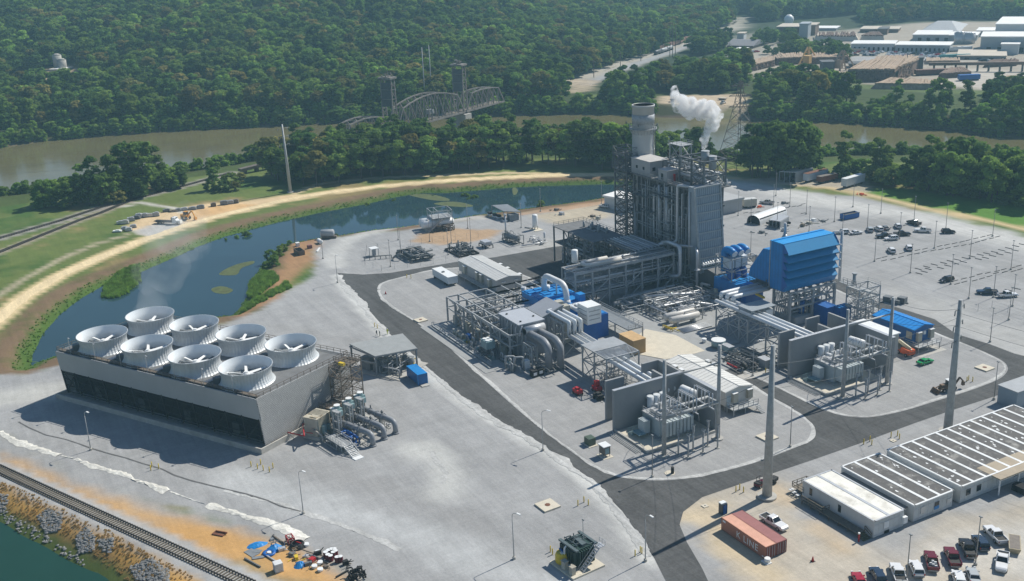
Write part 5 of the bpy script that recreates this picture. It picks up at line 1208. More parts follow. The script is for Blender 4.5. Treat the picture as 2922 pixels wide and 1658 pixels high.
build('reel',m,BLACK,t);build('red_skid',bx(-199,-195,168.6,170,.1,.5),RED,t)
c=QT(1880,370);t=thing('meter_cabinet','grey meter cabinet with a flat roof beside the yellow bollard by the right firewall','cabinet',c);build('cabinet',bx(c.x-1.4,c.x+1.2,c.y-.9,c.y+.9,0,2.3),GREYP,t);build('roof',bx(c.x-1.7,c.x+1.5,c.y-1.2,c.y+1.2,2.3,2.42),LAG,t)
c=QT(1420,180);m=MB();t=thing('round_tank','low round white-topped tank in shade near the left electrical building','tank',c);build('shell',MB().cyl(c,1.9,.8,2.2,20),TEAL,t);build('lid',MB().cyl(c,1.95,2.2,2.35,20),WHITE,t);build('legs',MB().frame([c.x-1.2,c.x+1.2],[c.y-1.2,c.y+1.2],[0,.9],.2),STEEL,t)
c=QT(1515,225);t=thing('teal_cabinet','pale teal box cabinet beside the low round white-topped tank','cabinet',c);build('cabinet',bx(c.x-1.6,c.x+1.6,c.y-.9,c.y+.9,.3,1.9),TEAL,t);build('cabinet_lid',bx(c.x-1.65,c.x+1.65,c.y-.95,c.y+.95,1.9,2.0),LAG,t)
c=QT(1280,130);one('white_bucket',MB().cyl(c,.55,0,1.2,14,.65),WHITE,'white open bucket tub on the pale apron between the firewalls','tub',c)
for i,(p,cc)in enumerate((((30,640),RED),((220,610),RED),((235,690),BLACK))):
 c=QT(*p);t=thing('site_generator',('red portable pump set left of the red box, by the left firewall','upright red portable box by the left firewall corner','small dark portable pump below the red box')[i],'generator',c)
 build('body',MB().box(c.x-1.2,c.x+1.2,c.y-.8,c.y+.8,.5,1.4).box(c.x-.6,c.x+.5,c.y-.5,c.y+.5,1.4,(1.9,2.8,1.8)[i]),cc,t)
 m=MB()
 for x in(-.8,.8):
  for y in(-.8,.8):m.tube([(c.x+x,c.y+y-.12,.36),(c.x+x,c.y+y+.12,.36)],.36,10)
 m.bar((c.x+1.2,c.y,.5),(c.x+2.3,c.y,.4),.12);build('wheels',m,BLACK,t)
 # --- vehicles (built once each, facing +x at the origin)
CARP={}
def paint(n,c):CARP[n]=M('car_'+n,c,.25,.1,.04,1.,spec=.6);return CARP[n]
for n,c in dict(white=(.70,.70,.69),black=(.015,.016,.018),maroon=(.13,.008,.018),red=(.34,.012,.03),navy=(.015,.035,.07),silver=(.42,.44,.44),green=(.01,.30,.08),grey=(.10,.105,.11)).items():paint(n,c)
TAILR=M('tail_lamp',(.30,.01,.01),.3);HEADL=M('head_lamp',(.75,.76,.75),.15)
RIM=M('wheel_rim',(.40,.41,.42),.35,.5)
def loft(m,secs):
 """secs: (x, half width, z0, z1, tuck)"""
 vs=[];fs=[]
 for x,w_,a,b,k in secs:vs+=[(x,-w_*.9,a),(x,-w_,a+(b-a)*.3),(x,-w_,a+(b-a)*.75),(x,-w_*k,b),(x,w_*k,b),(x,w_,a+(b-a)*.75),(x,w_,a+(b-a)*.3),(x,w_*.9,a)]
 for i in range(len(secs)-1):fs+=[(i*8+j,i*8+(j+1)%8,(i+1)*8+(j+1)%8,(i+1)*8+j)for j in range(8)]
 n=(len(secs)-1)*8;fs+=[tuple(range(8))[::-1],tuple(n+j for j in range(8))]
 return m.add(vs,[f[::-1]for f in fs])
def vehicle(kind):
 t=thing({'pickup':'pickup_truck','suv':'parked_suv','sedan':'parked_car'}[kind],'tmp vehicle label to replace','vehicle',(0,0,0))
 if kind=='pickup':
  L,w_,wb,r=2.95,1.0,(1.85,-1.75),.41;bz=1.12;cab=((-1.15,1.0),(-.95,.3));ct_=1.92
  m=MB();loft(m,[(-2.95,.95,.5,1.0,.97),(-1.15,1.0,.42,1.0,.97),(-1.1,1.0,.42,1.14,.95),(1.0,1.0,.42,1.16,.93),(1.1,1.0,.42,1.14,.93),(2.6,.97,.42,1.06,.9),(2.9,.88,.5,.9,.9),(2.95,.8,.55,.8,.9)])
  for s in(-1,1):m.box(-2.93,-1.15,s*.98-.06,s*.98+.06,.95,1.2)
  m.box(-2.97,-2.87,-.95,.95,.75,1.2)
 elif kind=='suv':
  L,w_,wb,r=2.4,.95,(1.5,-1.45),.37;bz=1.05;cab=((-2.25,1.0),(-2.0,.25));ct_=1.72
  m=MB();loft(m,[(-2.4,.85,.45,.95,.93),(-2.3,.93,.38,1.05,.93),(1.0,.95,.36,1.05,.92),(1.3,.95,.36,1.0,.92),(2.15,.92,.36,.9,.88),(2.4,.8,.45,.7,.9)])
 else:
  L,w_,wb,r=2.4,.92,(1.45,-1.4),.34;bz=.92;cab=((-1.75,.95),(-1.1,.2));ct_=1.42
  m=MB();loft(m,[(-2.4,.82,.45,.88,.9),(-2.25,.9,.36,.94,.9),(-1.6,.92,.34,.96,.9),(.95,.92,.34,.92,.92),(1.2,.92,.34,.9,.9),(2.1,.9,.34,.76,.88),(2.4,.78,.42,.62,.9)])
 build('body',m,CARP['white'],t)
 (a0,a1),(b0,b1)=cab;wt=w_*.78;wb_=w_*.93
 g=MB();g.hexa([(a0,-wb_,bz-.02),(a1,-wb_,bz-.02),(a1,wb_,bz-.02),(a0,wb_,bz-.02),(b0,-wt,ct_-.05),(b1,-wt,ct_-.05),(b1,wt,ct_-.05),(b0,wt,ct_-.05)]);build('windows',g,GLASS,t)
 g=MB();g.hexa([(b0-.04,-wt-.02,ct_-.07),(b1+.05,-wt-.02,ct_-.07),(b1+.05,wt+.02,ct_-.07),(b0-.04,wt+.02,ct_-.07),(b0+.08,-wt+.08,ct_),(b1-.08,-wt+.08,ct_),(b1-.08,wt-.08,ct_),(b0+.08,wt-.08,ct_)])
 for s in(-1,1):
  g.bar((a0,s*wb_,bz),(b0,s*wt,ct_-.05),.13);g.bar((a1,s*wb_,bz),(b1,s*wt,ct_-.05),.09)
  for q in((.5,)if kind!='suv' else(.38,.7)):g.bar((a0+(a1-a0)*q,s*wb_*1.0,bz),(b0+(b1-b0)*q,s*wt,ct_-.05),.1)
  g.box(a1-.35,a1-.1,min(s*(w_+.02),s*(w_+.22)),max(s*(w_+.02),s*(w_+.22)),bz-.02,bz+.16)
 build('cab_roof',g,CARP['white'],t)
 if kind=='pickup':build('bed_liner',bx(-2.86,-1.2,-.9,.9,1.0,1.03),BLACK,t)
 for x in wb:
  for s in(-1,1):
   wh=build('wheel',MB().tube([(x,s*(w_-.24),r),(x,s*(w_+.02),r)],r,14),BLACK,t)
   build('rim',MB().tube([(x,s*(w_+.02),r),(x,s*(w_+.035),r)],r*.6,10),RIM,wh)
 for s in(-1,1):
  build('headlight',bx(L-.22,L-.02,s*.66-.18,s*.66+.18,.68,.86),HEADL,t)
  build('tail_light',bx(-L-.03,-L+.06,s*.84-.09,s*.84+.09,.72,1.05),TAILR,t)
 build('bumper',MB().box(L-.1,L+.06,-.8,.8,.4,.58).box(-L-.08,-L+.05,-.85,.85,.42,.6),RIM if kind=='pickup' else GREYD,t)
 return t
PROT={k:vehicle(k)for k in('pickup','suv','sedan')};USED=set()
def place(kind,colour,q,fr,re,label,group=None):
 a,b=q(*re),q(*fr);c=(a+b)/2;h=math.atan2(b.y-a.y,b.x-a.x);p=PROT[kind]
 nm={'pickup':'pickup truck','suv':'suv','sedan':'car'}[kind]
 o=dup(p,c+Vector((0,0,.03)),h,label,group or 'vehicles parked around the site',{'body':CARP[colour],'cab_roof':CARP[colour]});o['category']=nm
 return o
for a in(('sedan','red',QB,(1030,1420),(1078,1530),'red car cut off by the bottom edge, leftmost of the lower right row'),('suv','navy',QB,(1192,1375),(1255,1490),'dark navy suv second from the left in the lower right row'),('pickup','white',QB,(1378,1330),(1440,1500),'white pickup with a roof rack beside the leaning light post'),('suv','white',QB,(1555,1315),(1600,1425),'white hatchback between the white rack pickup and the loaded maroon pickup'),('pickup','maroon',QB,(1688,1200),(1742,1405),'maroon pickup with white boxes loaded in its bed'),('pickup','maroon',QB,(1872,1185),(1940,1345),'maroon pickup with an empty bed, beside the black pickup'),('pickup','black',QB,(2008,1105),(2085,1265),'black pickup with an open dusty bed beside the maroon pickups'),('suv','navy',QB,(2122,1070),(2205,1195),'dark navy suv between the black pickup and the white pickup by the offices'),('pickup','white',QB,(2228,990),(2365,1130),'white pickup parked at the right end of the lower right row'),('pickup','white',QB,(2350,1400),(2372,1225),'white pickup facing the viewer at the lower right'),('suv','white',QB,(1945,1400),(1985,1530),'white suv half cut off by the bottom edge below the maroon pickup'),('sedan','silver',QB,(2075,1365),(2120,1500),'silver car at the bottom edge beside the cut-off white suv'),('pickup','white',QB,(368,1000),(185,895),'white pickup parked beside the rusty red shipping containers'),('suv','white',QW,(2395,895),(2495,835),'white suv on the ring road by the right image edge'),('sedan','green',QW,(1735,545),(1585,595),'bright green sports car beside the orange boom lift'),('sedan','white',QR,(1072,855),(985,865),'white sedan alone just right of the blue filter house'),('suv','silver',QR,(1140,820),(1165,850),'silver white suv right of the lone white sedan'),('suv','white',QR,(1215,815),(1255,838),'white suv next to the grey one in the far lot'),('sedan','grey',QR,(1270,805),(1312,828),'grey sedan next to the white suv in the far lot'),('suv','white',QR,(1400,790),(1420,812),'white suv standing alone left of the white pickup'),('pickup','black',QR,(1530,765),(1580,780),'dark pickup in the rear of the far lot by a light pole'),('pickup','white',QR,(1575,838),(1700,845),'white pickup seen side on in the far lot'),('suv','black',QR,(1925,852),(1820,852),'black suv alone at the right of the far lot'),('pickup','black',QR,(1235,895),(1335,890),'black pickup behind the white suv in the middle of the far lot'),('suv','white',QR,(1290,918),(1410,910),'white suv in front of the black pickup in the far lot'),('pickup','black',QR,(1500,872),(1400,875),'black pickup right of the white suv pair in the far lot'),('suv','white',QR,(1335,1010),(1365,1040),'white hatchback on its own before the row of wheel stops'),('suv','white',QR,(1500,985),(1520,1018),'white suv with black roof beside the first light pole of the wheel stops'),('suv','black',QR,(1830,1300),(1880,1290),'black jeep beside a light pole near the lot entrance'),('pickup','navy',QR,(2140,1405),(2310,1410),'dark navy pickup left of a white pickup by the lot edge'),('pickup','white',QR,(2500,1430),(2330,1440),'white pickup right of the dark navy pickup by the lot edge'),('suv','white',QR,(870,858),(935,856),'white van peeping out behind the blue filter house roof'),('suv','white',QH,(1010,1125),(1075,1135),'white suv beside the white office left of the boiler stairs'),('pickup','silver',QH,(2490,1092),(2566,1100),'silver pickup behind the boiler near the orange barriers'),('pickup','white',Q3,(2140,945),(2115,955),'tiny white pickup on the sandy landing across the river'),):place(*a)
o=[x for x in bpy.data.objects if x.get('label','').startswith('maroon pickup with white boxes')][0]
m=MB()
for i in range(5):m.box(-2.5+i*.26,-2.3+i*.26,-.6+(i%3)*.4,-.2+(i%3)*.4,1.04,1.3+.08*i)
c=build('load',MB(),WHITE);c.data=(lambda q:(q.from_pydata(m.v,[],m.f),q.materials.append(WHITE),q)[2])(bpy.data.meshes.new('load'));c.parent=o
def kill(r):
 for ch in list(r.children):kill(ch)
 bpy.data.objects.remove(r)
for p in PROT.values():kill(p)
# ---- utility vehicle, boom lift, backhoe, flatbed, loader
def at_front(q,fr,re,z=.03):
 a,b=q(*re),q(*fr);c=(a+b)/2;return Vector((c.x,c.y,z)),math.atan2(b.y-a.y,b.x-a.x)
def wheels(t,L,r,w_,xs,n=12):
 for x in xs:
  for s in(-1,1):
   wh=build('wheel',MB(L).tube([(x,s*w_-.18*s,r),(x,s*w_+.12*s,r)],r,n),BLACK,t);build('rim',MB(L).tube([(x,s*w_+.12*s,r),(x,s*w_+.14*s,r)],r*.5,8),RIM,wh)
c,h=at_front(QB,(175,575),(130,600));L=rotT(c,h)
t=thing('utility_vehicle','small dark red utility cart beside the foot of the tall steel pole','cart',c)
build('body',MB(L).box(-1.3,1.4,-.7,.7,.4,.85),CARP['maroon'],t);build('roll_cage',MB(L).frame([-.5,.6],[-.65,.65],[.85,1.9],.08),BLACK,t);build('seat',MB(L).box(-.5,0,-.6,.6,.85,1.2),BLACK,t);build('cargo_bed',MB(L).box(-1.3,-.6,-.7,.7,.85,1.1),BLACK,t);wheels(t,L,.33,.65,(.9,-.9))
c,h=at_front(QB,(290,545),(255,570));one('cart_trailer',MB(rotT(c,h)).box(-.9,.9,-.6,.6,.5,1.2).tube([(-.3,-.7,.35),(-.3,.7,.35)],.35,10).bar((.9,0,.5),(1.7,0,.45),.1),BLACK,'dark little trailer half hidden behind the tall steel pole','trailer',c)
c,h=at_front(QW,(1400,450),(1560,530));L=rotT(c,h)
t=thing('boom_lift','orange red boom lift with a cream boom beside the blue control building','boom lift',c)
build('chassis',MB(L).box(-1.9,1.9,-1.0,1.0,.55,1.0),ORANGE,t);build('turret',MB(L).box(-2.3,.6,-1.1,-.2,1.0,2.1).box(-2.3,.6,.2,1.1,1.0,2.1).box(-2.5,-1.6,-1.0,1.0,1.0,1.9),ORANGE,t)
build('boom',MB(L).bar((-2.2,0,2.0),(3.6,0,3.0),.42,.5).bar((-1.9,0,2.5),(2.6,0,3.3),.3),M('cream_boom',(.62,.56,.40),.5),t);build('basket',MB(L).frame([3.7,4.7],[-.9,.9],[2.2,2.8,3.3],.08).box(3.7,4.7,-.9,.9,2.2,2.28),ORANGE,t);wheels(t,L,.5,1.05,(1.4,-1.4))
c,h=at_front(QW,(1770,835),(1970,800));L=rotT(c,h)
t=thing('backhoe','brown backhoe loader standing behind the right steel pole','backhoe',c);BH=M('backhoe_brown',(.14,.085,.05),.6,0,.2,2.)
build('body',MB(L).box(-1.6,2.2,-.55,.55,.7,1.5).box(.6,2.2,-.5,.5,1.5,1.9),BH,t);build('cab',MB(L).box(-1.2,.4,-.75,.75,1.5,2.7),GLASS,t);build('cab_roof',MB(L).box(-1.3,.5,-.85,.85,2.7,2.82),WHITE,t)
m=MB(L);m.bar((1.6,-.8,1.3),(3.4,-.8,.7),.2);m.bar((1.6,.8,1.3),(3.4,.8,.7),.2);m.hexa([(3.3,-1.15,.1),(4.2,-1.15,.1),(4.2,1.15,.1),(3.3,1.15,.1),(3.2,-1.15,1.1),(3.5,-1.15,1.1),(3.5,1.15,1.1),(3.2,1.15,1.1)]);build('loader_bucket',m,BH,t)
m=MB(L);m.bar((-1.6,0,1.1),(-3.0,0,3.0),.34);m.bar((-3.0,0,3.0),(-4.1,0,1.8),.28);m.hexa([(-4.4,-.35,.9),(-3.8,-.35,.8),(-3.8,.35,.8),(-4.4,.35,.9),(-4.3,-.35,1.8),(-3.9,-.35,1.8),(-3.9,.35,1.8),(-4.3,.35,1.8)]);build('digging_arm',m,BH,t);wheels(t,L,.72,.85,(-1.0,));wheels(t,L,.5,.8,(1.7,))
c,h=at_front(QL,(1650,770),(1440,762));L=rotT(c,h)
t=thing('flatbed_truck','white flatbed lorry with a black deck on the lay-down yard','lorry',c)
build('cab',MB(L).hexa([(2.4,-1.15,.6),(5.0,-1.1,.6),(5.0,1.1,.6),(2.4,1.15,.6),(2.4,-1.1,3.0),(3.7,-1.05,3.0),(3.7,1.05,3.0),(2.4,1.1,3.0)]).box(3.6,6.0,-.9,.9,.6,1.75),WHITE,t)
build('windscreen',MB(L).hexa([(3.75,-.95,1.85),(4.3,-.95,1.85),(4.3,.95,1.85),(3.75,.95,1.85),(3.7,-.9,2.85),(3.8,-.9,2.85),(3.8,.9,2.85),(3.7,.9,2.85)]),GLASS,t)
build('deck',MB(L).box(-6.2,2.3,-1.25,1.25,1.1,1.3).box(2.1,2.3,-1.25,1.25,1.3,3.0),BLACK,t);build('chassis',MB(L).box(-6,5.6,-.45,.45,.6,1.1),STEELD,t);wheels(t,L,.52,1.05,(4.6,-3.0,-4.3))
c,h=at_front(QL,(1755,730),(1660,720));L=rotT(c,h)
t=thing('wheel_loader','orange yellow wheeled excavator behind the flatbed lorry','excavator',c);YO=M('machine_yellow',(.60,.27,.02),.5,0,.15,2.)
build('body',MB(L).box(-2.2,1.0,-1.1,1.1,.9,2.2),YO,t);build('cab',MB(L).box(-.6,1.0,-.9,.5,2.2,3.4),GLASS,t);build('cab_roof',MB(L).box(-.7,1.1,-1,.6,3.4,3.5),YO,t);build('arm',MB(L).bar((.8,.4,2.0),(3.2,.4,3.8),.5).bar((3.2,.4,3.8),(4.6,.4,1.2),.4).box(4.2,5.0,-.2,1.0,.2,1.2),YO,t);wheels(t,L,.7,1.05,(.9,-1.4))
# --- site offices
DARKROOF=M('mastic_roof',(.105,.10,.095),.85,0,.18,.8,(.34,.33,.30))
OFFW=M('office_siding',(.50,.515,.51),.6,0,.08,.4,(.42,.42,.40))
t=thing('site_office','long run of white portable office cabins with black roofs','portable office',(-129,160,0))
segs=[(137.2,145.0,2,True,3.5),(147.6,158.2,3,False,3.5),(160.4,200,11,False,3.6)]
for y0,y1,n,cream,zt_ in segs:
 build('cabin',bx(-138.2,-119.8,y0,y1,.1,zt_),OFFW,t)
 w_=(y1-y0)/n
 for i in range(n):
  rf=build('roof',bx(-138.1,-119.9,y0+i*w_+.1,y0+(i+1)*w_-.1,zt_,zt_+.1),WHITER if cream else DARKROOF,t)
  if not cream:
   m=MB();rr=random.Random(int(y0*7)+i)
   for k in range(rr.choice((2,3,7,13,9))):x,y,s=rr.uniform(-137,-121),y0+i*w_+rr.uniform(.7,w_-1.0),rr.uniform(.08,.38);m.prism([(x+s*1.5*math.cos(a_*1.05)*rr.uniform(.5,1),y+s*math.sin(a_*1.05)*rr.uniform(.5,1))for a_ in range(6)],None,zt_+.106)
   build('roof_patch',m,WHITE,rf)
 m=MB()
 for i in range(1 if not cream else 1,n):y=y0+i*w_;m.box(-138.2,-119.8,y-.32,y+.32,zt_+.1,zt_+.16)
 m.box(-138.35,-119.65,y0-.1,y0+.25,zt_,zt_+.2);m.box(-138.35,-119.65,y1-.25,y1+.1,zt_,zt_+.2);m.box(-138.35,-138.0,y0,y1,zt_,zt_+.2);m.box(-120.0,-119.65,y0,y1,zt_,zt_+.2)
 build('roof_trim',m,WHITE if not cream else LAG,t)
 m=MB();m.box(-119.8,-119.74,y0,y1,zt_-.9,zt_-.8);m.box(-119.8,-119.74,y0,y1,.5,.58)
 k=int((y1-y0)/1.3)
 for i in range(k):m.box(-119.8,-119.76,y0+i*1.3,y0+i*1.3+.06,.1,zt_)
 build('siding_trim',m,LAG,t)
for y,c_,h_ in((139.8,WHITE,1.3),(149.4,LAG,1.4),(153.2,GLASS,1.3),(156.6,LAG,.9),(162,GLASS,1.3),(165,GLASS,1.3),(176,GLASS,1.2),(186,GLASS,1.2)):build('window',bx(-119.75,-119.68,y,y+1.2,1.3,1.3+h_),c_,t)
build('blue_notice',bx(-119.68,-119.66,153.1,154.4,1.0,1.7),BLUE,t)
for x in(-136.2,-128.6):build('window',bx(x,x+.7,137.12,137.2,1.4,2.9),GLASS,t)
build('vent',bx(-119.75,-119.68,140,141.2,.2,.7),DARK,t);build('end_air_conditioner',bx(-119.8,-119.2,144.4,145.4,1.0,2.3),WHITE,t)
for y0,y1 in((145,147.6),(158.2,160.4)):build('link_roof',bx(-137.5,-121.2,y0,y1,2.5,2.7),M('link_roof',(.19,.185,.175),.8,0,.15,.8)if y0<150 else WHITER,t)
t=thing('timber_ramp','grey timber walkway ramp with railings along the front cabin wall','walkway',(-129,136,0))
build('deck',MB().box(-136,-121.6,135.0,136.9,.75,.87).box(-141,-137.6,137.2,141,.9,1.02),WOOD,t)
m=MB();m.rail([(-136,135,.87),(-130.5,135,.87),(-130.5,136.8,.87)],1.1,1.8,.1);m.rail([(-141,137.2,1.02),(-141,141,1.02),(-137.8,141,1.02)],1.1,1.4,.1);m.rail([(-141,137.2,1.02),(-137.8,137.2,1.02)],1.1,1.4,.1);m.frame([-136+i*2.4 for i in range(7)],[135.1,136.8],[0,.75],.14);m.rail([(-121.6,136.9,.8),(-120,136.9,.1)],1.1,1.4,.12);build('railing',m,WOOD,t)
m=MB()
for k in range(4):m.box(-121.6+k*.4,-121.2+k*.4,135,136.8,.55-k*.17,.65-k*.17)
build('steps',m,M('mossy_timber',(.13,.13,.07),.9),t)
m=MB()
for k in range(3):m.box(-140.8+k*.9,-140.1+k*.9,136.0,137.0,.7-k*.2,.8-k*.2)
build('white_steps',m,WHITE,t)
c=QB(1052,1095);t=thing('hydrant','slim red standpipe with a white cap at the ramp steps','hydrant',c);build('post',MB().cyl(c,.16,0,1.6,10),RED,t);build('cap',MB().cyl(c,.2,1.6,1.85,10),WHITE,t)
q=[QB(2345,530,3.6),QB(2480,395,3.6)]
t=thing('car_port','tan flat-roofed open car port at the right edge by the offices','car port',(q[0].x,q[0].y,0))
x0,y0=q[0].x,q[0].y
build('roof',bx(x0-5.4,x0+.2,y0,y0+14,3.5,3.75),M('car_port_roof',(.36,.30,.22),.8,0,.1,.6),t)
m=MB()
for x in(x0-5,x0-.2):
 for y in(y0+.4,y0+6,y0+12):m.bar((x,y,0),(x,y,3.5),.22)
m.bar((x0-.1,y0+.2,3.3),(x0-.1,y0+13,3.3),.2);build('post',m,WHITE,t)
c=QB(2540,640);one('bin_row',MB().box(c.x-1.5,c.x+1.2,c.y-1,c.y+1,.1,1.4),DARK,'dark crate stored under the tan car port roof','crate',c)
q0,q1=QW(2490,990),QW(2490,830,4)
t=thing('grey_shed','plain blue-grey steel shed cut off by the right image edge','shed',q0)
build('walls',bx(q0.x-5,q0.x,q0.y,q0.y+10,0,4.2),M('blue_grey_steel',(.24,.29,.33),.5,0,.08,.4),t);build('roof',bx(q0.x-5.2,q0.x+.2,q0.y-.2,q0.y+10.2,4.2,4.4),GREYP,t)
def crate40(y0,colr_,label,lettering):
 t=thing('shipping_container',label,'container',(-131,y0+1.2,0))
 mt=ribbed('container_side_'+str(int(y0)),colr_,'X',.28,.9,.55,0,.15,.8,tuple(k*.7 for k in colr_));ro=M('container_roof_'+str(int(y0)),(.62,.33,.23)if lettering else(.30,.12,.11),.6,0,.12,.6,tuple(k*.55 for k in colr_)if not lettering else None)
 build('body',bx(-137.2,-125.0,y0,y0+2.44,.15,2.55),mt,t);build('roof',bx(-137.15,-125.05,y0+.06,y0+2.38,2.55,2.6),ro,t)
 m=MB()
 for x in(-137.15,-125.05):
  for y in(y0+.08,y0+2.36):m.bar((x,y,.05),(x,y,2.62),.17)
 for z in(.16,2.55):
  m.bar((-137.2,y0+.02,z),(-125,y0+.02,z),.13);m.bar((-137.2,y0+2.42,z),(-125,y0+2.42,z),.13);m.bar((-125.02,y0,z),(-125.02,y0+2.44,z),.13)
 build('frame',m,M('container_frame_'+str(int(y0)),tuple(k*.75 for k in colr_),.6),t)
 for s in(0,1):
  d=build('door',bx(-125,-124.93,y0+.1+s*1.17,y0+1.17+s*1.17,.22,2.45),M('container_door',(.16,.045,.04),.6,0,.2,2.),t)
  m=MB()
  for k in(.25,.75):m.bar((-124.9,y0+.1+s*1.17+k,.25),(-124.9,y0+.1+s*1.17+k,2.42),.07)
  build('lock_rod',m,GREYP,d)
 if lettering:
  fc=bpy.data.curves.new('lettering','FONT');fc.body='K LINE';fc.size=2.0;fc.extrude=.012;fc.space_character=1.12;fo_=bpy.data.objects.new('lettering_curve',fc);col.objects.link(fo_);bpy.context.view_layer.update();me_=bpy.data.meshes.new_from_object(fo_.evaluated_get(bpy.context.evaluated_depsgraph_get()));bpy.data.objects.remove(fo_);me_.materials.clear();me_.materials.append(WHITE);fo=bpy.data.objects.new('lettering',me_);col.objects.link(fo)
  fo.parent=t;fo.rotation_euler=(PI/2,0,0);fo.location=(-132.9+131,-1.26,.72);fo.scale=(.92,.95,1)
  build('code_plate',MB().box(-136.8,-136.0,y0-.03,y0-.01,1.9,2.3).box(-125.9,-125.4,y0-.03,y0-.01,.3,.55),WHITE,t)
crate40(116.0,(.42,.175,.115),'orange-pink shipping container lettered K LINE in white',True)
crate40(118.52,(.26,.085,.075),'rusty dark red shipping container with a stained roof',False)
c=QV(975,1130);t=thing('water_drum','white capped drum on a pallet at the container corner','drum',c);build('drum',MB().cyl(c,.55,.15,.9,14),WHITE,t);build('pallet',bx(c.x-.9,c.x+.7,c.y-.7,c.y+.5,0,.14),WHITE,t)
c=QV(200,270);t=thing('portable_toilet','dark portable toilet with a white roof behind the containers','toilet',c);build('cabin',bx(c.x-.6,c.x+.6,c.y-.6,c.y+.6,0,2.2),M('dark_plastic',(.03,.04,.06),.4),t);build('roof',MB().box(c.x-.64,c.x+.3,c.y-.64,c.y+.64,2.2,2.36),WHITE,t);build('door',bx(c.x+.6,c.x+.63,c.y-.4,c.y+.4,.1,2.0),BLUED,t)
c=QB(2475,1150);t=thing('tan_skip','tan open steel skip at the right end of the lower lot','skip',c);build('walls',MB(rotT(c,-.9)).hexa([(-2.2,-.7,0),(2.2,-.7,0),(2.2,.7,0),(-2.2,.7,0),(-2.6,-1,1.2),(2.6,-1,1.2),(2.6,1,1.2),(-2.6,1,1.2)]),M('tan_steel',(.36,.31,.21),.7,0,.15,1.),t);build('inside',MB(rotT(c,-.9)).box(-2.4,2.4,-.85,.85,1.1,1.22),BROWNST,t)
def cone(q,x,y,lab):
 c=q(x,y);t=thing('traffic_cone',lab,'cone',c);build('cone',MB().cyl(c,.28,.05,1.0,12,.05),RED,t);build('base',bx(c.x-.35,c.x+.35,c.y-.35,c.y+.35,0,.05),BLACK,t)
cone(QB,632,1275,'tall red traffic cone on the sandy lot below the containers');cone(Q9,430,1280,'red and white cone lying in the bend of the ring road')
# --- poles
POLE=M('weathered_pole',(.27,.26,.245),.7,0,.12,1.)
def lamp_proto(h,arm):
 t=thing('street_lamp' if arm else 'light_pole','tmp pole label to replace','lamp post' if arm else 'light pole')
 m=MB();m.cyl((0,0),.11,.3,h,8,.07)
 if arm:m.tube([(0,0,h-.3),(0,0,h+.9),(1.4,0,h+1.4)],.06,6,.8)
 build('pole',m,STEEL if arm else POLE,t);build('footing',MB().cyl((0,0),.32,0,.55,12),CONC,t)
 build('lamp_head',bx(1.2,2.1,-.16,.16,h+1.3,h+1.45)if arm else bx(-.3,.3,-.14,.14,h-.05,h+.12),WHITE if arm else GREYD,t)
 return t
LP,SL=lamp_proto(9.6,False),lamp_proto(8.6,True)
ORD=('first','second','third','fourth','fifth','sixth','seventh','eighth')
rows={'back':[(295,510),(422,608),(573,677),(830,747),(1130,825)],'perimeter':[(1000,612),(1255,672),(1558,745),(1850,812),(2278,880)],'second':[(65,765),(305,800),(598,840),(900,905)],'middle':[(1425,905),(1745,990),(2070,1085),(2445,1185)],'front':[(1198,1110),(1525,1215),(1895,1320),(2285,1440)],'nearest':[(2060,1450),(2460,1520)]}
for rn,L in rows.items():
 for i,p in enumerate(L):dup(LP,QR(*p),0,'thin lot light pole, %s from the left in the %s row of the car park'%(ORD[i],rn),'light poles of the car park')
for i,(q,p,lab)in enumerate(((QR,(272,625),'standing by the orange barriers'),(QW,(2255,372),'outside the ring road bend right of the blue control building'),(QW,(2290,900),'at the ring road edge below the backhoe'),(QW,(2425,170),'beside the wire fence at the upper right'),(QB,(1488,1480),'leaning beside the white rack pickup'),(QB,(2120,1310),'leaning beside the black pickup'),(Q9,(617,790),'left of the fuel tanks, nearest the pipe manifold'),(Q9,(490,945),'by the metering pipework'),(Q9,(968,640),'in front of the fuel tanks'),(Q9,(1232,660),'right of the fuel tank platform'),(Q9,(1195,800),'behind the valve manifold skid'),(Q9,(1470,660),'above the small cooler skid'),(Q9,(1432,480),'between the fuel tanks and the tractor shelter'),(Q9,(2085,470),'right of the tractor shelter'),(Q9,(2320,272),'near the pond bank beyond the white vertical tank'),(Q9,(585,620),'on the pond bank left of the fuel tanks'),(QH,(1015,1100),'beside the white office left of the boiler'),(QH,(2265,1205),'before the grey warehouse behind the boiler'),(QF,(690,420),'behind the blue ventilation fans'),(QB,(425,230),'by the curve of the inner gravel island'),(Q7,(1640,505),'at the tip of the left gravel island'),(QM,(712,1085),'by the pond peninsula'))):dup(LP,q(*p),0,'thin grey light pole '+lab,'light poles around the plant')
for q,p,h,lab in((QC,(325,1060),3.3,'in front of the cooling tower in its shadow'),(Q6,(852,840),3.3,'on the lime line below the cooling tower'),(Q7,(375,1255),3.2,'left of the dark green transformer'),(Q7,(640,262),3.5,'on the pale road edge near the pump pipes'),(Q7,(1577,1275),3.0,'beside the road mouth right of the dark green transformer'),(QM,(845,1305),3.0,'at the junction by the pond peninsula'),(QT,(1762,460),1.2,'beside the white crossing path')):dup(SL,q(*p),h-2.9 if h!=1.2 else .6,'curved arm street lamp '+lab,'street lamps with curved arms')
kill(LP);kill(SL)
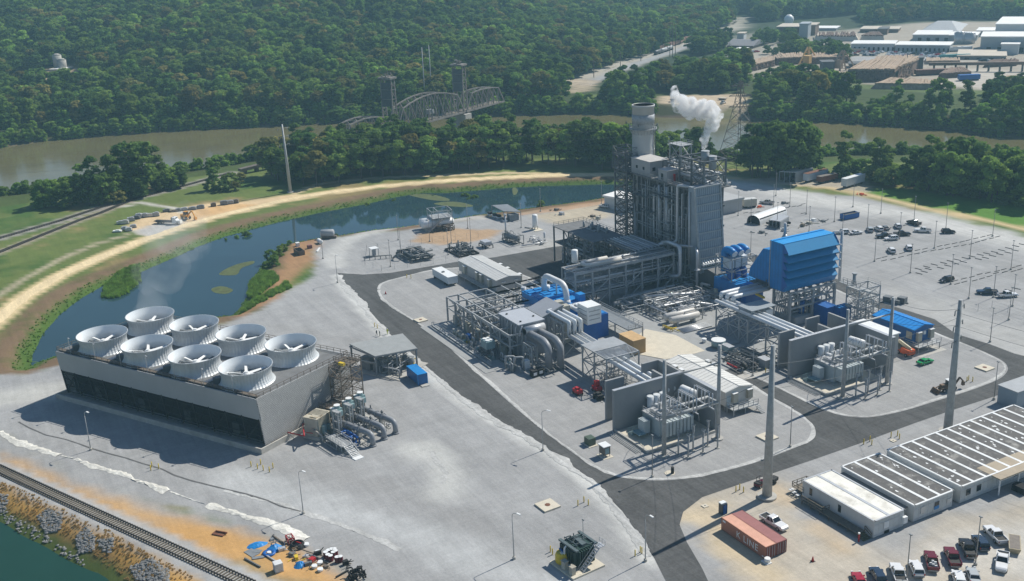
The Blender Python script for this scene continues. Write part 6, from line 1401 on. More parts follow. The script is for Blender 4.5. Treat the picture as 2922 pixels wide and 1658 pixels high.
def big_pole(b,h,lab,r0=.85,arms=True,lean=0.):
 t=thing('steel_pole',lab,'utility pole',b)
 top=b+Vector((lean,0,h));build('shaft',MB().tube([b,top],r0,14,r1=r0*.42),STEEL,t);build('footing',MB().cyl(b,r0*1.9,0,.5,20),CONC,t)
 if arms:
  for k in range(3):
   z=h-2.2-k*3.6;p=b+(top-b)*(z/h)
   a=build('cross_arm',MB().tube([p,p+Vector((1.0,-2.6,.5))],.1,6).tube([p,p+Vector((-1.0,2.6,.5))],.1,6),STEELD,t)
   build('insulator',MB().tube([p+Vector((1.0,-2.6,.5)),p+Vector((1.1,-2.8,-.6))],.12,6).tube([p+Vector((-1.0,2.6,.5)),p+Vector((-1.1,2.8,-.6))],.12,6),GREYD,a)
 return top
T1=big_pole(QB(213,690),32.5,'tallest near steel pole standing left of the site offices',1.0,False)
T2=big_pole(QB(1865,95),31,'thick steel pole with cross arms rising behind the cabin roofs',1.0)
T3=big_pole(QM(415,480),31,'steel pole with cross arms on the levee by the dirt road',.85,True,-2.)
def wires(name,lab,runs):
 m=MB()
 for a,b,sag in runs:m.tube([Vector(a)+(Vector(b)-Vector(a))*i/14-Vector((0,0,sag*4*(i/14)*(1-i/14)))for i in range(15)],.035,4,0,False)
 return one(name,m,STEELD,lab,'power lines',runs[0][0])
g1,g2=Vector((-167,139.5,21.5)),Vector((-167,124.8,21.5));h1,h2=Vector((-167.6,192.5,21.5)),Vector((-167.6,177.8,21.5))
wires('power_line','thin wires from the tallest near steel pole to both gantries',[(T1,g1,1),(T1,g2,1),(T1-Vector((0,0,6)),Vector((-167,132,9.3)),1),(T1-Vector((0,0,4)),T2-Vector((0,0,4)),1.5),(T1-Vector((0,0,9)),T2-Vector((0,0,9)),1.5)])
wires('power_line','thin wires from the pole behind the cabins to the right gantry',[(T2-Vector((0,0,k)),p,1.2)for k,p in((2,h1),(5.8,h2),(9.4,Vector((-167.6,185,9.3))))]+[(T2-Vector((0,0,3)),Vector((-70,205,29)),2),(T2-Vector((0,0,6)),Vector((-70,205,25)),2)])
wires('power_line','long thin wires crossing the tree belts from the levee pole',[(T3-Vector((0,0,k)),Vector((-380,330,30-k)),5)for k in(2,5.6,9.2)]+[(T3-Vector((0,0,k)),Vector((-560,-60,28-k)),5)for k in(2,5.6,9.2)])
# --- bollards, pads, kiosks
bp_=thing('bollard','tmp bollard label to replace','bollard');build('post',MB().cyl((0,0),.11,0,1.25,8).ball((0,0,1.25),.11,6),YELLOW,bp_);build('collar',MB().cyl((0,0),.2,0,.08,8),CONC,bp_)
for q,L,lab in((Q6,[(375,410),(434,430),(463,390),(487,445),(543,460),(576,425)],'in the cluster in front of the cooling tower corner'),(Q5,[(1382,445),(1392,412),(1455,430)],'round the red hydrant below the cooling tower shadow'),(Q7,[(960,768),(1015,735),(1055,762)],'beside the square manhole pad on the open gravel'),(Q7,[(708,1190),(728,1215)],'left of the dark green transformer'),(Q7,[(1483,1228),(1530,1195),(1545,1205)],'right of the dark green transformer'),(Q7,[(2405,640),(2475,645),(2440,620)],'on the white slab by the road fork'),(QB,[(1098,205),(1155,178),(1172,212)],'on the left of the two groups above the cabins'),(QB,[(1348,142),(1408,128),(1425,155)],'on the right of the two groups above the cabins'),(QW,[(2042,735),(2058,722),(2095,735)],'by the backhoe arm'),(Q9,[(690,1085),(740,1090)],'before the white box trailer'),(QC,[(2215,240),(2232,250)],'behind the canopy shelter'),(QT,[(1795,385),(1888,430)],'by the grey meter cabinet')):
 for p in L:dup(bp_,q(*p),0,'yellow bollard '+lab,'yellow bollards '+lab)
kill(bp_)
for q,p,s,ang,lab in((Q7,(682,772),3.3,.05,'square white manhole slab on the open gravel left of the road'),(QB,(215,145),3.1,.05,'square white manhole slab behind the tallest near steel pole'),(QW,(2205,615),3.0,.05,'square white manhole slab inside the ring road bend at the right'),(QC,(2520,198),2.8,.1,'square white manhole slab between the ring road and the pipe gallery'),(Q7,(2122,772),1.0,0,'tiny white drain slab by the road fork'),(QB,(1368,174),1.0,0,'tiny white drain slab beside the bollards above the cabins')):
 c=q(*p);t=thing('manhole_pad',lab,'manhole',c);build('slab',MB().obox(c,s*1.15,s*1.15,0,.35 if s>2 else .15,ang),CREAM,t);build('cover',MB().cyl(c,s*.17,.1,.4 if s>2 else .18,16),RUST if s>2 else STEELD,t)
c=Q7(1070,205);t=thing('pad_transformer','small olive green cabinet on a cream slab at the island edge','cabinet',c);build('cabinet',bx(c.x-1,c.x+1,c.y-.9,c.y+.9,.15,1.8),M('olive',(.07,.10,.07),.5),t);build('slab',bx(c.x-1.4,c.x+1.6,c.y-1.2,c.y+1.2,0,.15),CREAM,t)
c=Q7(1205,310);t=thing('instrument_kiosk','brown kiosk on legs with a white roof and face at the island edge','kiosk',c);build('cabinet',bx(c.x-1,c.x+1,c.y-.8,c.y+.8,.7,2.6),BROWNST,t);build('roof',bx(c.x-1.2,c.x+1.2,c.y-1,c.y+1,2.6,2.75),WHITE,t);build('door',bx(c.x+1.0,c.x+1.03,c.y-.5,c.y+.5,.9,2.2),TEAL,t);build('leg',MB().frame([c.x-.9,c.x+.9],[c.y-.7,c.y+.7],[0,.7],.12),STEEL,t);build('slab',bx(c.x-1.3,c.x+1.6,c.y-1.3,c.y+1.3,0,.1),CREAM,t)
c=Q7(1800,470);t=thing('drain_sump','dark upright sump pipe in a round white pad at the island tip','sump',c);build('pad',MB().cyl(c,1.1,0,.1,18),CREAM,t);build('pipe',MB().tube([c+Vector((.4,.4,0)),c+Vector((.4,.4,1.5))],.35,10),BLACK,t)
c=Q7(965,1270);c=Vector((c.x,c.y,0));t=thing('spare_transformer','dark green transformer with a white stair standing alone on the gravel','transformer',c)
L=rotT(c,.1)
build('tank',MB(L).box(-2.2,2.2,-1.9,1.9,.4,3.9),DGREEN,t)
for i in range(9):build('radiator',MB(L).box(-2.1+i*.5,-1.85+i*.5,-2.6,-1.9,.9,3.7),DGREEN,t)
for i in range(7):build('radiator',MB(L).box(2.2,2.8,-1.8+i*.52,-1.55+i*.52,.9,3.7),DGREEN,t)
m=MB(L);m.box(-2.6,2.7,-2.5,-1.9,3.9,4.2);m.box(-2.6,2.7,1.9,2.4,3.9,4.2);m.box(-.6,1.8,-.5,.5,3.9,4.4);m.mess(-2.2,2.2,-1.8,1.8,3.95,4.6,22,.06,.12,rng);build('top_gear',m,M('green_grey',(.09,.12,.125),.5,0,.2,1.5),t)
m=MB(L)
for s in(0,1.0):m.bar((3.0+s,1.8,4.0),(3.0+s,-2.4,.1),.08,.2);m.bar((3.0+s,1.8,5.0),(3.0+s,-2.4,1.1),.06)
for k in range(10):m.box(3.0,4.0,1.5-k*.42,1.75-k*.42,3.7-k*.39,3.76-k*.39)
m.box(2.4,4.0,1.7,3.0,3.9,4.0);m.rail([(2.4,3,4),(4,3,4)],1,1,.06);build('stair',m,LAG,t)
m=MB(L);m.tube([(-.4,-2.8,.3),(-.4,-2.8,3.6),(-.4,-1.8,4.0)],.18,8,.4);m.tube([(-2,-2.8,.6),(2,-2.8,.6)],.14,6);build('white_pipe',m,WHITE,t)
build('slab',MB(L).box(-2.6,4.4,-4.6,2.6,0,.35),CREAM,t)
for x in(.4,2.6):build('kiosk',MB(L).box(x,x+1.0,-4.2,-3.4,.35,1.9).box(x-.1,x+1.1,-4.3,-3.3,1.9,2.0),BEIGE,t)
build('mast',MB(L).cyl((-.8,1.8),.06,4,7.4,6).box(-1.0,-.5,1.7,1.9,7.3,7.6),STEEL,t)
c=Q7(820,1290);t=thing('oil_tank','fat yellow tank with a blue shoulder beside the dark green transformer','tank',c);build('tank',MB().lathe((c.x,c.y,0),[(1.2,.05),(1.35,.5),(1.35,1.8),(1.1,2.3),(.1,2.4)],12,smooth=False),YELLOW,t);build('blue_top',MB().box(c.x-.9,c.x+.5,c.y-.2,c.y+.9,2.2,2.7),BLUED,t);build('white_panel',bx(c.x+.1,c.x+.7,c.y-.6,c.y-.1,2.3,2.5),WHITE,t)
# --- scrap and stores at the lower left
TARP=M('blue_tarpaulin',(.012,.20,.50),.5,0,.2,2.)
def heap(c,rx,ry,h,mat,name,lab,cat,seed=1):
 rr=random.Random(seed);m=MB();n=12;vs=[];fs=[]
 for i in range(4):
  k=1-i*.3
  vs+=[(c.x+rx*k*math.cos(2*PI*j/n)*rr.uniform(.8,1.1),c.y+ry*k*math.sin(2*PI*j/n)*rr.uniform(.8,1.1),h*(i/3)**.8*rr.uniform(.8,1.1))for j in range(n)]
 for i in range(3):fs+=[(i*n+j,i*n+(j+1)%n,(i+1)*n+(j+1)%n,(i+1)*n+j)for j in range(n)]
 fs.append(tuple(3*n+j for j in range(n)));m.add(vs,fs);return one(name,m,mat,lab,cat,c)
heap(Q6(425,1130),1.3,2.1,.5,TARP,'tarpaulin','longest blue tarpaulin bundle, leftmost of the scrap','tarpaulin',1)
heap(Q6(590,1155),1.4,1.5,.8,TARP,'tarpaulin','crumpled blue tarpaulin next to white pipes in the scrap','tarpaulin',2)
heap(Q6(820,1315),1.2,1.2,.9,TARP,'tarpaulin','blue tarpaulin over a heap beside the yellow bin','tarpaulin',3)
c=Q6(540,1205);t=thing('hose_reel','flat blue ring of hose with a white centre in the scrap','hose',c);build('hose',MB().lathe((c.x,c.y,.15),[(1.2,-.15),(1.3,.1),(.9,.25),(.6,.1)],20),BLUED,t);build('white_core',MB().cyl(c,.4,0,.4,10),WHITE,t)
c=Q6(800,1140);m=MB()
for k in range(4):m.lathe((c.x,c.y,.12+k*.22),[(1.45-.12*k,-.1),(1.6-.12*k,.0),(1.45-.12*k,.1),(1.3-.12*k,0),(1.45-.12*k,-.1)],24)
one('hose_coil',m,BLACK,'big coil of black hose in the scrap row','hose',c)
c=Q6(735,1100);m=MB();m.frame([c.x-.9,c.x+.9],[c.y-.6,c.y+.6],[.1,1.2],.14,1);m.bar((c.x,c.y,.6),(c.x+2.4,c.y+1.4,.5),.14);t=thing('red_trolley','red steel trolley beside the black hose coil','trolley',c);build('trolley_frame',m,RED,t);build('load',MB().mess(c.x-.9,c.x+1.4,c.y-.9,c.y+.9,.2,1.0,9,.05,.1,rng),BLACK,t)
c=Q6(625,1360);t=thing('liquid_tote','white caged plastic liquid tote standing by the rails','tote',c);build('bottle',bx(c.x-.75,c.x+.75,c.y-.75,c.y+.75,.2,1.75),M('milky_plastic',(.62,.63,.62),.4),t);m=MB()
for k in range(5):m.box(c.x-.8,c.x+.8,c.y-.8,c.y-.76,.3+k*.34,.36+k*.34);m.box(c.x+.76,c.x+.8,c.y-.8,c.y+.8,.3+k*.34,.36+k*.34)
m.box(c.x-.8,c.x+.8,c.y-.8,c.y+.8,.05,.2);build('cage',m,LAG,t)
c=Q6(85,1025);t=thing('steel_plate','rusty brown steel plate lying on the orange sand','plate',c);build('plate',MB().obox(c,2.6,1.5,.1,.22,.7),RUST,t);build('rib',MB().obox(c+Vector((.1,.4,0)),2.6,.2,.22,.5,.7),RUST,t)
for i,(x,y,w_,d_)in enumerate(((380,1200,2.8,1.7),(430,1185,1.6,1.0),(440,1245,2.2,.8))):c=Q6(x,y);one('grey_mat',MB().obox(c,w_,d_,.04,.1+.04*i,.3+i*.5),GREYD,('largest grey sheet on the sand near the rails','small grey sheet overlapping the largest sheet','narrow grey sheet below the largest sheet')[i],'sheet',c)
for i,(a,b)in enumerate((((490,1215),(635,1305)),((315,1255),(460,1335)),((570,1045),(690,1130)),((1150,1430),(1265,1365)),((950,1235),(1080,1300)))):p,q=Q6(*a),Q6(*b);one('loose_beam',MB().bar(p+Vector((0,0,.2)),q+Vector((0,0,.2)),.25),(LAG,STEELD,BROWNST,BLACK,STEELD)[i],('pale square beam leading to the white tote','thin grey beam lying near the rails','long brown beam on the gravel edge','black bent bar at the right of the scrap','grey beam below the drums')[i],'beam',p)
dr=thing('oil_drum','tmp drum label to replace','drum');build('drum',MB().lathe((0,0,0),[(.36,0),(.38,.3),(.36,.32),(.38,.62),(.36,.95)],14),M('drum_maroon',(.11,.012,.02),.5),dr);build('lid',MB().cyl((0,0),.36,.95,.98,14),WHITE,dr)
for p in((1060,1240),(1085,1222),(1113,1212),(1140,1210),(1080,1262),(1105,1272),(1130,1240),(1165,1285),(1195,1280),(1150,1228)):dup(dr,Q6(*p),0,'dark red oil drum with a white lid in the scrap row','oil drums in the scrap row',scale=1.25)
kill(dr)
for i,(x,y)in enumerate(((955,1335),(1008,1365),(1005,1300),(880,1135),(985,1205))):c=Q6(x,y);one('bucket',MB().cyl(c,.5,0,.55,12,.55),WHITE,('white tub left of its twin at the scrap front','white tub nearest the viewer in the scrap','white ring in front of the drums','white tub beside the hose coil','white tub among black frames')[i],'tub',c)
for i,(x,y,mt)in enumerate(((745,1225,STEELD),(880,1235,LAG),(985,1215,BLACK),(935,1270,RED),(900,1310,STEELD),(1060,1330,BROWNST),(655,1175,LAG),(565,1080,GREYD),(790,1255,YELLOW),(1240,1305,BLACK))):
 c=Q6(x,y);m=MB();rr=random.Random(i+50);m.obox(c,rr.uniform(.6,1.4),rr.uniform(.5,1.0),0,rr.uniform(.3,.9),rr.random()*3)
 for k in range(5):p=c+Vector((rr.uniform(-1.2,1.2),rr.uniform(-1,1),.1));m.bar(p,p+Vector((rr.uniform(-1.2,1.2),rr.uniform(-1.2,1.2),rr.uniform(0,.7))),.12)
 one('scrap_pile',m,mt,'small heap of '+('dark steel offcuts left of the drums','pale aluminium offcuts left of the drums','black frames behind the drums','red machine parts near the drums','steel parts below the red parts','rusty brackets below the drums','white pipe offcuts by the blue tarpaulin','grey trays at the gravel edge','yellow-lidded bin parts','black rubber right of the drums')[i],'scrap',c)
c=Q6(1340,1420);m=MB();m.mess(c.x-1.6,c.x+1.6,c.y-1.6,c.y+1.6,0,1.8,40,.05,.16,rng);one('scrap_pile',m,BLACK,'tall dark heap of twisted metal at the bottom edge','scrap',c)
m=MB()
p0,p1,p2=Q6(690,1110),Q6(900,1190),Q6(1290,1300);m.bar(p0,p1,.18);m.bar(p1,p2,.18);one('timber_edging',m,BROWNST,'dark timber edging behind the scrap and drums','edging',p0)
# --- trees
def leafmat(name,c1,c2):
 m=bpy.data.materials.new(name);m.use_nodes=True;n=m.node_tree;L=n.links.new
 for q in list(n.nodes):
  if q.type=='BSDF_PRINCIPLED':n.nodes.remove(q)
 out=n.nodes['Material Output'];oi=n.nodes.new('ShaderNodeObjectInfo');tc=n.nodes.new('ShaderNodeTexCoord')
 t=n.nodes.new('ShaderNodeTexNoise');t.inputs['Scale'].default_value=.35;t.inputs['Detail'].default_value=3;L(tc.outputs['Object'],t.inputs['Vector'])
 mx=n.nodes.new('ShaderNodeMix');mx.data_type='RGBA';mx.inputs[6].default_value=(*c1,1);mx.inputs[7].default_value=(*c2,1)
 ad=n.nodes.new('ShaderNodeMath');ad.operation='MULTIPLY_ADD';ad.inputs[1].default_value=.9;ad.use_clamp=True;L(oi.outputs['Random'],ad.inputs[0])
 sb=n.nodes.new('ShaderNodeMath');sb.operation='MULTIPLY_ADD';sb.inputs[1].default_value=1.2;sb.inputs[2].default_value=-.55;L(t.outputs['Fac'],sb.inputs[0]);L(sb.outputs[0],ad.inputs[2]);L(ad.outputs[0],mx.inputs[0])
 w_=n.nodes.new('ShaderNodeMath');w_.operation='MULTIPLY';w_.inputs[1].default_value=7.31;L(oi.outputs['Random'],w_.inputs[0])
 fr=n.nodes.new('ShaderNodeMath');fr.operation='FRACT';L(w_.outputs[0],fr.inputs[0])
 vr=n.nodes.new('ShaderNodeMapRange');vr.inputs[3].default_value=.7;vr.inputs[4].default_value=1.55;L(fr.outputs[0],vr.inputs[0])
 ml=n.nodes.new('ShaderNodeMix');ml.data_type='RGBA';ml.blend_type='MULTIPLY';ml.inputs[0].default_value=1;L(mx.outputs[2],ml.inputs[6]);L(vr.outputs[0],ml.inputs[7])
 d=n.nodes.new('ShaderNodeBsdfDiffuse');tr=n.nodes.new('ShaderNodeBsdfTranslucent');s=n.nodes.new('ShaderNodeMixShader');s.inputs[0].default_value=.4
 L(ml.outputs[2],d.inputs[0]);L(ml.outputs[2],tr.inputs[0]);L(d.outputs[0],s.inputs[1]);L(tr.outputs[0],s.inputs[2]);L(s.outputs[0],out.inputs[0])
 return m
LF={'dark':leafmat('dark_foliage',(.065,.13,.035),(.12,.18,.045)),'mid':leafmat('green_foliage',(.105,.19,.04),(.18,.25,.055)),'bright':leafmat('bright_foliage',(.14,.26,.045),(.21,.31,.06)),'olive':leafmat('olive_foliage',(.14,.16,.05),(.24,.21,.065))}
BARK=M('bark',(.10,.085,.065),.9,0,.25,2.)
def crown_mesh(name,H,shape,nl,nc,size,mat,seed,flat=1.,core=True):
 """leaf clumps: nl lobes of nc small leaf cards spread through the crown volume"""
 g=np.random.default_rng(seed);V=[];Fc=[]
 def card(c,nrm,s):
  a=np.cross(nrm,g.normal(size=3));a/=np.linalg.norm(a)+1e-9;b=np.cross(nrm,a)
  k=len(V);u,v=s*g.uniform(.7,1.2),s*g.uniform(.5,.9)
  for i,j in((-1,-.6),(.2,-1),(1,.3),(-.1,1)):V.append(c+a*u*i+b*v*j)
  Fc.append((k,k+1,k+2,k+3))
 for i in range(nl):
  z,rmax,lr=shape(g.random(),g)
  th=g.uniform(0,2*PI);rad=rmax*math.sqrt(g.uniform(.12,1))
  c=np.array([rad*math.cos(th),rad*math.sin(th),z])
  if core:
   k=len(V);bmz=bmesh.new();bmesh.ops.create_icosphere(bmz,subdivisions=1,radius=lr*.72)
   for v in bmz.verts:V.append(c+np.array(v.co)*np.array([1,1,flat])*g.uniform(.75,1.1))
   bmz.verts.index_update()
   for f in bmz.faces:Fc.append(tuple(k+v.index for v in f.verts))
   bmz.free()
  d=g.normal(size=(nc,3));d/=np.linalg.norm(d,axis=1)[:,None];d[:,2]=np.where(d[:,2]<-.4,-d[:,2],d[:,2])
  for q in d:
   nn=q*.75+g.normal(size=3)*.5+np.array([0,0,.25]);nn/=np.linalg.norm(nn)
   card(c+q*np.array([1,1,flat])*lr*g.uniform(.72,1.12),nn,size*g.uniform(.7,1.25))
 me=bpy.data.meshes.new(name);me.from_pydata([tuple(v)for v in V],[],Fc);me.materials.append(mat);me.update();return me
def trunk_mesh(H,r,seed,top=.6):
 rr=random.Random(seed);m=MB();m.tube([(0,0,-1.2),(rr.uniform(-.1,.1),rr.uniform(-.1,.1),H*.3),(rr.uniform(-.4,.4),rr.uniform(-.4,.4),H*top)],r,7,0,True,r*.45)
 for i in range(5):
  z=H*rr.uniform(.25,top);a=rr.uniform(0,2*PI);d=H*rr.uniform(.12,.24);m.tube([(0,0,z),(d*.6*math.cos(a),d*.6*math.sin(a),z+d*.5),(d*math.cos(a),d*math.sin(a),z+d*.95)],r*.35,5,0,True,r*.12)
 me=bpy.data.meshes.new('trunk');me.from_pydata([tuple(v)for v in m.v],[],m.f);me.materials.append(BARK);me.update();return me
def s_round(H,wd):return lambda t,g:(H*(.24+.7*t),wd*math.sqrt(max(.05,1-((t-.42)/.62)**2)),H*g.uniform(.075,.125))
def s_pine(H,wd):return lambda t,g:(H*(.36+.62*t),wd*(1.0-.72*t**1.5),H*g.uniform(.06,.10))
def s_cone(H,wd):return lambda t,g:(H*(.10+.86*t),wd*(1.05-.95*t),H*g.uniform(.06,.10))
def s_tall(H,wd):return lambda t,g:(H*(.3+.66*t),wd*(.55+.6*math.sin(PI*t)),H*g.uniform(.06,.10))
KIND={}
def kind(k,H,sh,wd,nl,nc,size,mat,seed,flat,r,lab):KIND[k]=(H,crown_mesh('crown',H,sh(H,wd),nl,nc,size,LF[mat],seed,flat),trunk_mesh(H,r,seed),lab)
kind('broad_a',18,s_round,5.6,30,62,.62,'mid',1,.8,.38,'rounded mid green broadleaf tree')
kind('broad_b',18,s_round,6.4,34,58,.66,'dark',2,.75,.42,'spreading dark green broadleaf tree')
kind('broad_c',16,s_round,5.2,28,62,.58,'bright',3,.85,.32,'bright yellow-green broadleaf tree')
kind('pine_a',22,s_pine,4.6,32,56,.58,'dark',4,.5,.34,'tall dark layered pine')
kind('pine_b',22,s_tall,3.7,30,56,.56,'mid',5,.55,.34,'tall narrow layered pine')
kind('olive_a',17,s_round,5.0,28,60,.6,'olive',6,.75,.34,'olive brown tinged tree')
kind('shrub',5,s_cone,2.9,20,46,.34,'bright',7,.8,.10,'bright green rounded shrub')
kind('low_bush',4,s_round,2.6,16,44,.34,'mid',8,.8,.10,'low green thicket bush')
PK={k:v for k,v in KIND.items()}
def hz(pts):
 a=np.array(pts,float).reshape(-1,2);return height(a)
trees=[]
tg=np.random.default_rng(21)
def inpoly(xy,poly):return sdf(xy,poly)<0
def scatter(L,sp,kinds,h0,h1,where,z=0.,thin=1.):
 P=P2(L,z);lo,hi=P.min(0),P.max(0);xs=np.arange(lo[0],hi[0],sp);ys=np.arange(lo[1],hi[1],sp)
 g=np.stack(np.meshgrid(xs,ys,indexing='ij'),-1).reshape(-1,2);g=g+tg.uniform(-.42,.42,g.shape)*sp
 g=g[inpoly(g,P)]
 if len(g)==0:return
 hh=height(g)
 for(x,y),h in zip(g,hh):
  if h>POND_Z-1 and tg.random()<thin:trees.append((x,y,h,tg.uniform(h0,h1),kinds[tg.integers(len(kinds))],where))
ALLK=['broad_a','broad_a','broad_b','broad_b','broad_c','pine_a','pine_b','olive_a']
def solo(L,where):
 for x,y,yt,k in L:
  p=D(x,y);lo,hi=1,60
  for _ in range(30):
   mid=(lo+hi)/2
   if pj((p.x,p.y,mid))[1]>yt*K:lo=mid
   else:hi=mid
  trees.append((p.x,p.y,float(hz([(p.x,p.y)])[0]),lo*1.03,k,where))
solo([(118,520,450,'broad_a'),(165,516,445,'broad_a'),(100,522,478,'broad_c'),(205,508,412,'pine_b'),(240,506,392,'pine_a'),(285,503,388,'pine_a'),(262,512,436,'broad_b'),(330,490,362,'broad_b'),(365,485,358,'broad_b'),(395,480,366,'pine_a'),(308,500,420,'broad_b'),(345,496,428,'broad_b'),(400,480,425,'broad_b'),(432,468,412,'pine_b'),(462,460,414,'pine_a'),(225,514,440,'broad_b'),(300,508,470,'olive_a'),(275,512,476,'olive_a')],'in the clump between the railway and the river')
scatter([(60,530),(150,526),(250,516),(330,505),(400,487),(480,468),(470,455),(380,470),(250,492),(100,512)],6.5,['broad_b','broad_a','low_bush','pine_a'],7,12,'in the clump between the railway and the river')
solo([(540,474,400,'pine_b'),(575,470,425,'broad_a'),(605,462,425,'olive_a'),(560,480,445,'broad_b'),(530,478,440,'broad_b'),(590,478,448,'olive_a')],'in the small clump beside the railway trestle')
scatter([(668,452),(760,474),(900,452),(1000,444),(1100,434),(1300,418),(1410,412),(1430,398),(1300,392),(1100,394),(900,402),(760,414),(660,440)],6.6,['broad_a','broad_b','pine_a','olive_a','broad_b','pine_b'],13,21,'in the tree belt between levee and river')
scatter([(1410,414),(1470,425),(1570,432),(1680,428),(1760,420),(1760,402),(1600,398),(1430,396)],6.4,['broad_b','broad_a','broad_c','pine_a'],13,22,'in the tree belt behind the boiler')
scatter([(1870,444),(1930,448),(2000,448),(2030,440),(2030,422),(1950,420),(1870,428)],6,['broad_b','pine_a','broad_a'],14,25,'in the dark trees right of the lattice tower')
solo([(1905,445,345,'pine_a'),(1960,448,312,'broad_b'),(1995,448,322,'broad_b'),(1885,445,340,'broad_a'),(2115,440,328,'pine_b'),(2200,450,345,'pine_b'),(2215,452,362,'pine_b'),(2330,470,338,'pine_b'),(2375,478,345,'broad_a'),(2420,480,350,'broad_b')],'standing out above the right bank thicket')
scatter([(2035,446),(2110,452),(2170,462),(2190,474),(2260,474),(2370,492),(2470,508),(2566,520),(2800,560),(2800,520),(2566,470),(2400,455),(2200,444),(2040,438)],6.0,['broad_a','broad_c','broad_b','broad_a','pine_b'],6,11,'in the thicket along the right river bank')
scatter([(2240,474),(2370,492),(2566,522),(2800,565),(2800,520),(2566,480),(2400,462),(2330,462)],6.2,['broad_a','broad_b','broad_a','pine_b'],13,19,'in the thicket along the right river bank')
solo([(1165,482,452,'shrub'),(1190,486,456,'shrub'),(1180,488,462,'shrub'),(1150,480,462,'shrub'),(1085,480,462,'shrub'),(1068,482,464,'shrub'),(985,492,473,'shrub'),(1000,490,474,'shrub'),(918,504,486,'shrub'),(615,580,548,'low_bush'),(590,585,560,'shrub'),(566,590,568,'low_bush'),(1135,500,490,'low_bush'),(945,498,488,'shrub')],'on the far pond bank')
solo([(680,650,612,'shrub'),(700,640,605,'shrub'),(712,628,600,'shrub'),(690,665,630,'low_bush'),(668,668,640,'shrub'),(725,612,592,'shrub'),(820,592,572,'shrub'),(842,590,574,'low_bush'),(1355,515,490,'shrub'),(1580,500,475,'shrub')],'on the near pond shore')
CLEAR=[P2(q)for q in([(1880,240),(1872,128),(1900,112),(2000,98),(2130,72),(2300,56),(2900,44),(2950,300),(2566,285),(2300,276),(2150,268),(2095,255),(2085,225),(1960,215)],[(1410,240),(1440,205),(1500,182),(1600,148),(1700,112),(1760,85),(1830,64),(1850,40),(1880,40),(1890,140),(1880,165),(1780,178),(1700,200),(1600,222),(1520,240),(1480,262),(1420,258)],[(1635,236),(1760,234),(1880,232),(1892,262),(1880,310),(1640,310)],[(1870,60),(2150,40),(2160,75),(1880,110)])]
CLEAR+=[np.array([t[:2]for t in TP([(x*K,y*K)for x,y in L])])for L in(((22,192),(100,180),(190,158),(215,190),(190,222),(110,232),(30,232)),((970,62),(1012,50),(1012,74),(985,84)),((627,25),(665,25),(665,46),(627,46)),((100,92),(130,92),(130,118),(100,118)))]
BX=P2([(850,365),(1260,270),(1260,210),(1180,210),(850,300)],0)
fs_,rs_=np.arange(560,2350,8.6),np.arange(-1500,1500,8.6)
gf,gr=np.meshgrid(fs_,rs_,indexing='ij');keep=np.abs(gr)<gf*.53+60;gf,gr=gf[keep],gr[keep]
gf=gf+tg.uniform(-3.6,3.6,gf.shape);gr=gr+tg.uniform(-3.6,3.6,gr.shape)
FX=np.stack([gf*FH.x+gr*RT.x,gf*FH.y+gr*RT.y],1)
ok=np.ones(len(FX),bool)
for c in CLEAR:ok&=sdf(FX,c)>1
FX,gf,gr=FX[ok],gf[ok],gr[ok]
Hf,drf,_,_,_,_=height(FX,True)
ok=(drf>5)&(sdf(FX,P2([(-900,600),(0,520),(640,420),(1500,392),(2000,405),(2566,410),(3300,500),(3300,2500),(-900,2500)]))>0)
ok&=(gf<1500)|(tg.random(len(gf))<.75)
FX,Hf,drf,gf=FX[ok],Hf[ok],drf[ok],gf[ok]
nzf=fb(FX,60.)
for(x,y),h,d,f,nv in zip(FX,Hf,drf,gf,nzf):
 if d<14:k=('broad_c','broad_a','broad_c','low_bush')[tg.integers(4)];hh=tg.uniform(7,13)
 else:
  k=ALLK[tg.integers(8)]if nv<.15 else('broad_a','broad_c','olive_a','broad_a')[tg.integers(4)]
  hh=tg.uniform(10,21)*(1.0 if f<1200 else 1.1);k='pine_a' if nv<-.25 and tg.random()<.5 else k
 trees.append((x,y,h,hh,k,'on the near edge of the wooded far bank'))
rim=tg.uniform(RIVER.min(0),RIVER.max(0),(90000,2));rim=rim[(np.abs(rim@np.array(RT[:2]))<900)];dR=sdf(rim,RIVER);fR=rim@np.array(FH[:2])
ok=(dR>.5)&(dR<11)&(sdf(rim,P2([(-900,600),(0,520),(640,420),(1500,392),(2000,405),(2566,410),(3300,500),(3300,2500),(-900,2500)]))>0);rim=rim[ok]
for c in CLEAR[2:3]:rim=rim[sdf(rim,c)>-1]
sel=[]
for p in rim:
 if all((p[0]-q[0])**2+(p[1]-q[1])**2>24 for q in sel[-260:]):sel.append(p)
for p,h in zip(sel,height(np.array(sel))):trees.append((p[0],p[1],h-.8,tg.uniform(5,10.5),('broad_c','broad_a','broad_c','shrub')[tg.integers(4)],'on the near edge of the wooded far bank'))
for L,sp,h0,h1 in(([(1975,142),(2045,150),(2050,130),(1985,124)],9,10,16),([(2055,148),(2122,156),(2128,136),(2060,128)],9,10,16),([(1870,118),(1990,112),(2000,92),(1900,95)],9,9,14),([(1920,140),(1970,145),(1975,135),(1925,132)],8,8,12),([(1720,145),(1810,130),(1830,100),(1750,110)],9,12,18),([(2470,250),(2900,270),(2900,225),(2500,218)],9,9,15)):
 scatter(L,sp,['broad_a','broad_b','pine_a'],h0,h1,'standing between the timber yards')
def px_h(t):
 x,y,k=pj((t[0],t[1],t[2]));
 return(F*t[3]/k if(-60<x<2982 and k>0 and y>-40)else 0)*(.62 if 'shrub' in t[4]or 'bush' in t[4]else 1)
order=sorted(range(len(trees)),key=lambda i:-px_h(trees[i]))
big=order[:290];rest=order[290:]
PROTO_T={}
